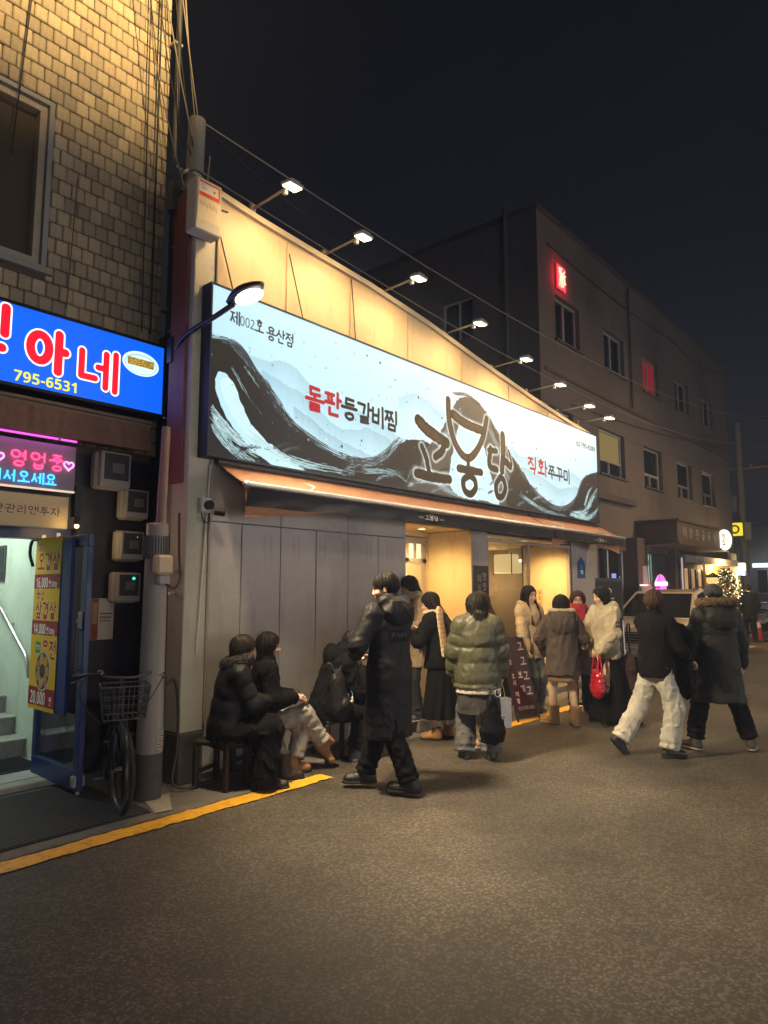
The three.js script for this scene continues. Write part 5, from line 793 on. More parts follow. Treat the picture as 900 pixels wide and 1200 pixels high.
  const Bd = thing('corner_lit_board', 'white and blue lit board on a yellow column at the building\'s corner', 'sign', [25.7, 0, -6.36]); mesh('column', box(-0.12, 0.22, 0, 2.12, -0.15, 0.15, 0.02), mat([0.28, 0.24, 0.06], 0.7, { map: T.dirt }), Bd); mesh('lit_face', box(-0.14, 0.12, 2.28, 2.56, -0.36, 0.36, 0.02), glow([1, 0.86, 0.55], 1.3), Bd); mesh('blue_lit_face', box(-0.14, 0.12, 2.13, 2.278, -0.36, 0.36, 0.02), glow([0.05, 0.4, 0.9], 0.9), Bd);
  const bp = new THREE.PointLight(new THREE.Color().setRGB(1, 0.85, 0.6), 2.5); bp.position.set(25.2, 2.0, -5.8); shadows(bp); scene.add(bp);
  const Cn = thing('traffic_cone', 'dark red traffic cone with a pale band on the road at the far right', 'cone', [24.6, 0, -5.5]); mesh('cone', lathe([[0, 0.9], [0.035, 0.9], [0.2, 0.05], [0, 0.05]], 18), mat([0.3, 0.03, 0.03], 0.5), Cn); mesh('base', box(-0.26, 0.26, 0, 0.05, -0.26, 0.26, 0.01), M.rubber, Cn); mesh('band', lathe([[0.094, 0.62], [0.13, 0.45]], 18), mat([0.55, 0.5, 0.48], 0.4, { side: THREE.DoubleSide }), Cn);
}
// ---------------------------------------------------------------- cars
function makeCar(name, label, paint, pos, turn) {
  const Cr = thing(name, label, 'car', pos, turn), N = 30;
  // lower body by cross sections; front at x = 0
  const topY = (x) => x < 1.15 ? 0.92 + 0.16 * Math.sin(Math.min(1, (x + 0.15) / 1.3) * Math.PI / 2) : 1.08 - 0.02 * ((x - 1.15) / 3.4), halfW = (x) => 0.93 * Math.pow(Math.min(1, (x + 0.06) / 0.42), 0.28) * Math.pow(Math.min(1, (4.66 - x) / 0.4), 0.25);
  const sec = (x) => { const t = topY(x), w = halfW(x), b = 0.28 + (x < 0.5 ? 0.05 : 0), P = []; for (const [u, v] of [[0.86, 0], [0.97, 0.12], [1, 0.34], [0.985, 0.55], [0.97, 0.72], [0.92, 0.88], [0.82, 0.97], [0.5, 1.0], [0, 1.012]]) P.push([w * u, b + (t - b) * v]); return P; };
  const L = [], st = []; for (let i = 0; i <= N; i++) { const t = i / N, x = 4.6 * (t < 0.15 ? t * t / 0.3 + t * 0.5 : t); st.push(Math.min(4.6, x)); }
  for (let i = 0; i < N; i++) { const A = sec(st[i]), B = sec(st[i + 1]); for (let k = 0; k < 8; k++) for (const s of [1, -1]) { const a = V(st[i], A[k][1], s * A[k][0]), b = V(st[i], A[k + 1][1], s * A[k + 1][0]), c = V(st[i + 1], B[k + 1][1], s * B[k + 1][0]), d = V(st[i + 1], B[k][1], s * B[k][0]); L.push(...(s > 0 ? quad(a, d, c, b) : quad(a, b, c, d))); } }
  for (const [x, s] of [[st[0], -1], [4.6, 1]]) { const A = sec(x); for (let k = 0; k < 8; k++) { const a = V(x, A[k][1], A[k][0]), b = V(x, A[k + 1][1], A[k + 1][0]), c = V(x, A[k + 1][1], -A[k + 1][0]), d = V(x, A[k][1], -A[k][0]); L.push(...(s < 0 ? quad(a, b, c, d) : quad(d, c, b, a))); } }
  let g = tris(L); g.deleteAttribute('normal'); g.deleteAttribute('uv'); const mv = mergeV(g); mv.computeVertexNormals(); mesh('body', mv, paint, Cr);
  const prof = [[1.12, 1.06], [1.98, 1.60], [2.35, 1.66], [3.5, 1.645], [4.2, 1.52], [4.56, 1.06]], hw = (y) => 0.8 - 0.19 * (y - 1.06) / 0.6, G = [];
  for (let i = 0; i + 1 < prof.length; i++) { const [a, b] = [prof[i], prof[i + 1]]; G.push(...quad(V(a[0], a[1], hw(a[1])), V(b[0], b[1], hw(b[1])), V(b[0], b[1], -hw(b[1])), V(a[0], a[1], -hw(a[1])))); }
  const c = V(2.8, 1.3, 0); for (const s of [1, -1]) for (let i = 1; i + 1 < prof.length; i++) G.push([V(prof[0][0], prof[0][1], s * hw(prof[0][1])), V(prof[i][0], prof[i][1], s * hw(prof[i][1])), V(prof[i + 1][0], prof[i + 1][1], s * hw(prof[i + 1][1]))]);
  mesh('cabin', tris(G, c), paint, Cr);
  const n = V(-0.54, 0.86, 0).normalize().multiplyScalar(0.006), on = (t, z) => V(1.12 + 0.86 * t, 1.06 + 0.54 * t, z * hw(1.06 + 0.54 * t)).add(n); mesh('windscreen', tris(quad(on(0.05, 0.93), on(0.93, 0.9), on(0.93, -0.9), on(0.05, -0.93)).map((t) => t)), M.darkGlass, Cr);
  for (const s of [1, -1]) { const q = (x, y) => V(x, y, s * (hw(y) + 0.006)); for (const w of [[[1.38, 1.1], [2.03, 1.55], [2.5, 1.585], [2.5, 1.1]], [[2.58, 1.1], [2.58, 1.588], [3.4, 1.58], [3.4, 1.1]], [[3.48, 1.1], [3.48, 1.575], [4.05, 1.49], [4.35, 1.12]]]) mesh('side_window', tris(s < 0 ? quad(...w.map((p) => q(...p))) : quad(...w.map((p) => q(...p)).reverse())), M.darkGlass, Cr);
    const mr = new THREE.Group(); mr.name = 'wing_mirror'; Cr.add(mr); mesh('shell', ball(1.62, 1.16, s * 1.0, 0.08, 0.075, 0.11), paint, mr); mesh('mirror', box(1.69, 1.7, 1.1, 1.22, s * 1.0 - 0.08, s * 1.0 + 0.08, 0.003), M.steel, mr); mesh('stalk', tube([[1.6, 1.1, s * 0.8], [1.62, 1.12, s * 0.95]], 0.025), M.black, mr);
    mesh('headlight', ball(0.16, 0.83, s * 0.68, 0.13, 0.075, 0.17), phys([0.75, 0.75, 0.74], 0.08, { clearcoat: 1 }), Cr); mesh('fog_lamp', ball(0.07, 0.46, s * 0.66, 0.05, 0.045, 0.07), M.steel, Cr); mesh('roof_rail', tube([[2.1, 1.66, s * 0.56], [2.4, 1.7, s * 0.57], [3.6, 1.685, s * 0.57], [4.0, 1.6, s * 0.57]], 0.018, 6), M.darkGrey, Cr);
    for (const x of [0.88, 3.62]) { const W = new THREE.Group(); W.name = 'wheel'; W.position.set(x, 0.35, s * 0.82); Cr.add(W); mesh('tyre', lathe([[0.21, -0.1], [0.32, -0.11], [0.35, -0.08], [0.35, 0.08], [0.32, 0.11], [0.21, 0.1]], 32).rotateX(Math.PI / 2), M.rubber, W); mesh('rim', join([lathe([[0, 0.07], [0.06, 0.08], [0.08, 0.05], [0.2, 0.06], [0.215, 0.09], [0.215, -0.09]], 24).rotateX(s * Math.PI / 2), ...Array.from({ length: 7 }, (_, k) => tube([[0, 0, s * 0.06], [0.2 * Math.cos(k / 7 * 6.283), 0.2 * Math.sin(k / 7 * 6.283), s * 0.07]], 0.022, 5))]), M.steel, W); mesh('wheel_arch', new THREE.TorusGeometry(0.4, 0.05, 8, 24, Math.PI).translate(0, 0, s * 0.09).toNonIndexed(), M.black, W); } }
  mesh('grille', join([box(-0.035, 0.1, 0.62, 0.84, -0.5, 0.5, 0.02)]), M.black, Cr); mesh('grille_bar', join([0, 1, 2, 3].map((k) => box(-0.05, -0.034, 0.64 + k * 0.052, 0.662 + k * 0.052, -0.48, 0.48, 0.004))), M.steel, Cr);
  const pa = canvas(256, 64, (q, w, h) => { q.fillStyle = '#d8cdb4'; q.fillRect(0, 0, w, h); letters(q, '47거1082', 14, 8, 46, { color: '#2a2722', width: 5, squeeze: 0.86 }); }); mesh('licence_plate', sheet([-0.056, 0.46, -0.26], [-0.056, 0.46, 0.26], [-0.056, 0.58, 0.26], [-0.056, 0.58, -0.26]), mat([0.9, 0.9, 0.9], 0.5, { map: pa }), Cr); mesh('plate_holder', box(-0.053, 0.03, 0.45, 0.59, -0.28, 0.28, 0.006), M.black, Cr);
  mesh('lower_bumper', join([box(-0.03, 0.3, 0.24, 0.42, -0.78, 0.78, 0.04), box(0.5, 4.4, 0.2, 0.3, -0.86, 0.86, 0.03)]), M.black, Cr); mesh('bumper_trim', box(-0.045, -0.028, 0.37, 0.41, -0.5, 0.5, 0.006), M.steel, Cr);
  return Cr;
}
function mergeV(g) { // join equal vertices
  const p = g.attributes.position, map = new Map(), pos = [], idx = []; for (let i = 0; i < p.count; i++) { const k = Math.round(p.getX(i) * 2e4) + ',' + Math.round(p.getY(i) * 2e4) + ',' + Math.round(p.getZ(i) * 2e4); let j = map.get(k); if (j === undefined) { j = pos.length / 3; map.set(k, j); pos.push(p.getX(i), p.getY(i), p.getZ(i)); } idx.push(j); }
  const o = new THREE.BufferGeometry(); o.setAttribute('position', new THREE.Float32BufferAttribute(pos, 3)); o.setIndex(idx); return o;
}
const paint1 = phys([0.78, 0.7, 0.57], 0.3, { metalness: 0, clearcoat: 1, clearcoatRoughness: 0.05 });
makeCar('parked_car', 'champagne coloured car parked facing the crowd beside the concrete building', paint1, [13.2, 0, -5.15], 0);
makeCar('parked_car', 'dark car parked across the street, out of the picture', phys([0.03, 0.03, 0.035], 0.25, { clearcoat: 1 }), [15.2, 0, 0.9], 0);
makeCar('parked_car', 'white car at the far end of the street, cut by the right edge', phys([0.7, 0.7, 0.7], 0.3, { clearcoat: 1 }), [35, 0, -8.6], -1.2);
// ---------------------------------------------------------------- bicycle
{
  const Bk = thing('bicycle', 'black city bicycle with a wire basket leaning by the open glass door', 'bicycle', [2.9, 0, -5.42], -1.97), wheel = (x, turn) => { const W = new THREE.Group(); W.name = 'wheel'; W.position.set(x, 0.32, 0); W.rotation.y = turn; Bk.add(W); mesh('tyre', new THREE.TorusGeometry(0.3, 0.022, 10, 40).toNonIndexed(), M.rubber, W); mesh('rim', new THREE.TorusGeometry(0.272, 0.012, 6, 36).toNonIndexed(), M.bikeMetal, W); mesh('spokes', join(Array.from({ length: 20 }, (_, k) => tube([[0.02 * Math.cos(k), 0.02 * Math.sin(k), k % 2 ? 0.025 : -0.025], [0.268 * Math.cos(k / 20 * 6.283), 0.268 * Math.sin(k / 20 * 6.283), 0]], 0.002, 3))), M.bikeMetal, W); mesh('hub', cyl([0, 0, -0.05], [0, 0, 0.05], 0.022), M.bikeMetal, W); return W; };
  wheel(0.52, 0.16); wheel(-0.5, 0);
  mesh('frame', join([tube([[0.36, 0.82, 0], [-0.06, 0.3, 0]], 0.02, 8), tube([[-0.06, 0.3, 0], [-0.2, 0.78, 0]], 0.018, 8), tube([[0.37, 0.72, 0], [-0.1, 0.45, 0]], 0.016, 8), tube([[-0.06, 0.3, 0.05], [-0.5, 0.32, 0.06]], 0.01), tube([[-0.06, 0.3, -0.05], [-0.5, 0.32, -0.06]], 0.01), tube([[-0.17, 0.66, 0.03], [-0.5, 0.32, 0.06]], 0.01), tube([[-0.17, 0.66, -0.03], [-0.5, 0.32, -0.06]], 0.01)]), M.blackMetal, Bk);
  mesh('fork', join([tube([[0.36, 0.86, 0], [0.4, 0.68, 0]], 0.02, 8), tube([[0.4, 0.68, 0.03], [0.46, 0.45, 0.05], [0.52, 0.32, 0.055]], 0.012), tube([[0.4, 0.68, -0.03], [0.46, 0.45, -0.05], [0.52, 0.32, -0.055]], 0.012), tube([[0.36, 0.86, 0], [0.34, 0.98, 0]], 0.013)]), M.blackMetal, Bk);
  for (const [x, a, b] of [[0.52, -0.4, 2.4], [-0.5, 0.5, 3.2]]) { const g = new THREE.TorusGeometry(0.335, 0.028, 5, 26, b).toNonIndexed(); g.rotateZ(a); g.translate(x, 0.32, 0); mesh('mudguard', g, M.blackMetal, Bk); }
  mesh('handlebar', join([tube([[0.22, 0.98, 0.3], [0.3, 1.0, 0.24], [0.36, 0.98, 0.1], [0.36, 0.97, -0.1], [0.3, 1.0, -0.24], [0.22, 0.98, -0.3]], 0.011, 8)]), M.bikeMetal, Bk); mesh('grip', tube([[0.24, 0.985, 0.28], [0.12, 0.965, 0.34]], 0.018, 8), M.rubber, Bk); mesh('grip', tube([[0.24, 0.985, -0.28], [0.12, 0.965, -0.34]], 0.018, 8), M.rubber, Bk); mesh('brake_lever', join([tube([[0.28, 0.98, 0.26], [0.3, 0.95, 0.32], [0.22, 0.93, 0.36]], 0.006), tube([[0.28, 0.98, -0.26], [0.3, 0.95, -0.32], [0.22, 0.93, -0.36]], 0.006)]), M.bikeMetal, Bk); mesh('bell', ball(0.36, 1.01, 0.16, 0.028), M.bikeMetal, Bk); mesh('brake_cable', tube([[0.3, 0.96, 0.28], [0.44, 0.9, 0.32], [0.5, 0.7, 0.2], [0.42, 0.62, 0.05]], 0.004), M.black, Bk); mesh('brake_cable', tube([[0.3, 0.96, -0.28], [0.46, 1.0, -0.3], [0.54, 0.78, -0.16], [0.42, 0.6, -0.04]], 0.004), M.black, Bk);
  const b = []; const ring = (y, s) => [[0.4, y, -0.15 * s], [0.4 + 0.26 * s, y, -0.15 * s], [0.4 + 0.26 * s, y, 0.15 * s], [0.4, y, 0.15 * s]]; for (const [y, s, r] of [[0.94, 1.12, 0.006], [0.87, 1.08, 0.003], [0.81, 1.04, 0.003], [0.75, 1.0, 0.003], [0.7, 0.96, 0.005]]) { const q = ring(y, s); for (let k = 0; k < 4; k++) b.push(tube([q[k], q[(k + 1) % 4]], r, 5)); } for (let e = 0; e < 4; e++) for (let k = 0; k <= 9; k++) { const A = ring(0.94, 1.12), C = ring(0.7, 0.96), t = k / 9, m = (Q) => Q[e].map((v, i) => v + (Q[(e + 1) % 4][i] - v) * t); b.push(tube([m(A), m(C)], 0.0026, 4)); } for (let k = 0; k <= 8; k++) b.push(tube([[0.4, 0.7, -0.144 + k * 0.036], [0.65, 0.7, -0.144 + k * 0.036]], 0.0026, 4)); mesh('basket', join(b), M.darkGrey, Bk);
  mesh('saddle', join([ball(-0.24, 0.87, 0, 0.12, 0.035, 0.085), ball(-0.12, 0.875, 0, 0.12, 0.028, 0.035), cyl([-0.2, 0.74, 0], [-0.22, 0.86, 0], 0.013)]), M.black, Bk); mesh('front_lamp', join([cyl([0.46, 0.62, 0], [0.53, 0.62, 0], 0.025, 0.034)]), M.bikeMetal, Bk); mesh('crank', join([cyl([-0.06, 0.3, 0.04], [-0.06, 0.3, 0.05], 0.09, 0.09, 20), tube([[-0.06, 0.3, 0.07], [0.02, 0.16, 0.08]], 0.01), tube([[-0.06, 0.3, -0.07], [-0.14, 0.44, -0.08]], 0.01), box(-0.02, 0.06, 0.14, 0.165, 0.08, 0.16, 0.005), box(-0.18, -0.1, 0.43, 0.455, -0.16, -0.08, 0.005)]), M.bikeMetal, Bk);
}
{ // leaning menu board
  const A = thing('menu_board', 'dark maroon folding menu board with white vertical Korean lettering', 'sign', [7.95, 0, -4.62], -0.2);
  const lean = -0.24, art = canvas(400, 920, (c, w, h) => { c.fillStyle = '#35121c'; c.fillRect(0, 0, w, h); const o = { color: '#cdbfc2', down: true }; letters(c, '고고고고', 272, 60, 104, { ...o, width: 15, step: 184 }); letters(c, '보기', 176, 420, 84, { ...o, width: 13, step: 170 }); letters(c, '맛집', 48, 190, 58, { ...o, width: 8, step: 80 }); letters(c, '오시', 56, 440, 58, { ...o, width: 8, step: 84 }); letters(c, '제발', 58, 660, 60, { ...o, width: 8, step: 80 }); letters(c, '맛있게드세요', 60, 842, 44, { color: '#b9a4aa', width: 5, step: 50 }); });
  const p = (x, t, d) => [x, 0.1 + 0.92 * t, d + lean * t]; mesh('lettering_panel', sheet(p(-0.205, 0, 0.16), p(0.205, 0, 0.16), p(0.205, 1, 0.16), p(-0.205, 1, 0.16)), mat([0.95, 0.95, 0.95], 0.35, { map: art }), A);
  const slab = (z, l) => { const g = box(-0.22, 0.22, 0.0, 1.0, -0.012, 0, 0.004); g.applyMatrix4(new THREE.Matrix4().set(1, 0, 0, 0, 0, 1, 0, 0.03, 0, l, 1, z, 0, 0, 0, 1)); return g; }; mesh('front_board', slab(0.176, lean / 0.92), M.black, A); mesh('rear_board', slab(-0.3, 0.2), M.black, A); mesh('foot', join([tube([[-0.2, 0, 0.19], [-0.2, 0.12, 0.16]], 0.014), tube([[0.2, 0, 0.19], [0.2, 0.12, 0.16]], 0.014)]), M.black, A); mesh('hinge', join([box(-0.19, -0.13, 1.02, 1.045, -0.1, -0.04, 0.004), box(0.13, 0.19, 1.02, 1.045, -0.1, -0.04, 0.004)]), M.steel, A);
}
{ // added unseen shop behind camera: glowing windows as fill, tall wall shades lower bricks
  const S = thing('opposite_shop', 'added unseen shop behind the camera, its glowing windows serving as fill light', 'building', [0, 0, 7.2]); mesh('wall', wallWithHoles(-8, 22, 0, 11.3, 0, 0.3, [-6, -1.5, 3, 7.5, 12, 16.5].map((x) => [x, x + 3.8, 0.5, 2.9])), M.building2, S);
  for (const x of [-6, -1.5, 3, 7.5, 12, 16.5]) { const W = new THREE.Group(); W.name = 'window'; S.add(W); mesh('lit_window_pane', plain(x, x + 3.8, 0.5, 2.9, 0.1, 0.12), glow([1, 0.9, 0.86], 0.9), W); mesh('frame', join([plain(x + 1.86, x + 1.94, 0.5, 2.9, 0.04, 0.09), plain(x, x + 3.8, 0.5, 0.56, 0.04, 0.09)]), M.darkGrey, W);
    const l = new THREE.RectAreaLight(new THREE.Color().setRGB(1, 0.9, 0.85), 3.0, 3.7, 2.3); l.position.set(x + 1.9, 1.7, 7.18); l.lookAt(x + 1.9, 1.7, -10); scene.add(l); }
}
function stool(label, pos, turn, h = 0.4) {
  const S = thing('stool', label, 'stool', pos, turn, undefined), w = 0.15; mesh('seat', box(-w - 0.02, w + 0.02, h - 0.04, h, -w - 0.02, w + 0.02, 0.01), M.darkWood, S); for (const x of [-1, 1]) for (const z of [-1, 1]) mesh('leg', box(x * w - 0.022, x * w + 0.022, 0, h - 0.041, z * w - 0.022, z * w + 0.022, 0.005), M.darkWood, S); mesh('stretcher', join([plain(-w + 0.023, w - 0.023, 0.12, 0.15, -w - 0.01, -w + 0.01), plain(-w + 0.023, w - 0.023, 0.12, 0.15, w - 0.01, w + 0.01)]), M.darkWood, S); return S;
}
// ---------------------------------------------------------------- people: smooth-joined tapered shapes, meshed on a grid
class Blob {
  constructor() { this.p = []; this.cuts = []; this.sub = []; this.warp = null; }
  cap(a, b, ra, rb = ra, k = 0.02, puff) { const d = b.clone().sub(a), L = d.length() || 1e-5; this.p.push({ t: 0, a, b, d, L, ra, rb, k, puff }); return this; }
  // like a capsule, flattened across the direction that is square to its axis and X
  tor(a, b, ra, rb, X, flat, k = 0.03, puff) { const d = b.clone().sub(a), L = d.length() || 1e-5, A = d.clone().divideScalar(L), N = new THREE.Vector3().crossVectors(A, X).normalize(), X2 = new THREE.Vector3().crossVectors(N, A).normalize(); this.p.push({ t: 1, a, b, d, L, ra, rb, k, A, N, X: X2, flat, puff }); return this; }
  ell(c, r, k = 0.02) { this.p.push({ t: 2, c, r, k, a: c, b: c, ra: Math.max(...r), rb: Math.max(...r) }); return this; }
  cut(n, o) { this.cuts.push([n.clone().normalize(), n.clone().normalize().dot(o)]); return this; } // keeps the side the normal points to
  less(c, r, k = 0.01) { this.sub.push({ c, r, k }); return this; }
  eval(x, y, z) {
    let D = 1e3;
    for (const q of this.p) {
      let d;
      if (q.t === 2) { const X = (x - q.c.x), Y = (y - q.c.y), Z = (z - q.c.z), [a, b, c] = q.r, k0 = Math.hypot(X / a, Y / b, Z / c), k1 = Math.hypot(X / a / a, Y / b / b, Z / c / c); d = k1 < 1e-9 ? -Math.min(a, b, c) : k0 * (k0 - 1) / k1; }
      else {
        const X = x - q.a.x, Y = y - q.a.y, Z = z - q.a.z; let t = (X * q.d.x + Y * q.d.y + Z * q.d.z) / (q.L * q.L); t = t < 0 ? 0 : t > 1 ? 1 : t;
        const u = X - q.d.x * t, v = Y - q.d.y * t, w = Z - q.d.z * t, r = q.ra + (q.rb - q.ra) * t;
        if (q.t === 0) d = Math.sqrt(u * u + v * v + w * w) - r;
        else { const m = u * q.X.x + v * q.X.y + w * q.X.z, n = (u * q.N.x + v * q.N.y + w * q.N.z) / q.flat, o = u * q.A.x + v * q.A.y + w * q.A.z; d = (Math.sqrt(m * m + n * n + o * o) - r) * (0.55 + 0.45 * q.flat); }
        if (q.puff) d -= q.puff[1] * (Math.pow(Math.abs(Math.sin(Math.PI * (t * q.L / q.puff[0] + (q.puff[2] || 0)))), 0.55) - 0.6);
      }
      if (D > 900) D = d; else { const h = Math.max(q.k - Math.abs(D - d), 0) / q.k; D = Math.min(D, d) - h * h * q.k * 0.25; }
    }
    if (this.warp && D < 0.032 && D > -0.032) D -= this.warp(x, y, z);
    for (const s of this.sub) { const X = (x - s.c.x), Y = (y - s.c.y), Z = (z - s.c.z), [a, b, c] = s.r, k0 = Math.hypot(X / a, Y / b, Z / c), k1 = Math.hypot(X / a / a, Y / b / b, Z / c / c) || 1e-9, d = -(k0 * (k0 - 1) / k1), h = Math.max(s.k - Math.abs(D - d), 0) / s.k; D = Math.max(D, d) + h * h * s.k * 0.25; }
    for (const [n, o] of this.cuts) D = Math.max(D, o - (n.x * x + n.y * y + n.z * z));
    return D;
  }
  bounds(pad) { const lo = V(1e9, 1e9, 1e9), hi = V(-1e9, -1e9, -1e9); for (const q of this.p) for (const c of [q.a, q.b]) { const r = Math.max(q.ra, q.rb) + pad; lo.min(V(c.x - r, c.y - r, c.z - r)); hi.max(V(c.x + r, c.y + r, c.z + r)); } return [lo, hi]; }
  mesh(cell, pad = 0.05) {
    const [lo, hi] = this.bounds(pad), nx = Math.ceil((hi.x - lo.x) / cell) + 2, ny = Math.ceil((hi.y - lo.y) / cell) + 2, nz = Math.ceil((hi.z - lo.z) / cell) + 2;
    const F = new Float32Array(nx * ny * nz), B = 4, half = B * cell * 0.5 * 1.74, at = (i, j, k) => (k * ny + j) * nx + i;
    for (let k0 = 0; k0 < nz; k0 += B) for (let j0 = 0; j0 < ny; j0 += B) for (let i0 = 0; i0 < nx; i0 += B) {
      const m = this.eval(lo.x + (i0 + 1.5) * cell, lo.y + (j0 + 1.5) * cell, lo.z + (k0 + 1.5) * cell), skip = Math.abs(m) > half * 1.5 + 0.03;
      for (let k = k0; k < Math.min(nz, k0 + B); k++) for (let j = j0; j < Math.min(ny, j0 + B); j++) for (let i = i0; i < Math.min(nx, i0 + B); i++) F[at(i, j, k)] = skip ? m : this.eval(lo.x + i * cell, lo.y + j * cell, lo.z + k * cell);
    }
    const id = new Int32Array(nx * ny * nz).fill(-1), pos = [], idx = [];
    for (let k = 0; k + 1 < nz; k++) for (let j = 0; j + 1 < ny; j++) for (let i = 0; i + 1 < nx; i++) {
      let n = 0, sx = 0, sy = 0, sz = 0; const v = []; let neg = 0;
      for (let c = 0; c < 8; c++) { const f = F[at(i + (c & 1), j + (c >> 1 & 1), k + (c >> 2))]; v.push(f); if (f < 0) neg++; }
      if (!neg || neg === 8) continue;
      for (let a = 0; a < 8; a++) for (let b = 0; b < 3; b++) { const c = a | 1 << b; if (c === a || (v[a] < 0) === (v[c] < 0)) continue; const t = v[a] / (v[a] - v[c]); sx += (a & 1) + ((c & 1) - (a & 1)) * t; sy += (a >> 1 & 1) + ((c >> 1 & 1) - (a >> 1 & 1)) * t; sz += (a >> 2) + ((c >> 2) - (a >> 2)) * t; n++; }
      id[at(i, j, k)] = pos.length / 3; pos.push(lo.x + (i + sx / n) * cell, lo.y + (j + sy / n) * cell, lo.z + (k + sz / n) * cell);
    }
    const face = (a, b, c, d, f) => { if (a < 0 || b < 0 || c < 0 || d < 0) return; f ? idx.push(a, b, c, a, c, d) : idx.push(a, c, b, a, d, c); };
    for (let k = 1; k + 1 < nz; k++) for (let j = 1; j + 1 < ny; j++) for (let i = 1; i + 1 < nx; i++) {
      const f = F[at(i, j, k)] < 0;
      if (f !== F[at(i + 1, j, k)] < 0) face(id[at(i, j - 1, k - 1)], id[at(i, j, k - 1)], id[at(i, j, k)], id[at(i, j - 1, k)], f);
      if (f !== F[at(i, j + 1, k)] < 0) face(id[at(i - 1, j, k - 1)], id[at(i - 1, j, k)], id[at(i, j, k)], id[at(i, j, k - 1)], f);
      if (f !== F[at(i, j, k + 1)] < 0) face(id[at(i - 1, j - 1, k)], id[at(i, j - 1, k)], id[at(i, j, k)], id[at(i - 1, j, k)], f);
    }
    const g = new THREE.BufferGeometry(); g.setAttribute('position', new THREE.Float32BufferAttribute(pos, 3)); g.setIndex(idx); g.computeVertexNormals();
    const uv = new Float32Array(pos.length / 3 * 2); for (let i = 0; i < uv.length / 2; i++) { const a = Math.atan2(pos[i * 3 + 2] - (lo.z + hi.z) / 2, pos[i * 3] - (lo.x + hi.x) / 2); uv[i * 2] = a * 0.25; uv[i * 2 + 1] = pos[i * 3 + 1]; }
    g.setAttribute('uv', new THREE.BufferAttribute(uv, 2)); return g;
  }
}
const SKIN = [0.55, 0.36, 0.26], q4 = (x, y, z) => new THREE.Quaternion().setFromEuler(new THREE.Euler(x, y, z, 'YXZ'));
function painted(g, f) { const p = g.attributes.position, c = new Float32Array(p.count * 3); for (let i = 0; i < p.count; i++) c.set(f(p.getX(i), p.getY(i), p.getZ(i)), i * 3); g.setAttribute('color', new THREE.BufferAttribute(c, 3)); return g; }
function fold(pts, L1, L2, hint) { // two bones from pts to target
  const [a, b] = pts, d = b.clone().sub(a); let L = d.length(); const max = (L1 + L2) * 0.995; if (L > max) { b.copy(a).addScaledVector(d, max / L); d.copy(b).sub(a); L = max; }
  const n = d.clone().normalize(), x = (L1 * L1 - L2 * L2 + L * L) / (2 * L), h = Math.sqrt(Math.max(0, L1 * L1 - x * x)), q = hint.clone().addScaledVector(n, -hint.dot(n)).normalize();
  return a.clone().addScaledVector(n, x).addScaledVector(q, h);
}
function rig(o) {
  const s = o.h / 1.7, J = { s, o }, P = (x, y, z) => V(x * s, y * s, z * s);
  const W = o.world; // turns a world point into the person's own space
  const pt = (a) => a.isVector3 ? a.clone() : o.useWorld ? V(...a).sub(V(...o.pos)).applyAxisAngle(V(0, 1, 0), -o.turn) : V(...a);
  J.pelvis = V(o.shift?.[0] || 0, (o.hipY ?? 0.91 * s), o.shift?.[1] || 0);
  const hipQ = q4(o.tilt || 0, o.hipYaw || 0, 0), spQ = q4(o.lean || 0, o.twist || 0, o.side || 0); J.spQ = spQ; J.hipQ = hipQ;
  J.waist = J.pelvis.clone().add(P(0, 0.12, 0).applyQuaternion(q4((o.lean || 0) * 0.5, o.twist || 0, (o.side || 0) * 0.5)));
  J.chest = J.waist.clone().add(P(0, 0.25, 0.0).applyQuaternion(spQ));
  const upQ = spQ.clone().multiply(q4(o.hunch || 0, 0, 0)); J.upQ = upQ;
  J.neck = J.chest.clone().add(P(0, 0.19, -0.01).applyQuaternion(upQ));
  J.hq = q4(o.head?.[1] || 0, (o.head?.[0] || 0), o.head?.[2] || 0);
  J.head = J.neck.clone().add(P(0, 0.045, 0.012).applyQuaternion(upQ)).add(P(0, 0.085, 0.012).applyQuaternion(J.hq));
  J.X = V(1, 0, 0).applyQuaternion(spQ); J.HX = V(1, 0, 0).applyQuaternion(hipQ);
  for (const [n, sg] of [['L', 1], ['R', -1]]) {
    J[n + 'sh'] = J.chest.clone().add(P(sg * 0.168, 0.115, -0.005).applyQuaternion(upQ)); if (o[n + 'lift']) J[n + 'sh'].y += o[n + 'lift'];
    const t = o[n + 'H'], hand = t ? pt(t) : J[n + 'sh'].clone().add(P(sg * 0.075, -0.5, 0.05)); J[n + 'wr'] = hand;
    J[n + 'el'] = fold([J[n + 'sh'], hand], 0.285 * s, 0.25 * s, o[n + 'E'] ? V(...o[n + 'E']) : V(sg * 0.5, -0.1, -1));
    J[n + 'hip'] = J.pelvis.clone().add(P(sg * 0.088, -0.02, 0).applyQuaternion(hipQ));
    const f = o[n + 'F'], an = f ? pt(f) : J.pelvis.clone().setY(0.085 * s).add(P(sg * 0.1, 0, 0)); J[n + 'an'] = an;
    J[n + 'kn'] = fold([J[n + 'hip'], an], 0.415 * s, 0.405 * s, o[n + 'K'] ? V(...o[n + 'K']) : V(sg * 0.15, 0, 1));
    J[n + 'fq'] = q4(o[n + 'T']?.[1] || 0, o[n + 'T']?.[0] ?? sg * 0.2, 0);
  }
  return J;
}
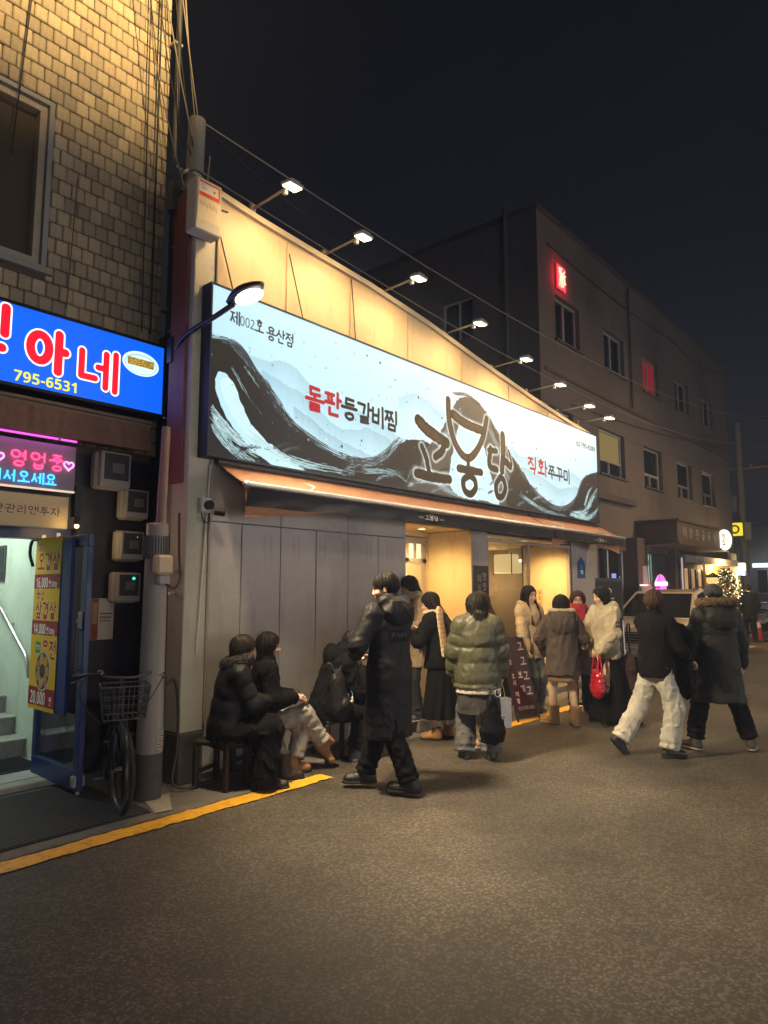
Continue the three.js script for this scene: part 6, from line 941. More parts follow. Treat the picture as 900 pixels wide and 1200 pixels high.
// head: modelled about its centre, face towards +z
function headGeo(s, skin, lip) {
  const b = new Blob(), v = (x, y, z) => V(x, y, z);
  b.ell(v(0, 0.025, -0.012), [0.074, 0.088, 0.093], 0.02).ell(v(0, -0.035, 0.028), [0.058, 0.07, 0.058], 0.03).ell(v(0, -0.088, 0.05), [0.024, 0.02, 0.025], 0.03).ell(v(0, 0.045, 0.05), [0.058, 0.045, 0.035], 0.03);
  for (const sg of [1, -1]) b.ell(v(sg * 0.038, -0.03, 0.06), [0.024, 0.024, 0.02], 0.02).ell(v(sg * 0.075, -0.012, -0.008), [0.008, 0.03, 0.018], 0.006).cap(v(sg * 0.014, 0.025, 0.083), v(sg * 0.045, 0.025, 0.068), 0.007, 0.005, 0.012).ell(v(sg * 0.012, -0.037, 0.09), [0.008, 0.007, 0.008], 0.008);
  b.cap(v(0, 0.012, 0.082), v(0, -0.03, 0.1), 0.007, 0.0105, 0.012).cap(v(-0.016, -0.0605, 0.081), v(0.016, -0.0605, 0.081), 0.007, 0.007, 0.008).cap(v(-0.013, -0.068, 0.08), v(0.013, -0.068, 0.08), 0.0065, 0.0065, 0.008).cap(v(0, -0.05, -0.02), v(0, -0.15, -0.045), 0.052, 0.056, 0.03);
  for (const sg of [1, -1]) b.less(v(sg * 0.032, 0.004, 0.098), [0.017, 0.012, 0.018], 0.012);
  const g = b.mesh(0.0042, 0.02);
  return painted(g, (x, y, z) => { if (z > 0.07 && Math.abs(y + 0.0645) < 0.0105 - 0.2 * Math.abs(x) && Math.abs(x) < 0.024) return lip; if (z > 0.055 && Math.abs(y - 0.031 + 0.12 * (Math.abs(x) - 0.03)) < 0.0055 && Math.abs(x) > 0.013 && Math.abs(x) < 0.052) return [0.05, 0.03, 0.022]; const ck = Math.exp(-(((Math.abs(x) - 0.04) / 0.02) ** 2) - ((y + 0.03) / 0.02) ** 2) * (z > 0.03 ? 1 : 0); return [skin[0], skin[1] * (1 - 0.1 * ck), skin[2] * (1 - 0.1 * ck)]; });
}
// hand: wrist at the origin, fingers along +y, palm towards +z, thumb on the side sg * x
function handGeo(sg, curl, skin, spread = 1) {
  const b = new Blob(), v = (x, y, z) => V(x * sg, y, z); b.tor(v(0, -0.01, 0), v(0, 0.03, 0), 0.026, 0.033, V(1, 0, 0), 0.62, 0.012).tor(v(0, 0.03, 0), v(0.002, 0.078, 0.002), 0.036, 0.038, V(1, 0, 0), 0.4, 0.015);
  const F = [[0.029, 0.083, 0.07, 0.0088], [0.0095, 0.089, 0.08, 0.0092], [-0.0105, 0.085, 0.073, 0.0088], [-0.029, 0.077, 0.056, 0.0078]];
  F.forEach(([x, y, L, r], i) => { let p = v(x, y, 0), a = 0.1 + curl * 0.55; const sp = (1.5 - i) * 0.045 * spread; for (const [f, k] of [[0.45, 1], [0.3, 1.15], [0.25, 0.8]]) { const q = p.clone().add(V(sg * sp * L * f * 6 * 0.3, Math.cos(a) * L * f, Math.sin(a) * L * f)); b.cap(p, q, r, r * 0.88, 0.005); p = q; a += curl * k * 0.75; } });
  let p = v(0.026, 0.018, 0.008); for (const [dx, dy, dz, r] of [[0.022, 0.03, 0.012, 0.013], [0.008, 0.03, 0.01 + curl * 0.012, 0.0105], [-0.004, 0.022, 0.006 + curl * 0.012, 0.009]]) { const q = p.clone().add(v(dx, dy, dz)); b.cap(p, q, r, r * 0.9, 0.008); p = q; }
  return painted(b.mesh(0.0042, 0.015), () => skin);
}
const eyeWhite = mat([0.6, 0.56, 0.52], 0.3), iris = mat([0.015, 0.01, 0.008], 0.15), skinMat = mat([1, 1, 1], 0.55, { vertexColors: true });
const strip = (g) => { for (const k of Object.keys(g.attributes)) if (!['position', 'normal', 'color'].includes(k)) g.deleteAttribute(k); return g; };
function bodyMesh(J, T0, o) {
  const s = J.s, b = new Blob(), S = (x) => x * s, skin = o.skin || SKIN;
  b.tor(J.pelvis, J.waist, S(0.14), S(0.125), J.HX, 0.68, 0.05).tor(J.waist, J.chest, S(0.12), S(0.145), J.X, 0.66, 0.05).cap(J.Lsh, J.Rsh, S(0.052), S(0.052), 0.06).cap(J.neck.clone().addScaledVector(V(0, 1, 0), -0.03), J.head, S(0.054), S(0.05), 0.03);
  for (const n of ['L', 'R']) b.cap(J[n + 'sh'], J[n + 'el'], S(0.046), S(0.038), 0.03).cap(J[n + 'el'], J[n + 'wr'], S(0.038), S(0.027), 0.02).cap(J[n + 'hip'], J[n + 'kn'], S(0.077), S(0.052), 0.04).cap(J[n + 'kn'], J[n + 'an'], S(0.05), S(0.034), 0.02).cap(J[n + 'an'], J[n + 'an'].clone().add(V(0, -0.058, 0.1).multiplyScalar(s).applyQuaternion(J[n + 'fq'])), S(0.028), S(0.018), 0.02);
  const parts = [strip(painted(b.mesh(o.cell || 0.013, 0.02), () => skin))];
  const hg = headGeo(s, skin, o.lip || [0.5, 0.16, 0.14]); hg.scale(s, s, s); hg.applyQuaternion(J.hq); hg.translate(J.head.x, J.head.y, J.head.z); parts.push(strip(hg));
  for (const [n, sg] of [['L', 1], ['R', -1]]) {
    const g = handGeo(sg, o[n + 'curl'] ?? 0.7, skin); g.scale(s, s, s);
    const y = (o[n + 'hd'] ? V(...o[n + 'hd']) : J[n + 'wr'].clone().sub(J[n + 'el'])).normalize(), z0 = o[n + 'hp'] ? V(...o[n + 'hp']) : V(-sg, 0, 0.15), z = z0.addScaledVector(y, -z0.dot(y)).normalize(), x = new THREE.Vector3().crossVectors(y, z);
    g.applyMatrix4(new THREE.Matrix4().makeBasis(x, y, z).setPosition(J[n + 'wr'])); parts.push(strip(g)); J[n + 'grip'] = J[n + 'wr'].clone().addScaledVector(y, 0.08 * s).addScaledVector(z, 0.025 * s);
  }
  mesh('body', mergeGeometries(parts.map((g) => g.index ? g.toNonIndexed() : g)), skinMat, T0);
  for (const sg of [1, -1]) { const e = mesh('eye', ball(0, 0, 0, 0.0125 * s, 0.0062 * s, 0.008 * s, 12), iris, T0); e.position.copy(V(sg * 0.032, 0.005, 0.0795).multiplyScalar(s).applyQuaternion(J.hq).add(J.head)); e.quaternion.copy(J.hq); }
}
// cloth: long soft ridges that run down and across, few and uneven
const crease = (amp, f, sd) => (x, y, z) => {
  const u = x + 0.05 * n3(x * 4, y * 4, z * 4 + sd), w = z + 0.05 * n3(x * 4 + 7, y * 4, z * 4 + sd), q = f * 0.62, a = 1 - Math.abs(n3(u * q, y * q * 0.38 + sd, w * q)), b = 1 - Math.abs(n3((u + y * 0.6) * q * 1.1, (y - u * 0.4) * q * 0.7, w * q + sd));
  return amp * (1.5 * a * a * a - 0.6 + 0.9 * b * b * b * b - 0.25 + 0.5 * n3(x * 5, y * 4 + sd, z * 5));
};
function trousers(J, o, T0, m) {
  const s = J.s, b = new Blob(), w = o.width || 1, [t, k, h] = o.r || [0.095, 0.08, 0.075]; b.tor(J.pelvis, J.pelvis.clone().lerp(J.waist, 0.8), 0.15 * s, 0.13 * s, J.HX, 0.72, 0.05);
  for (const n of ['L', 'R']) { const kn = J[n + 'kn'], an = J[n + 'an'], e = kn.clone().lerp(an, o.len ?? 1.0); b.cap(J[n + 'hip'], kn, t * s * w, k * s * w, 0.05).cap(kn, e, k * s * w, h * s * w, 0.03); const d = an.clone().sub(kn).normalize().negate(); b.hem = b.hem || []; b.hem.push([d, kn.clone().lerp(an, o.len ?? 1.0), kn]); }
  const fn = crease(o.crease ?? 0.006, 14, rnd() * 9), hem = b.hem, base = b.eval.bind(b);
  b.warp = (x, y, z) => { let bunch = 0; for (const [d, e] of hem) { const q = (x - e.x) * d.x + (y - e.y) * d.y + (z - e.z) * d.z; if (q < 0.16) bunch += 0.007 * Math.sin(q * 95 + 5 * x) * (1 - Math.abs(q) / 0.16) * (Math.hypot(x - e.x, y - e.y, z - e.z) < 0.2 ? 1 : 0); } return fn(x, y, z) + bunch; };
  const old = b.eval; b.eval = function (x, y, z) { let D = old.call(this, x, y, z); for (const [d, e, kn] of hem) { const q = (x - e.x) * d.x + (y - e.y) * d.y + (z - e.z) * d.z; if (q < 0 && Math.hypot(x - e.x, y - e.y, z - e.z) < 0.25) D = Math.max(D, -q); } return D; };
  return mesh(o.name || 'trousers', b.mesh(o.cell || 0.012, 0.03), m, T0);
}
// coat, jacket, jumper: torso, shoulders, sleeves, and a skirt down to hem
function coat(J, o, T0, m) {
  const s = J.s, b = new Blob(), A = new Blob(), u = o.bulk ?? 0.03, pf = o.puff, up = V(0, 1, 0), flat = o.flat || 0.72;
  const hem = o.hem, low = J.pelvis.clone(); if (o.seat) low.add(V(...o.seat));
  b.tor(J.waist, J.chest, (0.135 + u) * s, (0.152 + u) * s, J.X, flat, 0.06, pf && [pf[0], pf[1], 0]).tor(J.pelvis, J.waist, (0.145 + u) * s, (0.135 + u) * s, J.HX, flat + 0.04, 0.05, pf && [pf[0], pf[1], 0.3]).cap(J.Lsh.clone().lerp(J.Rsh, 0.08), J.Rsh.clone().lerp(J.Lsh, 0.08), (0.058 + u * 0.75) * s, (0.058 + u * 0.75) * s, 0.06).cap(J.neck.clone().addScaledVector(up, -0.05 * s), J.neck.clone().addScaledVector(up, (o.collar ?? 0.0) * s), (0.07 + u * 0.4) * s, (0.062 + (o.collarW ?? u * 0.3)) * s, 0.04);
  if (hem !== undefined && hem < J.pelvis.y - 0.02) { const e = o.hemAt ? V(...o.hemAt) : V((J.Lkn.x + J.Rkn.x) * 0.35 + J.pelvis.x * 0.3, hem, (J.Lkn.z + J.Rkn.z) * 0.3 + J.pelvis.z * 0.4); b.tor(J.pelvis, e.setY(hem - 0.06), (0.15 + u) * s, (o.hemR || 0.2) * s, J.HX, o.hemFlat || 0.8, 0.05, pf && [pf[0], pf[1], 0.1]); }
  const [r1, r2, r3] = o.sleeve || [0.07, 0.06, 0.052];
  for (const n of ['L', 'R']) { const w = J[n + 'el'].clone().lerp(J[n + 'wr'], o.cuff ?? 0.98); A.cap(J[n + 'sh'], J[n + 'el'], r1 * s, r2 * s, 0.02, pf && [pf[0] * 0.9, pf[1] * 0.8, 0.2]).cap(J[n + 'el'], w, r2 * s, r3 * s, 0.025, pf && [pf[0] * 0.9, pf[1] * 0.8, 0.1]); }
  const fn = crease(o.crease ?? 0.005, o.freq || 13, rnd() * 9), el = [J.Lel, J.Rel], rib = o.rib;
  b.warp = (x, y, z) => { let e = 0; for (const p of el) { const d = Math.hypot(x - p.x, y - p.y, z - p.z); if (d < 0.15) e += 0.006 * Math.sin((y - p.y) * 130 + x * 40) * (1 - d / 0.15); } return fn(x, y, z) + (pf ? e * 0.4 : e) + (rib ? rib * Math.sin(x * 60 + 14 * y + 3 * n3(x * 5, y * 4, z * 5)) : 0); };
  A.warp = b.warp;
  const old = b.eval, hy = o.hemTilt || 0, bb = b.bounds; b.bounds = function (pad) { const [l, h] = bb.call(this, pad), [l2, h2] = A.bounds(pad); return [l.min(l2), h.max(h2)]; };
  b.eval = function (x, y, z) { let D = old.call(this, x, y, z); if (hem !== undefined) D = Math.max(D, hem + hy * (z - J.pelvis.z) + 0.01 * n3(x * 6, 1, z * 6) - y); const d = A.eval(x, y, z), k = 0.03, h = Math.max(k - Math.abs(D - d), 0) / k; return Math.min(D, d) - h * h * k * 0.25; };
  if (o.front) b.less(V(...o.front[0]), o.front[1], 0.02);
  return mesh(o.name || 'coat', b.mesh(o.cell || 0.0125, 0.04), m, T0);
}
function skirt(J, o, T0, m) { const s = J.s, b = new Blob(), e = V((J.Lan.x + J.Ran.x) / 2 * 0.7 + J.pelvis.x * 0.3 + (o.off?.[0] || 0), o.hem - 0.04, (J.Lan.z + J.Ran.z) / 2 * 0.7 + J.pelvis.z * 0.3 + (o.off?.[1] || 0)); b.tor(J.waist, J.pelvis, 0.128 * s, 0.16 * s, J.HX, 0.76, 0.05).tor(J.pelvis, e, 0.165 * s, o.r * s, J.HX, o.flat || 0.8, 0.05); const n = o.pleats || 9, ph = rnd() * 6; b.warp = (x, y, z) => { const t = Math.max(0, Math.min(1, (J.pelvis.y - y) / (J.pelvis.y - o.hem))), a = Math.atan2(z - e.z, x - e.x); return (o.amp || 0.014) * t * Math.sin(a * n + ph + 1.5 * n3(x * 3, y * 1.5, z * 3)); }; b.cut(V(0, 1, 0), V(0, o.hem, 0)); return mesh('skirt', b.mesh(o.cell || 0.012, 0.04), m, T0); }
function shoes(J, T0, m, o = {}) {
  const s = J.s;
  for (const n of ['L', 'R']) {
    const b = new Blob(), h = 0.085; b.tor(V(0, -h + 0.038, -0.045), V(0, -h + 0.032, 0.13), 0.041 * (o.fat || 1), 0.047 * (o.fat || 1), V(1, 0, 0), 0.82, 0.02).cap(V(0, -0.0, -0.022), V(0, -h + 0.05, 0.07), 0.05 * (o.fat || 1), 0.038, 0.03); if (o.shaft) b.cap(V(0, -h + 0.05, -0.018), V(0, o.shaft, -0.02), 0.055 * (o.fat || 1), 0.066 * (o.fat || 1), 0.025);
    b.warp = crease(0.0025, 22, rnd() * 9); b.cut(V(0, 1, 0), V(0, -h + 0.018, 0)); b.cut(V(0, -1, 0), V(0, o.shaft ? o.shaft : 0.038, 0));
    const g = b.mesh(0.0085, 0.02), sb = new Blob(); sb.tor(V(0, -h + 0.01, -0.045), V(0, -h + 0.01, 0.135), 0.043 * (o.fat || 1), 0.05 * (o.fat || 1), V(1, 0, 0), 0.9, 0.02).cut(V(0, 1, 0), V(0, -h, 0)).cut(V(0, -1, 0), V(0, -h + 0.022, 0)); const k = sb.mesh(0.008, 0.02);
    for (const q of [g, k]) { q.scale(s, s, s); q.applyQuaternion(J[n + 'fq']); q.translate(J[n + 'an'].x, J[n + 'an'].y, J[n + 'an'].z); }
    const sh = mesh(o.name || 'shoe', g, m, T0); mesh('sole', k, o.sole || M.rubber, sh);
  }
}
// hair about the head's centre; len: how far it falls below the centre
function hair(J, o, T0, m) {
  const s = J.s, b = new Blob(), v = (x, y, z) => V(x, y, z), L = o.len ?? 0.05, vol = o.vol ?? 0.016;
  b.ell(v(0, 0.03, -0.018), [0.078 + vol, 0.094 + vol, 0.096 + vol], 0.02);
  if (L > 0.06) { b.tor(v(0, 0.0, -0.035), v(o.fall?.[0] || 0, -L, -0.062 - 0.16 * Math.max(0, L - 0.12) + (o.fall?.[1] || 0)), 0.09 + vol, o.tip ?? 0.08, V(1, 0, 0), o.thin ?? 0.66, 0.04); for (const sg of [1, -1]) if (o.sides !== 0) b.tor(v(sg * 0.068, 0.02, 0.0), v(sg * (0.078 + (o.out || 0)), -Math.min(L, o.sideLen ?? 0.2), 0.01 + (o.fwd || 0)), 0.028, 0.02, V(0, 0, 1), 0.55, 0.03); }
  const ph = rnd() * 9; b.warp = (x, y, z) => { const a = Math.atan2(x, z + 0.01); return 0.0036 * Math.sin(a * 23 + 3.2 * n3(x * 9, y * 5 + ph, z * 9)) + 0.004 * n3(x * 14, y * 7, z * 14 + ph) + (o.curl || 0) * n3(x * 26, y * 26, z * 26); };
  b.less(v(0, o.bang ?? -0.028, 0.098), [0.064, 0.08, 0.068], 0.012); b.less(v(0, -0.075, 0.06), [0.052, 0.06, 0.09], 0.012);
  if (o.short) { b.cut(v(0, 1, -0.55), v(0, -0.055, -0.06)); for (const sg of [1, -1]) b.less(v(sg * 0.09, -0.02, 0.0), [0.02, 0.035, 0.024], 0.006); }
  if (L <= 0.06 && !o.short) b.cut(v(0, 1, 0), v(0, -L - 0.05, 0));
  const g = b.mesh(o.cell || 0.0062, 0.03); g.scale(s, s, s); g.applyQuaternion(J.hq); g.translate(J.head.x, J.head.y, J.head.z); return mesh('hair', g, m, T0);
}
function person(label, o) {
  const T0 = thing('person', label, 'person', [o.pos[0], o.pos[1] || 0, o.pos[2]], o.turn), J = rig(o); bodyMesh(J, T0, o); return [T0, J];
}
function lump(name, blob, cell, m, parent) { return mesh(name, blob.mesh(cell, 0.03), m, parent); }
const cloth = (c, rough = 0.85, o = {}) => mat(c, rough, { map: resized(T.cloth, 0.35), bumpMap: resized(T.weave, 0.2), bumpScale: 0.0015, ...o });
const nylon = (c, rough = 0.5) => phys(c, rough, { map: resized(T.cloth, 0.35), specularIntensity: 0.5 });
const fleece = (c) => mat(c, 0.95, { map: T.fleece, bumpMap: T.fleece, bumpScale: 0.009 }), denim = (c) => mat(c, 0.85, { map: T.denim, bumpMap: resized(T.denim, 0.5), bumpScale: 0.0015 });
const HAIR = phys([0.007, 0.0055, 0.005], 0.55, { specularIntensity: 0.28 }), HAIR2 = phys([0.03, 0.013, 0.008], 0.55, { specularIntensity: 0.28 }), BLACKCOAT = nylon([0.0065, 0.007, 0.01], 0.6), BLACK2 = phys([0.0055, 0.0055, 0.007], 0.9, { map: resized(T.cloth, 0.35), bumpMap: resized(T.weave, 0.2), bumpScale: 0.0015, specularIntensity: 0.25 }), WHITESOLE = mat([0.5, 0.48, 0.44], 0.6);
const hoodDown = (J, w, h, d) => { const b = new Blob(), s = J.s, c = J.neck.clone().add(V(0, -0.02, -0.085).multiplyScalar(s).applyQuaternion(J.upQ)); b.tor(c.clone().add(V(-w, 0.03, 0.02).applyQuaternion(J.upQ)), c.clone().add(V(w, 0.03, 0.02).applyQuaternion(J.upQ)), 0.05 * s, 0.05 * s, V(0, 1, 0), 0.9, 0.04).ell(c.clone().add(V(0, -h * 0.5, -0.03).applyQuaternion(J.upQ)), [w + 0.05, h, d], 0.05); for (const sg of [1, -1]) b.cap(c.clone().add(V(sg * w, 0.035, 0.02).applyQuaternion(J.upQ)), c.clone().add(V(sg * w * 0.75, 0.0, 0.15).applyQuaternion(J.upQ)), 0.045 * s, 0.035 * s, 0.04); b.warp = crease(0.007, 13, rnd() * 9); return b; };
// a printed patch laid on a curved surface: rays find the surface, the print stands 2 mm proud
function patch(name, target, parent, c, out, up, w, h, m, n = 8) {
  parent.updateMatrixWorld(true); const rc = new THREE.Raycaster(), o = V(...out).normalize(), u = V(...up), r = new THREE.Vector3().crossVectors(u, o).normalize(), g = new THREE.PlaneGeometry(w, h, n, n), p = g.attributes.position; u.crossVectors(o, r);
  let far = 0.3; for (let i = 0; i < p.count; i++) { const q = V(...c).addScaledVector(r, p.getX(i)).addScaledVector(u, p.getY(i)), a = q.clone().addScaledVector(o, 0.4), W = parent.localToWorld(a.clone()), dir = o.clone().negate().transformDirection(parent.matrixWorld); rc.set(W, dir); const hit = rc.intersectObject(target, false)[0]; if (hit) far = hit.distance; const e = a.addScaledVector(o, -far + 0.004); p.setXYZ(i, e.x, e.y, e.z); }
  g.computeVertexNormals(); return mesh(name, g.toNonIndexed(), m, parent);
}
const D2 = Math.PI / 180;
const at = (T0, v) => { T0.updateMatrixWorld(true); return T0.localToWorld(v.clone()).toArray(); };
function phone(label, pos, turn, lit) { const P = thing('phone', label, 'phone', pos, turn); const g = box(-0.037, 0.037, -0.075, 0.075, -0.004, 0.004, 0.003); g.rotateX(-0.7); mesh('body', g, M.black, P); if (lit) { const f = sheet([-0.033, -0.07, 0.0055], [0.033, -0.07, 0.0055], [0.033, 0.07, 0.0055], [-0.033, 0.07, 0.0055]); f.rotateX(-0.7); mesh('screen', f, glow([0.7, 0.75, 0.8], 0.5), P); } return P; }

{ // 1 seated, padded coat and fur collar
  const o = { h: 1.62, pos: [3.64, 0, -4.93], turn: 60 * D2, useWorld: true, hipY: 0.48, lean: 0.16, hunch: 0.12, head: [-0.25, 0.1, 0], LF: [4.1, 0.085, -4.7], RF: [3.83, 0.085, -4.6], LH: [3.99, 0.70, -4.84], RH: [3.95, 0.69, -4.76], LE: [0.6, -1, -0.2], RE: [-0.6, -1, -0.2], Lhp: [0, 1, 0.3], Rhp: [0, 1, 0.3], Lcurl: 0.9, Rcurl: 0.9, LT: [0.15, 0], RT: [-0.2, 0] };
  const [P, J] = person('woman seated at the left end in a black padded coat with a fluffy collar', o);
  hair(J, { len: 0.24, tip: 0.1, sideLen: 0.2, fwd: 0.03, vol: 0.024 }, P, phys([0.012, 0.008, 0.006], 0.5, { specularIntensity: 0.45 }));
  trousers(J, { r: [0.09, 0.08, 0.06], len: 0.93 }, P, cloth([0.085, 0.07, 0.06])); shoes(J, P, cloth([0.014, 0.012, 0.012], 0.5), { name: 'boot', shaft: 0.17, fat: 1.05 });
  coat(J, { hem: 0.34, bulk: 0.055, hemAt: [0.0, 0.34, 0.04], hemR: 0.24, flat: 0.8, sleeve: [0.09, 0.085, 0.065], puff: [0.13, 0.016], cuff: 0.93 }, P, BLACKCOAT);
  const tail = new Blob(); tail.tor(J.Rhip.clone().add(V(-0.03, 0.0, 0)), J.Rkn.clone().add(V(-0.02, 0.02, -0.06)), 0.12, 0.12, V(1, 0, 0), 0.8, 0.05).tor(J.Rkn.clone().add(V(-0.02, 0.02, -0.06)), J.Ran.clone().add(V(-0.03, -0.02, -0.04)), 0.12, 0.14, V(1, 0, 0), 0.8, 0.06).cut(V(0, 1, 0), V(0, 0.035, 0)); tail.warp = crease(0.014, 9, 3); lump('coat_tail', tail, 0.012, BLACK2, P);
  const col = new Blob(); for (let k = 0; k < 9; k++) { const a = k / 8 * 4.4 - 2.2 + Math.PI, c = J.neck.clone().add(V(0.11 * Math.sin(a), 0.03 - 0.03 * Math.cos(a + Math.PI), 0.1 * Math.cos(a))); col.ell(c, [0.062, 0.06, 0.062], 0.03); } col.warp = (x, y, z) => 0.012 * n3(x * 40, y * 40, z * 40) + 0.01 * n3(x * 90, y * 90, z * 90); lump('fur_collar', col, 0.0075, mat([0.02, 0.018, 0.02], 0.95), P);
  phone('dark phone in the leftmost seated woman\'s hands', at(P, J.Lgrip.clone().add(V(-0.03, 0.03, 0.02))), 60 * D2, false);
  stool('dark wooden stool under the leftmost seated woman', [3.62, 0, -4.97], 0.35, 0.4);
}
{ // 2 seated, light jeans, legs crossed
  const o = { h: 1.64, pos: [4.06, 0, -4.98], turn: 58 * D2, useWorld: true, hipY: 0.47, lean: 0.05, hunch: 0.05, head: [-0.12, 0.02, 0], LF: [4.3, 0.09, -4.83], RF: [4.61, 0.2, -4.74], RK: [0.1, 1, 0.6], LK: [0, 0.3, 1], LH: [4.29, 0.69, -4.86], RH: [4.24, 0.68, -4.76], LE: [0.6, -1, -0.3], RE: [-0.6, -1, -0.3], Lhp: [0, -1, 0.3], Rhp: [0, -1, 0.3], RT: [-0.25, 0.75], LT: [0.1, 0] };
  const [P, J] = person('woman seated with crossed legs in pale jeans and tan boots', o); hair(J, { len: 0.27, tip: 0.08, sideLen: 0.26, vol: 0.018 }, P, HAIR);
  trousers(J, { r: [0.092, 0.085, 0.085], len: 0.86, crease: 0.008 }, P, denim([0.36, 0.34, 0.29])); shoes(J, P, cloth([0.3, 0.13, 0.06], 0.6), { name: 'boot', shaft: 0.1, fat: 1.05 });
  coat(J, { hem: 0.46, hemAt: [0, 0.46, 0.02], hemR: 0.2, bulk: 0.045, sleeve: [0.085, 0.078, 0.06], crease: 0.008, collar: 0.03, collarW: 0.03 }, P, BLACK2);
  const tr = new Blob(); tr.cap(J.chest.clone().add(V(0.09, 0.09, 0.1).applyQuaternion(J.spQ)), J.chest.clone().add(V(0.05, 0.1, 0.115).applyQuaternion(J.spQ)), 0.008).cap(J.Rsh.clone().add(V(0.08, 0.065, 0.05)), J.Rsh.clone().add(V(0.04, 0.07, 0.05)), 0.007); lump('pale_trim', tr, 0.004, mat([0.5, 0.48, 0.46], 0.6), P);
  phone('phone lying in the hands of the woman in pale jeans', at(P, J.Rgrip.clone().add(V(0.03, 0.02, 0.03))), 50 * D2, false);
  stool('dark wooden stool under the woman in pale jeans', [4.04, 0, -5.02], 0.2, 0.4);
}
{ // 3 seated and hunched, black hat
  const o = { h: 1.72, pos: [4.86, 0, -4.98], turn: 62 * D2, useWorld: true, hipY: 0.47, lean: 0.34, hunch: 0.2, head: [0.1, 0.5, 0], LF: [5.14, 0.085, -4.83], RF: [5.03, 0.085, -4.7], LK: [0, 0.5, 1], RK: [-0.2, 0.5, 1], LH: [5.22, 0.83, -4.88], RH: [5.19, 0.82, -4.8], LE: [0.6, -1, -0.2], RE: [-0.6, -1, -0.2], Lhp: [0, 1, -0.5], Rhp: [0, 1, -0.5], LT: [0.1, 0], RT: [-0.1, 0] };
  const [P, J] = person('hunched seated figure all in black with a brimmed hat and pale trainers', o); hair(J, { len: 0.1, tip: 0.075, sideLen: 0.1 }, P, HAIR);
  trousers(J, { r: [0.1, 0.095, 0.09], width: 1.0 }, P, BLACK2); shoes(J, P, cloth([0.12, 0.12, 0.125], 0.6), { sole: WHITESOLE });
  coat(J, { hem: 0.4, hemAt: [0, 0.4, 0.0], hemR: 0.22, bulk: 0.06, sleeve: [0.095, 0.09, 0.07], crease: 0.01, collar: 0.04, collarW: 0.04 }, P, BLACK2); lump('hood', hoodDown(J, 0.1, 0.13, 0.08), 0.012, BLACK2, P);
  const hat = new Blob(), H = (x, y, z) => V(x, y, z).multiplyScalar(J.s).applyQuaternion(J.hq).add(J.head); hat.ell(H(0, 0.075, -0.012), [0.1, 0.09, 0.105], 0.03).ell(H(0, 0.055, 0.03), [0.14, 0.022, 0.16], 0.02); hat.warp = crease(0.003, 20, 1); lump('hat', hat, 0.0075, cloth([0.012, 0.012, 0.014], 0.8), P);
  phone('phone held up by the hunched seated figure', at(P, J.Rgrip.clone().add(V(0.03, 0.03, 0.02))), 62 * D2, true);
  const B = thing('backpack', 'black backpack with a small white charm beside the hunched seated figure', 'bag', [4.8, 0.5, -4.73], 0.5); const bb = new Blob(); bb.tor(V(0, 0.05, 0), V(0, 0.27, -0.02), 0.15, 0.12, V(1, 0, 0), 0.55, 0.04).ell(V(0, 0.06, 0.07), [0.11, 0.08, 0.05], 0.02); bb.warp = crease(0.006, 12, 2); lump('sack', bb, 0.009, nylon([0.012, 0.012, 0.014], 0.5), B); mesh('strap', join([tube([[-0.08, 0.36, -0.03], [-0.1, 0.45, -0.08], [-0.09, 0.4, -0.14]], 0.012), tube([[0, 0.38, 0], [0.03, 0.42, 0], [0.06, 0.38, 0]], 0.007)]), M.black, B); const ch = mesh('charm', join([ball(0, 0.115, 0.125, 0.016, 0.018, 0.01), ball(-0.016, 0.09, 0.125, 0.012), ball(0.018, 0.088, 0.125, 0.012), ball(0, 0.085, 0.125, 0.018, 0.014, 0.01)]), mat([0.6, 0.6, 0.58], 0.6), B); mesh('charm_cord', tube([[0, 0.13, 0.125], [0.008, 0.16, 0.122], [0, 0.19, 0.11]], 0.004), mat([0.1, 0.32, 0.38], 0.5), ch);
  stool('dark wooden stool under the hunched seated figure', [4.84, 0, -5.02], 0.3, 0.4);
}
{ // 4 man standing with his back turned, long black coat
  const o = { h: 1.77, pos: [4.45, 0, -3.8], turn: 168 * D2, useWorld: true, head: [0.85, 0.16, 0.03], hunch: 0.1, RF: [4.4, 0.09, -4.04], LF: [4.45, 0.09, -3.58], LH: [4.31, 1.1, -4.06], RH: [4.57, 1.08, -4.1], LE: [0.9, -0.8, -0.5], RE: [-0.9, -0.8, -0.5], Lcurl: 1, Rcurl: 1, Lhp: [-0.2, 1, 0], Rhp: [0.2, 1, 0], LT: [0.55, 0], RT: [0.9, 0] };
  const [P, J] = person('man standing with his back turned in a long black padded coat', o); hair(J, { short: 1, vol: 0.016, len: 0.03, bang: -0.04, curl: 0.0015 }, P, HAIR);
  trousers(J, { r: [0.1, 0.085, 0.08], crease: 0.008 }, P, BLACK2); shoes(J, P, cloth([0.012, 0.012, 0.013], 0.5), { fat: 1.15 });
  const c = coat(J, { hem: 0.44, hemR: 0.215, bulk: 0.04, sleeve: [0.08, 0.072, 0.058], crease: 0.006, collar: 0.02, collarW: 0.03 }, P, BLACKCOAT); lump('hood', hoodDown(J, 0.1, 0.12, 0.075), 0.011, BLACKCOAT, P);
  const art = canvas(256, 100, (q) => { q.clearRect(0, 0, 256, 100); letters(q, 'PhoE', 18, 6, 66, { color: 'rgba(120,122,130,0.75)' }); letters(q, 'n i x', 24, 70, 22, { color: 'rgba(100,102,110,0.7)' }); });
  patch('back_print', c, P, [-0.03, 1.27, -0.1], [0, 0, -1], [0, 1, 0], 0.27, 0.105, mat([0.25, 0.25, 0.27], 0.6, { map: art, transparent: true }));
  phone('phone held by the man in the long black coat', at(P, J.Lgrip.clone().add(V(-0.05, 0.03, 0.02))), 203 * D2, true);
}
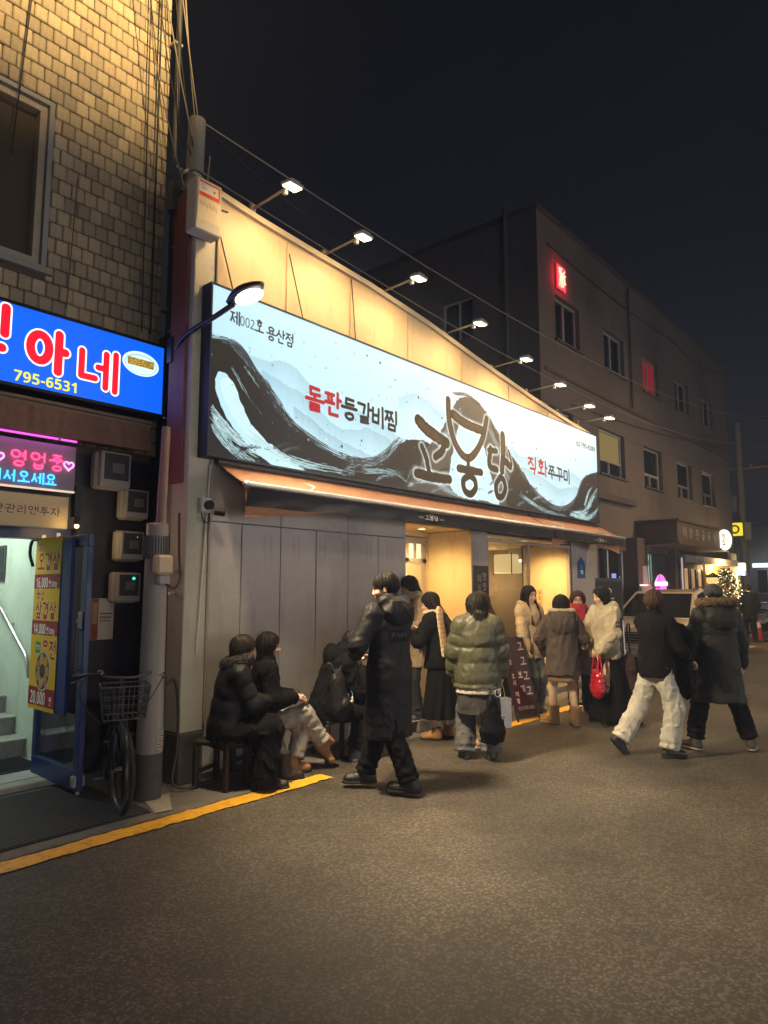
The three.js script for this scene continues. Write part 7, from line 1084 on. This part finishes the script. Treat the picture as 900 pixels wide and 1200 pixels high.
{ // 5 woman in cream behind him
  const o = { h: 1.66, pos: [6.5, 0.13, -5.14], turn: -110 * D2, head: [-0.1, 0.42, 0.1], hunch: 0.15, LH: [0.1, 1.08, 0.27], RH: [-0.1, 1.1, 0.27], LE: [0.8, -1, -0.2], RE: [-0.8, -1, -0.2], Lhp: [0, 1, -0.2], Rhp: [0, 1, -0.2], LF: [0.09, 0.085, 0.05], RF: [-0.1, 0.085, -0.05] };
  const [P, J] = person('woman with bobbed hair, tan coat and cream scarf, just right of the tall man', o); hair(J, { len: 0.15, tip: 0.085, sideLen: 0.14, bang: -0.03, vol: 0.02 }, P, HAIR);
  trousers(J, { r: [0.09, 0.08, 0.08] }, P, cloth([0.02, 0.02, 0.022])); shoes(J, P, cloth([0.1, 0.1, 0.105], 0.6), { sole: WHITESOLE }); coat(J, { hem: 0.62, hemR: 0.215, bulk: 0.028, crease: 0.008, collar: 0.02, collarW: 0.015, sleeve: [0.064, 0.058, 0.05] }, P, cloth([0.3, 0.22, 0.13]));
  const sc = new Blob(); for (let k = 0; k < 8; k++) { const a = k / 8 * 6.283; sc.ell(J.neck.clone().add(V(0.075 * Math.sin(a), 0.02, 0.07 * Math.cos(a) + 0.01)), [0.05, 0.05, 0.05], 0.04); } sc.tor(J.neck.clone().add(V(-0.02, 0, 0.1)), J.neck.clone().add(V(-0.03, -0.28, 0.14)), 0.055, 0.06, V(1, 0, 0), 0.4, 0.03); sc.warp = crease(0.006, 18, 2); lump('scarf', sc, 0.009, cloth([0.62, 0.5, 0.33]), P);
}
{ // 6 woman with long hair, patterned scarf, long black skirt
  const o = { h: 1.6, pos: [6.33, 0.0, -4.66], turn: -165 * D2, head: [0.35, 0.25, 0.12], hunch: 0.2, lean: 0.08, LH: [0.06, 1.16, 0.24], RH: [-0.1, 1.08, 0.24], LE: [1, -0.8, -0.1], RE: [-1, -0.8, -0.2], Lhp: [0, 0.2, 1], Rhp: [0, 1, 0], LF: [0.09, 0.085, 0.03], RF: [-0.1, 0.085, -0.04] };
  const [P, J] = person('woman with long black hair, patterned scarf and long black skirt at the entrance step', o); hair(J, { len: 0.42, tip: 0.11, sideLen: 0.3, thin: 0.6, fall: [0.02, -0.08], vol: 0.02 }, P, HAIR);
  skirt(J, { hem: 0.24, r: 0.27, pleats: 11, amp: 0.018 }, P, BLACK2); shoes(J, P, cloth([0.3, 0.16, 0.06], 0.6), { name: 'boot', shaft: 0.06 }); coat(J, { hem: 0.78, bulk: 0.05, crease: 0.008, sleeve: [0.09, 0.085, 0.06] }, P, BLACK2);
  const sc = new Blob(), N = J.neck; for (let k = 0; k < 8; k++) { const a = k / 8 * 6.283; sc.ell(N.clone().add(V(0.085 * Math.sin(a), 0.0, 0.08 * Math.cos(a))), [0.055, 0.045, 0.055], 0.04); } sc.tor(N.clone().add(V(0.1, -0.01, -0.11)), N.clone().add(V(0.17, -0.5, -0.21)), 0.1, 0.105, V(1, 0, 0), 0.25, 0.03).cut(V(0, 1, 0), V(0, N.y - 0.46, 0)); sc.warp = crease(0.005, 16, 3);
  const pt = tile(256, (x, y) => { const u = (x * 6 % 1) - 0.5, v = (y * 6 % 1) - 0.5, r = Math.hypot(u, v), k = r < 0.17 ? 0.42 : r < 0.3 ? 0.75 : 0.95; return [k, k * 0.92, k * 0.8]; }, 0.3); lump('scarf', sc, 0.009, mat([0.52, 0.42, 0.3], 0.9, { map: pt }), P);
}
{ // 7 olive puffer, seen from behind
  const o = { h: 1.58, pos: [5.85, 0, -3.84], turn: 128 * D2, head: [0.12, 0.1, 0], RH: [-0.27, 0.70, 0.12], LH: [0.25, 0.78, 0.12], RE: [-0.7, 0, -0.6], LE: [0.7, 0, -0.6], Rcurl: 1.3, Lcurl: 0.8, LF: [0.13, 0.085, 0.02], RF: [-0.12, 0.085, -0.04] };
  const [P, J] = person('person from behind in an olive green puffer jacket with skirt over grey trousers', o); hair(J, { len: 0.15, tip: 0.1, sideLen: 0.13, vol: 0.028, curl: 0.003, thin: 0.8 }, P, HAIR);
  trousers(J, { r: [0.1, 0.1, 0.108], crease: 0.009, len: 1.04 }, P, cloth([0.1, 0.1, 0.105])); shoes(J, P, cloth([0.05, 0.05, 0.052], 0.6), {});
  const sk = new Blob(); sk.tor(J.waist, J.pelvis, 0.15, 0.17, J.HX, 0.8, 0.04).tor(J.pelvis, V(0, 0.4, 0), 0.17, 0.225, J.HX, 0.78, 0.04).cut(V(0, 1, 0), V(0, 0.44, 0)); sk.warp = crease(0.009, 9, 5); lump('skirt', sk, 0.011, cloth([0.03, 0.029, 0.028]), P);
  const sh = new Blob(); sh.tor(J.pelvis.clone().add(V(0, -0.08, 0)), V(0, 0.6, 0), 0.205, 0.225, J.HX, 0.8, 0.04).cut(V(0, 1, 0), V(0, 0.635, 0)); sh.warp = crease(0.004, 10, 6); lump('shirt_hem', sh, 0.011, cloth([0.5, 0.47, 0.4]), P);
  coat(J, { hem: 0.69, hemAt: [0, 0.68, 0], hemR: 0.262, bulk: 0.075, flat: 0.8, sleeve: [0.108, 0.105, 0.078], puff: [0.125, 0.022], crease: 0.006, collar: 0.055, collarW: 0.05 }, P, phys([0.07, 0.072, 0.045], 0.45, { map: resized(T.cloth, 0.35), specularIntensity: 0.7 }));
  const g = at(P, J.Rgrip), B = thing('paper_bag', 'white paper carrier bag held by the person in the olive jacket', 'bag', [g[0] - 0.02, g[1] - 0.47, g[2] + 0.0], -0.45); const bag = box(-0.11, 0.11, 0, 0.29, -0.05, 0.05, 0.004); mesh('bag', bag, mat([0.75, 0.73, 0.68], 0.7, { map: resized(T.cloth, 0.5) }), B); mesh('handle', join([tube([[-0.04, 0.28, 0.05], [-0.02, 0.44, 0.01], [0.02, 0.44, 0.01], [0.04, 0.28, 0.05]], 0.004), tube([[-0.04, 0.28, -0.05], [-0.02, 0.44, -0.01], [0.02, 0.44, -0.01], [0.04, 0.28, -0.05]], 0.004)]), mat([0.5, 0.48, 0.44], 0.8), B); const lg = canvas(64, 64, (c) => { c.clearRect(0, 0, 64, 64); c.fillStyle = '#a33'; c.fillRect(8, 40, 9, 4); c.fillStyle = '#555'; c.fillRect(24, 40, 24, 3); c.fillRect(24, 47, 16, 3); }); mesh('print', sheet([-0.07, 0.05, 0.0525], [0.07, 0.05, 0.0525], [0.07, 0.22, 0.0525], [-0.07, 0.22, 0.0525]), mat([1, 1, 1], 0.7, { map: lg, transparent: true }), B);
  const K = thing('cloth_bag', 'black soft bag hanging from the same hand as the white paper bag', 'bag', [g[0] - 0.28, g[1] - 0.56, g[2] + 0.08], -0.4); const kb = new Blob(); kb.tor(V(0, 0.1, 0), V(0, 0.36, 0), 0.14, 0.06, V(1, 0, 0), 0.55, 0.05); kb.warp = crease(0.013, 9, 2); lump('sack', kb, 0.009, BLACK2, K); mesh('handle', join([tube([[-0.04, 0.4, 0.02], [0.0, 0.52, 0.0], [0.05, 0.56, 0], [0.06, 0.4, -0.02]], 0.008)]), M.black, K); mesh('ring', new THREE.TorusGeometry(0.035, 0.005, 6, 20).translate(0.03, 0.47, 0.05).toNonIndexed(), M.steel, K);
}
{ // 8 brown hair, cream coat, next to the olive jacket
  const o = { h: 1.6, pos: [6.36, 0, -4.06], turn: -150 * D2, head: [0.3, 0.25, 0.2], hunch: 0.15, LH: [0.18, 1.0, 0.2], RH: [-0.16, 1.0, 0.2], LF: [0.09, 0.085, 0.03], RF: [-0.1, 0.085, -0.03] };
  const [P, J] = person('woman with reddish brown hair in a cream coat half hidden behind the olive jacket', o); hair(J, { len: 0.32, tip: 0.11, sideLen: 0.28, vol: 0.022 }, P, HAIR2); trousers(J, { r: [0.09, 0.08, 0.075] }, P, cloth([0.3, 0.27, 0.22])); shoes(J, P, cloth([0.35, 0.2, 0.14], 0.7), { sole: WHITESOLE }); coat(J, { hem: 0.72, hemR: 0.2, bulk: 0.03, crease: 0.008 }, P, cloth([0.48, 0.41, 0.3]));
}
{ // 9 beige puffer, facing the camera
  const o = { h: 1.67, pos: [8.52, 0, -4.74], turn: -12 * D2, head: [-0.1, 0.12, 0.05], RH: [-0.2, 0.86, 0.12], LH: [0.2, 0.86, 0.12], RE: [-1, 0, -0.5], LE: [1, 0, -0.5], LF: [0.09, 0.085, 0], RF: [-0.09, 0.085, 0.03] };
  const [P, J] = person('smiling woman with long dark hair in a beige puffer jacket and grey blue jeans', o); hair(J, { len: 0.36, tip: 0.1, sideLen: 0.36, fwd: 0.16, out: 0.01, bang: -0.01, vol: 0.02 }, P, HAIR); trousers(J, { r: [0.1, 0.11, 0.12], crease: 0.009, len: 1.05 }, P, denim([0.11, 0.125, 0.12])); shoes(J, P, cloth([0.5, 0.48, 0.44], 0.6), { sole: WHITESOLE });
  coat(J, { hem: 0.72, hemAt: [0, 0.72, 0], hemR: 0.2, bulk: 0.036, flat: 0.8, sleeve: [0.08, 0.076, 0.06], puff: [0.15, 0.016], crease: 0.006, collar: 0.02, collarW: 0.02, cuff: 1.02 }, P, phys([0.5, 0.39, 0.25], 0.55, { map: resized(T.cloth, 0.35) })); lump('hood', hoodDown(J, 0.08, 0.08, 0.045), 0.011, cloth([0.5, 0.4, 0.26]), P);
}
{ // 10 brown parka, seen from behind
  const o = { h: 1.55, pos: [8.0, 0, -4.0], turn: 122 * D2, head: [0.05, 0.05, 0], RH: [-0.2, 0.86, 0.16], LH: [0.2, 0.86, 0.16], RE: [-0.8, 0, -0.4], LE: [0.8, 0, -0.4], LF: [0.13, 0.085, 0.02], RF: [-0.13, 0.085, -0.05], LT: [0.95, 0], RT: [0.1, 0] };
  const [P, J] = person('woman seen from behind in a knee length brown parka, pale tights and sheepskin boots', o); hair(J, { len: 0.24, tip: 0.1, sideLen: 0.2, vol: 0.024 }, P, HAIR); trousers(J, { name: 'tights', r: [0.078, 0.06, 0.048], crease: 0.0015, len: 0.9, cell: 0.009 }, P, mat([0.55, 0.42, 0.29], 0.7)); shoes(J, P, fleece([0.4, 0.26, 0.14]), { name: 'boot', shaft: 0.16, fat: 1.12, sole: mat([0.3, 0.23, 0.15], 0.8) });
  const sk = new Blob(); sk.tor(J.pelvis, V(0, 0.5, 0), 0.17, 0.19, J.HX, 0.78, 0.04).cut(V(0, 1, 0), V(0, 0.52, 0)); lump('skirt', sk, 0.012, cloth([0.24, 0.17, 0.11]), P);
  coat(J, { hem: 0.6, hemR: 0.27, hemAt: [0, 0.6, 0], bulk: 0.06, flat: 0.8, sleeve: [0.092, 0.086, 0.066], crease: 0.007, rib: 0.004, freq: 9, collar: 0.02, cuff: 1.02 }, P, cloth([0.062, 0.047, 0.042], 0.8)); lump('hood', hoodDown(J, 0.11, 0.16, 0.075), 0.011, cloth([0.06, 0.045, 0.04]), P);
  const li = new Blob(), c = J.neck; for (let k = 0; k <= 6; k++) { const a = -1.5 + k * 0.5; li.ell(c.clone().add(V(0.14 * Math.sin(a), 0.055, -0.05 - 0.06 * Math.cos(a))), [0.035, 0.022, 0.03], 0.03); } li.warp = (x, y, z) => 0.006 * n3(x * 60, y * 60, z * 60); lump('hood_lining', li, 0.0075, fleece([0.6, 0.52, 0.4]), P);
}
{ // 11 red scarf
  const o = { h: 1.6, pos: [8.98, 0, -4.24], turn: -62 * D2, head: [0.0, 0.05, -0.04], LH: [0.12, 0.95, 0.22], RH: [-0.12, 0.95, 0.22], LF: [0.09, 0.085, 0], RF: [-0.09, 0.085, 0.02] };
  const [P, J] = person('laughing woman with a fringe, glasses and a red scarf between two friends', o); hair(J, { len: 0.3, tip: 0.1, sideLen: 0.3, bang: -0.022, fwd: 0.13, out: 0.02, vol: 0.02 }, P, HAIR2); trousers(J, {}, P, BLACK2); shoes(J, P, BLACK2); coat(J, { hem: 0.5, hemR: 0.2, bulk: 0.03, crease: 0.007, sleeve: [0.07, 0.062, 0.052] }, P, cloth([0.03, 0.022, 0.022]));
  const sc = new Blob(); for (let k = 0; k < 9; k++) { const a = k / 9 * 6.283; sc.ell(J.neck.clone().add(V(0.085 * Math.sin(a), 0.015, 0.075 * Math.cos(a) + 0.012)), [0.055, 0.06, 0.055], 0.04); } sc.tor(J.neck.clone().add(V(0.02, -0.02, 0.11)), J.neck.clone().add(V(0.02, -0.34, 0.16)), 0.08, 0.085, V(1, 0, 0), 0.42, 0.03); sc.warp = crease(0.008, 16, 4); lump('scarf', sc, 0.009, cloth([0.3, 0.014, 0.026]), P);
  const H = (x, y, z) => V(x, y, z).multiplyScalar(J.s).applyQuaternion(J.hq).add(J.head), rim = (sx) => { const a = []; for (let k = 0; k < 18; k++) { const t = k / 18 * 6.283; a.push(H(sx * 0.034 + 0.025 * Math.cos(t), 0.002 + 0.02 * Math.sin(t), 0.1)); } return tube(a, 0.0018, 5, true, 36); }; mesh('glasses', join([rim(1), rim(-1), tube([H(-0.01, 0.006, 0.102), H(0.01, 0.006, 0.102)], 0.0018), tube([H(0.058, 0.006, 0.098), H(0.078, 0.006, 0.0)], 0.0018), tube([H(-0.058, 0.006, 0.098), H(-0.078, 0.006, 0.0)], 0.0018)]), M.blackMetal, P);
}
{ // 12 white fleece jacket, red bag
  const o = { h: 1.66, pos: [8.42, 0, -3.63], turn: -118 * D2, head: [-0.15, 0.15, 0], LH: [0.17, 0.92, 0.2], RH: [-0.12, 0.98, 0.25], LE: [0.8, -0.2, -1], RE: [-1, -0.5, -0.4], Lcurl: 1.4, LF: [0.12, 0.085, 0.02], RF: [-0.12, 0.085, -0.02] };
  const [P, J] = person('woman in a white fleece jacket and wide black skirt seen from the side', o); hair(J, { len: 0.18, tip: 0.09, sideLen: 0.16, vol: 0.018 }, P, HAIR);
  skirt(J, { hem: 0.03, r: 0.4, flat: 0.7, pleats: 8, amp: 0.032, off: [0.0, -0.12] }, P, BLACK2); shoes(J, P, BLACK2);
  const c = coat(J, { hem: 0.8, hemAt: [0, 0.78, 0], hemR: 0.21, bulk: 0.05, flat: 0.82, sleeve: [0.092, 0.088, 0.066], crease: 0.011, freq: 10, collar: 0.03, collarW: 0.03 }, P, fleece([0.62, 0.56, 0.42])); lump('hood', hoodDown(J, 0.11, 0.12, 0.085), 0.0105, fleece([0.62, 0.56, 0.42]), P);
  const art = canvas(96, 96, (q) => { q.fillStyle = '#16161a'; q.fillRect(0, 0, 96, 96); q.fillStyle = '#ddd'; q.fillRect(16, 22, 30, 10); q.fillRect(16, 42, 30, 10); q.fillRect(16, 62, 30, 10); q.beginPath(); q.arc(52, 70, 26, -1.57, 0); q.lineWidth = 9; q.strokeStyle = '#ddd'; q.stroke(); });
  patch('arm_badge', c, P, J.Lsh.clone().lerp(J.Lel, 0.55).toArray(), [1, 0.15, -0.15], [0, 1, 0], 0.085, 0.075, mat([0.8, 0.8, 0.8], 0.6, { map: art }), 5);
  const g = at(P, J.Lgrip), B = thing('red_handbag', 'shiny red quilted handbag hanging from the arm of the woman in white fleece', 'bag', [g[0], g[1] - 0.5, g[2] + 0.02], 0.9); const rb = new Blob(); rb.tor(V(0, 0.1, 0), V(0, 0.21, 0), 0.14, 0.115, V(1, 0, 0), 0.5, 0.03).tor(V(0, 0.22, 0.02), V(0, 0.15, 0.075), 0.1, 0.085, V(1, 0, 0), 0.35, 0.02); rb.warp = (x, y, z) => 0.006 * Math.sin(x * 75 + y * 55) * Math.sin(x * 75 - y * 55) + 0.006 * n3(x * 14, y * 14, z * 14); const RM = phys([0.36, 0.009, 0.026], 0.28, { clearcoat: 0.6, clearcoatRoughness: 0.2 }); lump('sack', rb, 0.0075, RM, B); mesh('handle', join([tube([[-0.07, 0.29, 0.03], [-0.05, 0.46, 0.01], [0.0, 0.53, 0], [0.05, 0.46, 0.01], [0.07, 0.29, 0.03]], 0.011, 8), tube([[-0.07, 0.29, -0.03], [-0.05, 0.45, -0.01], [0.0, 0.52, -0.01], [0.05, 0.45, -0.01], [0.07, 0.29, -0.03]], 0.011, 8)]), RM, B); mesh('clasp', join([ball(0, 0.14, 0.112, 0.012), ball(0.07, 0.28, 0.05, 0.009), ball(-0.07, 0.28, 0.05, 0.009)]), M.steel, B);
  const K = thing('tote_bag', 'dark tote bag with a maroon print behind the red handbag', 'bag', at(P, V(0.14, 0.36, -0.26)), 0.6); const kb = new Blob(); kb.tor(V(0, 0.08, 0), V(0, 0.36, 0), 0.17, 0.14, V(1, 0, 0), 0.5, 0.04); kb.warp = crease(0.012, 8, 3); const sack = lump('sack', kb, 0.01, cloth([0.03, 0.012, 0.014]), K); mesh('strap', tube([[-0.08, 0.45, 0], [-0.03, 0.85, -0.02], [0.03, 0.86, 0.02], [0.08, 0.45, 0.02]], 0.011), M.black, K); const ma = canvas(128, 128, (q) => { q.clearRect(0, 0, 128, 128); q.fillStyle = '#7a1620'; for (let k = 0; k < 26; k++) { q.beginPath(); q.ellipse(rr(20, 108), rr(20, 108), rr(6, 16), rr(4, 11), rnd() * 3, 0, 7); q.fill(); } }); patch('print', sack, K, [0, 0.24, 0], [-0.4, 0, 1], [0, 1, 0], 0.2, 0.22, mat([0.9, 0.9, 0.9], 0.8, { map: ma, transparent: true }), 5);
}
{ // 13 walking man with pale jeans
  const o = { h: 1.61, pos: [7.13, 0, -2.54], turn: 44 * D2, twist: 0.6, hipYaw: 0.3, head: [1.35, 0.1, -0.05], lean: 0.04, LF: [0.09, 0.15, -0.36], RF: [-0.08, 0.088, 0.06], LK: [0.1, 0, 1], LT: [0.15, 0.85], RT: [-0.05, 0], RH: [-0.02, 0.95, 0.34], LH: [0.36, 0.95, 0.24], RE: [-0.9, -0.6, -0.4], LE: [0.9, -0.5, -0.4], Rhp: [0, -1, 0], Lhp: [0, -1, 0] };
  const [P, J] = person('young man walking in a black jumper and pale jeans', o); hair(J, { short: 1, len: 0.03, vol: 0.026, curl: 0.003 }, P, phys([0.03, 0.016, 0.01], 0.6, { specularIntensity: 0.4 })); trousers(J, { r: [0.1, 0.098, 0.1], crease: 0.009, len: 1.0 }, P, denim([0.44, 0.43, 0.38])); shoes(J, P, cloth([0.014, 0.012, 0.012], 0.45), {});
  coat(J, { name: 'jumper', hem: 0.78, hemAt: [0, 0.76, 0], hemR: 0.195, bulk: 0.036, flat: 0.84, collar: 0.02, sleeve: [0.068, 0.064, 0.052], crease: 0.007 }, P, BLACK2);
  const B = thing('folded_coat', 'black coat carried over the walking young man\'s arm', 'coat', at(P, V(0.08, 0.62, 0.3)), 44 * D2); const cb = new Blob(); cb.tor(V(-0.02, 0.06, 0.02), V(0, 0.36, 0), 0.13, 0.13, V(1, 0, 0), 0.6, 0.06).tor(V(0.0, 0.4, 0.0), V(0.02, 0.58, 0.0), 0.12, 0.1, V(0, 0, 1), 0.75, 0.06).ell(V(0, 0.5, 0.06), [0.1, 0.1, 0.09], 0.05).ell(V(0, 0.38, 0.07), [0.08, 0.07, 0.07], 0.05).ell(V(0.02, 0.15, 0.06), [0.1, 0.19, 0.07], 0.05); cb.warp = crease(0.014, 10, 7); lump('cloth', cb, 0.01, BLACK2, B);
}
{ // 14 long parka with fur hood
  const o = { h: 1.68, pos: [7.78, 0, -2.13], turn: 131 * D2, head: [0.05, 0.12, 0], LF: [0.27, 0.09, 0.03], RF: [-0.29, 0.09, -0.02], LT: [0.4, 0], RT: [-0.55, 0], LH: [0.29, 0.86, 0.1], RH: [-0.3, 0.86, 0.1], LE: [1, 0, -0.6], RE: [-1, 0, -0.6] };
  const [P, J] = person('person from behind in a long dark parka with a fur trimmed hood', o); hair(J, { short: 1, len: 0.03, vol: 0.006 }, P, HAIR); trousers(J, { r: [0.1, 0.088, 0.088], crease: 0.008, len: 0.92 }, P, BLACK2); shoes(J, P, cloth([0.05, 0.042, 0.038], 0.7), { fat: 1.1, sole: mat([0.2, 0.17, 0.15], 0.7) });
  coat(J, { hem: 0.5, hemR: 0.275, hemAt: [0, 0.5, 0], bulk: 0.058, flat: 0.78, sleeve: [0.09, 0.085, 0.066], puff: [0.16, 0.012], crease: 0.006, cuff: 1.05 }, P, nylon([0.011, 0.013, 0.0125], 0.65)); lump('hood', hoodDown(J, 0.11, 0.15, 0.085), 0.011, nylon([0.011, 0.013, 0.0125], 0.65), P);
  const fu = new Blob(), c = J.neck; for (let k = 0; k <= 12; k++) { const a = -2.3 + k * 0.385; fu.ell(c.clone().add(V(0.175 * Math.sin(a), 0.06 + 0.012 * Math.cos(a), -0.05 - 0.095 * Math.cos(a))), [0.048, 0.042, 0.046], 0.03); } fu.warp = (x, y, z) => 0.014 * n3(x * 45, y * 45, z * 45) + 0.012 * n3(x * 95, y * 95, z * 95); lump('fur_trim', fu, 0.0068, mat([0.13, 0.085, 0.045], 0.95, { map: T.fleece }), P);
  const cap = new Blob(), H = (x, y, z) => V(x, y, z).multiplyScalar(J.s).applyQuaternion(J.hq).add(J.head); cap.ell(H(0, 0.045, -0.012), [0.092, 0.09, 0.106], 0.02).tor(H(-0.02, 0.05, 0.1), H(0.02, 0.05, 0.1), 0.06, 0.06, V(0, 0, 1).applyQuaternion(J.hq), 0.22, 0.015).cut(V(0, 1, 0).applyQuaternion(J.hq), H(0, 0.005, 0)); cap.warp = crease(0.003, 22, 4); lump('cap', cap, 0.0065, cloth([0.03, 0.032, 0.036], 0.8), P);
}
{ // 15 far pedestrian
  const o = { h: 1.78, pos: [24.4, 0, -5.65], turn: 120 * D2, cell: 0.02, LF: [0.1, 0.085, 0.1], RF: [-0.1, 0.085, -0.1] }; const [P, J] = person('dark pedestrian far down the street beside the traffic cone', o); hair(J, { short: 1, len: 0.03, cell: 0.01 }, P, HAIR); trousers(J, { cell: 0.018 }, P, BLACK2); shoes(J, P, BLACK2); coat(J, { hem: 0.72, bulk: 0.05, sleeve: [0.085, 0.08, 0.062], cell: 0.016 }, P, BLACK2);
}
renderer.render(scene, camera);
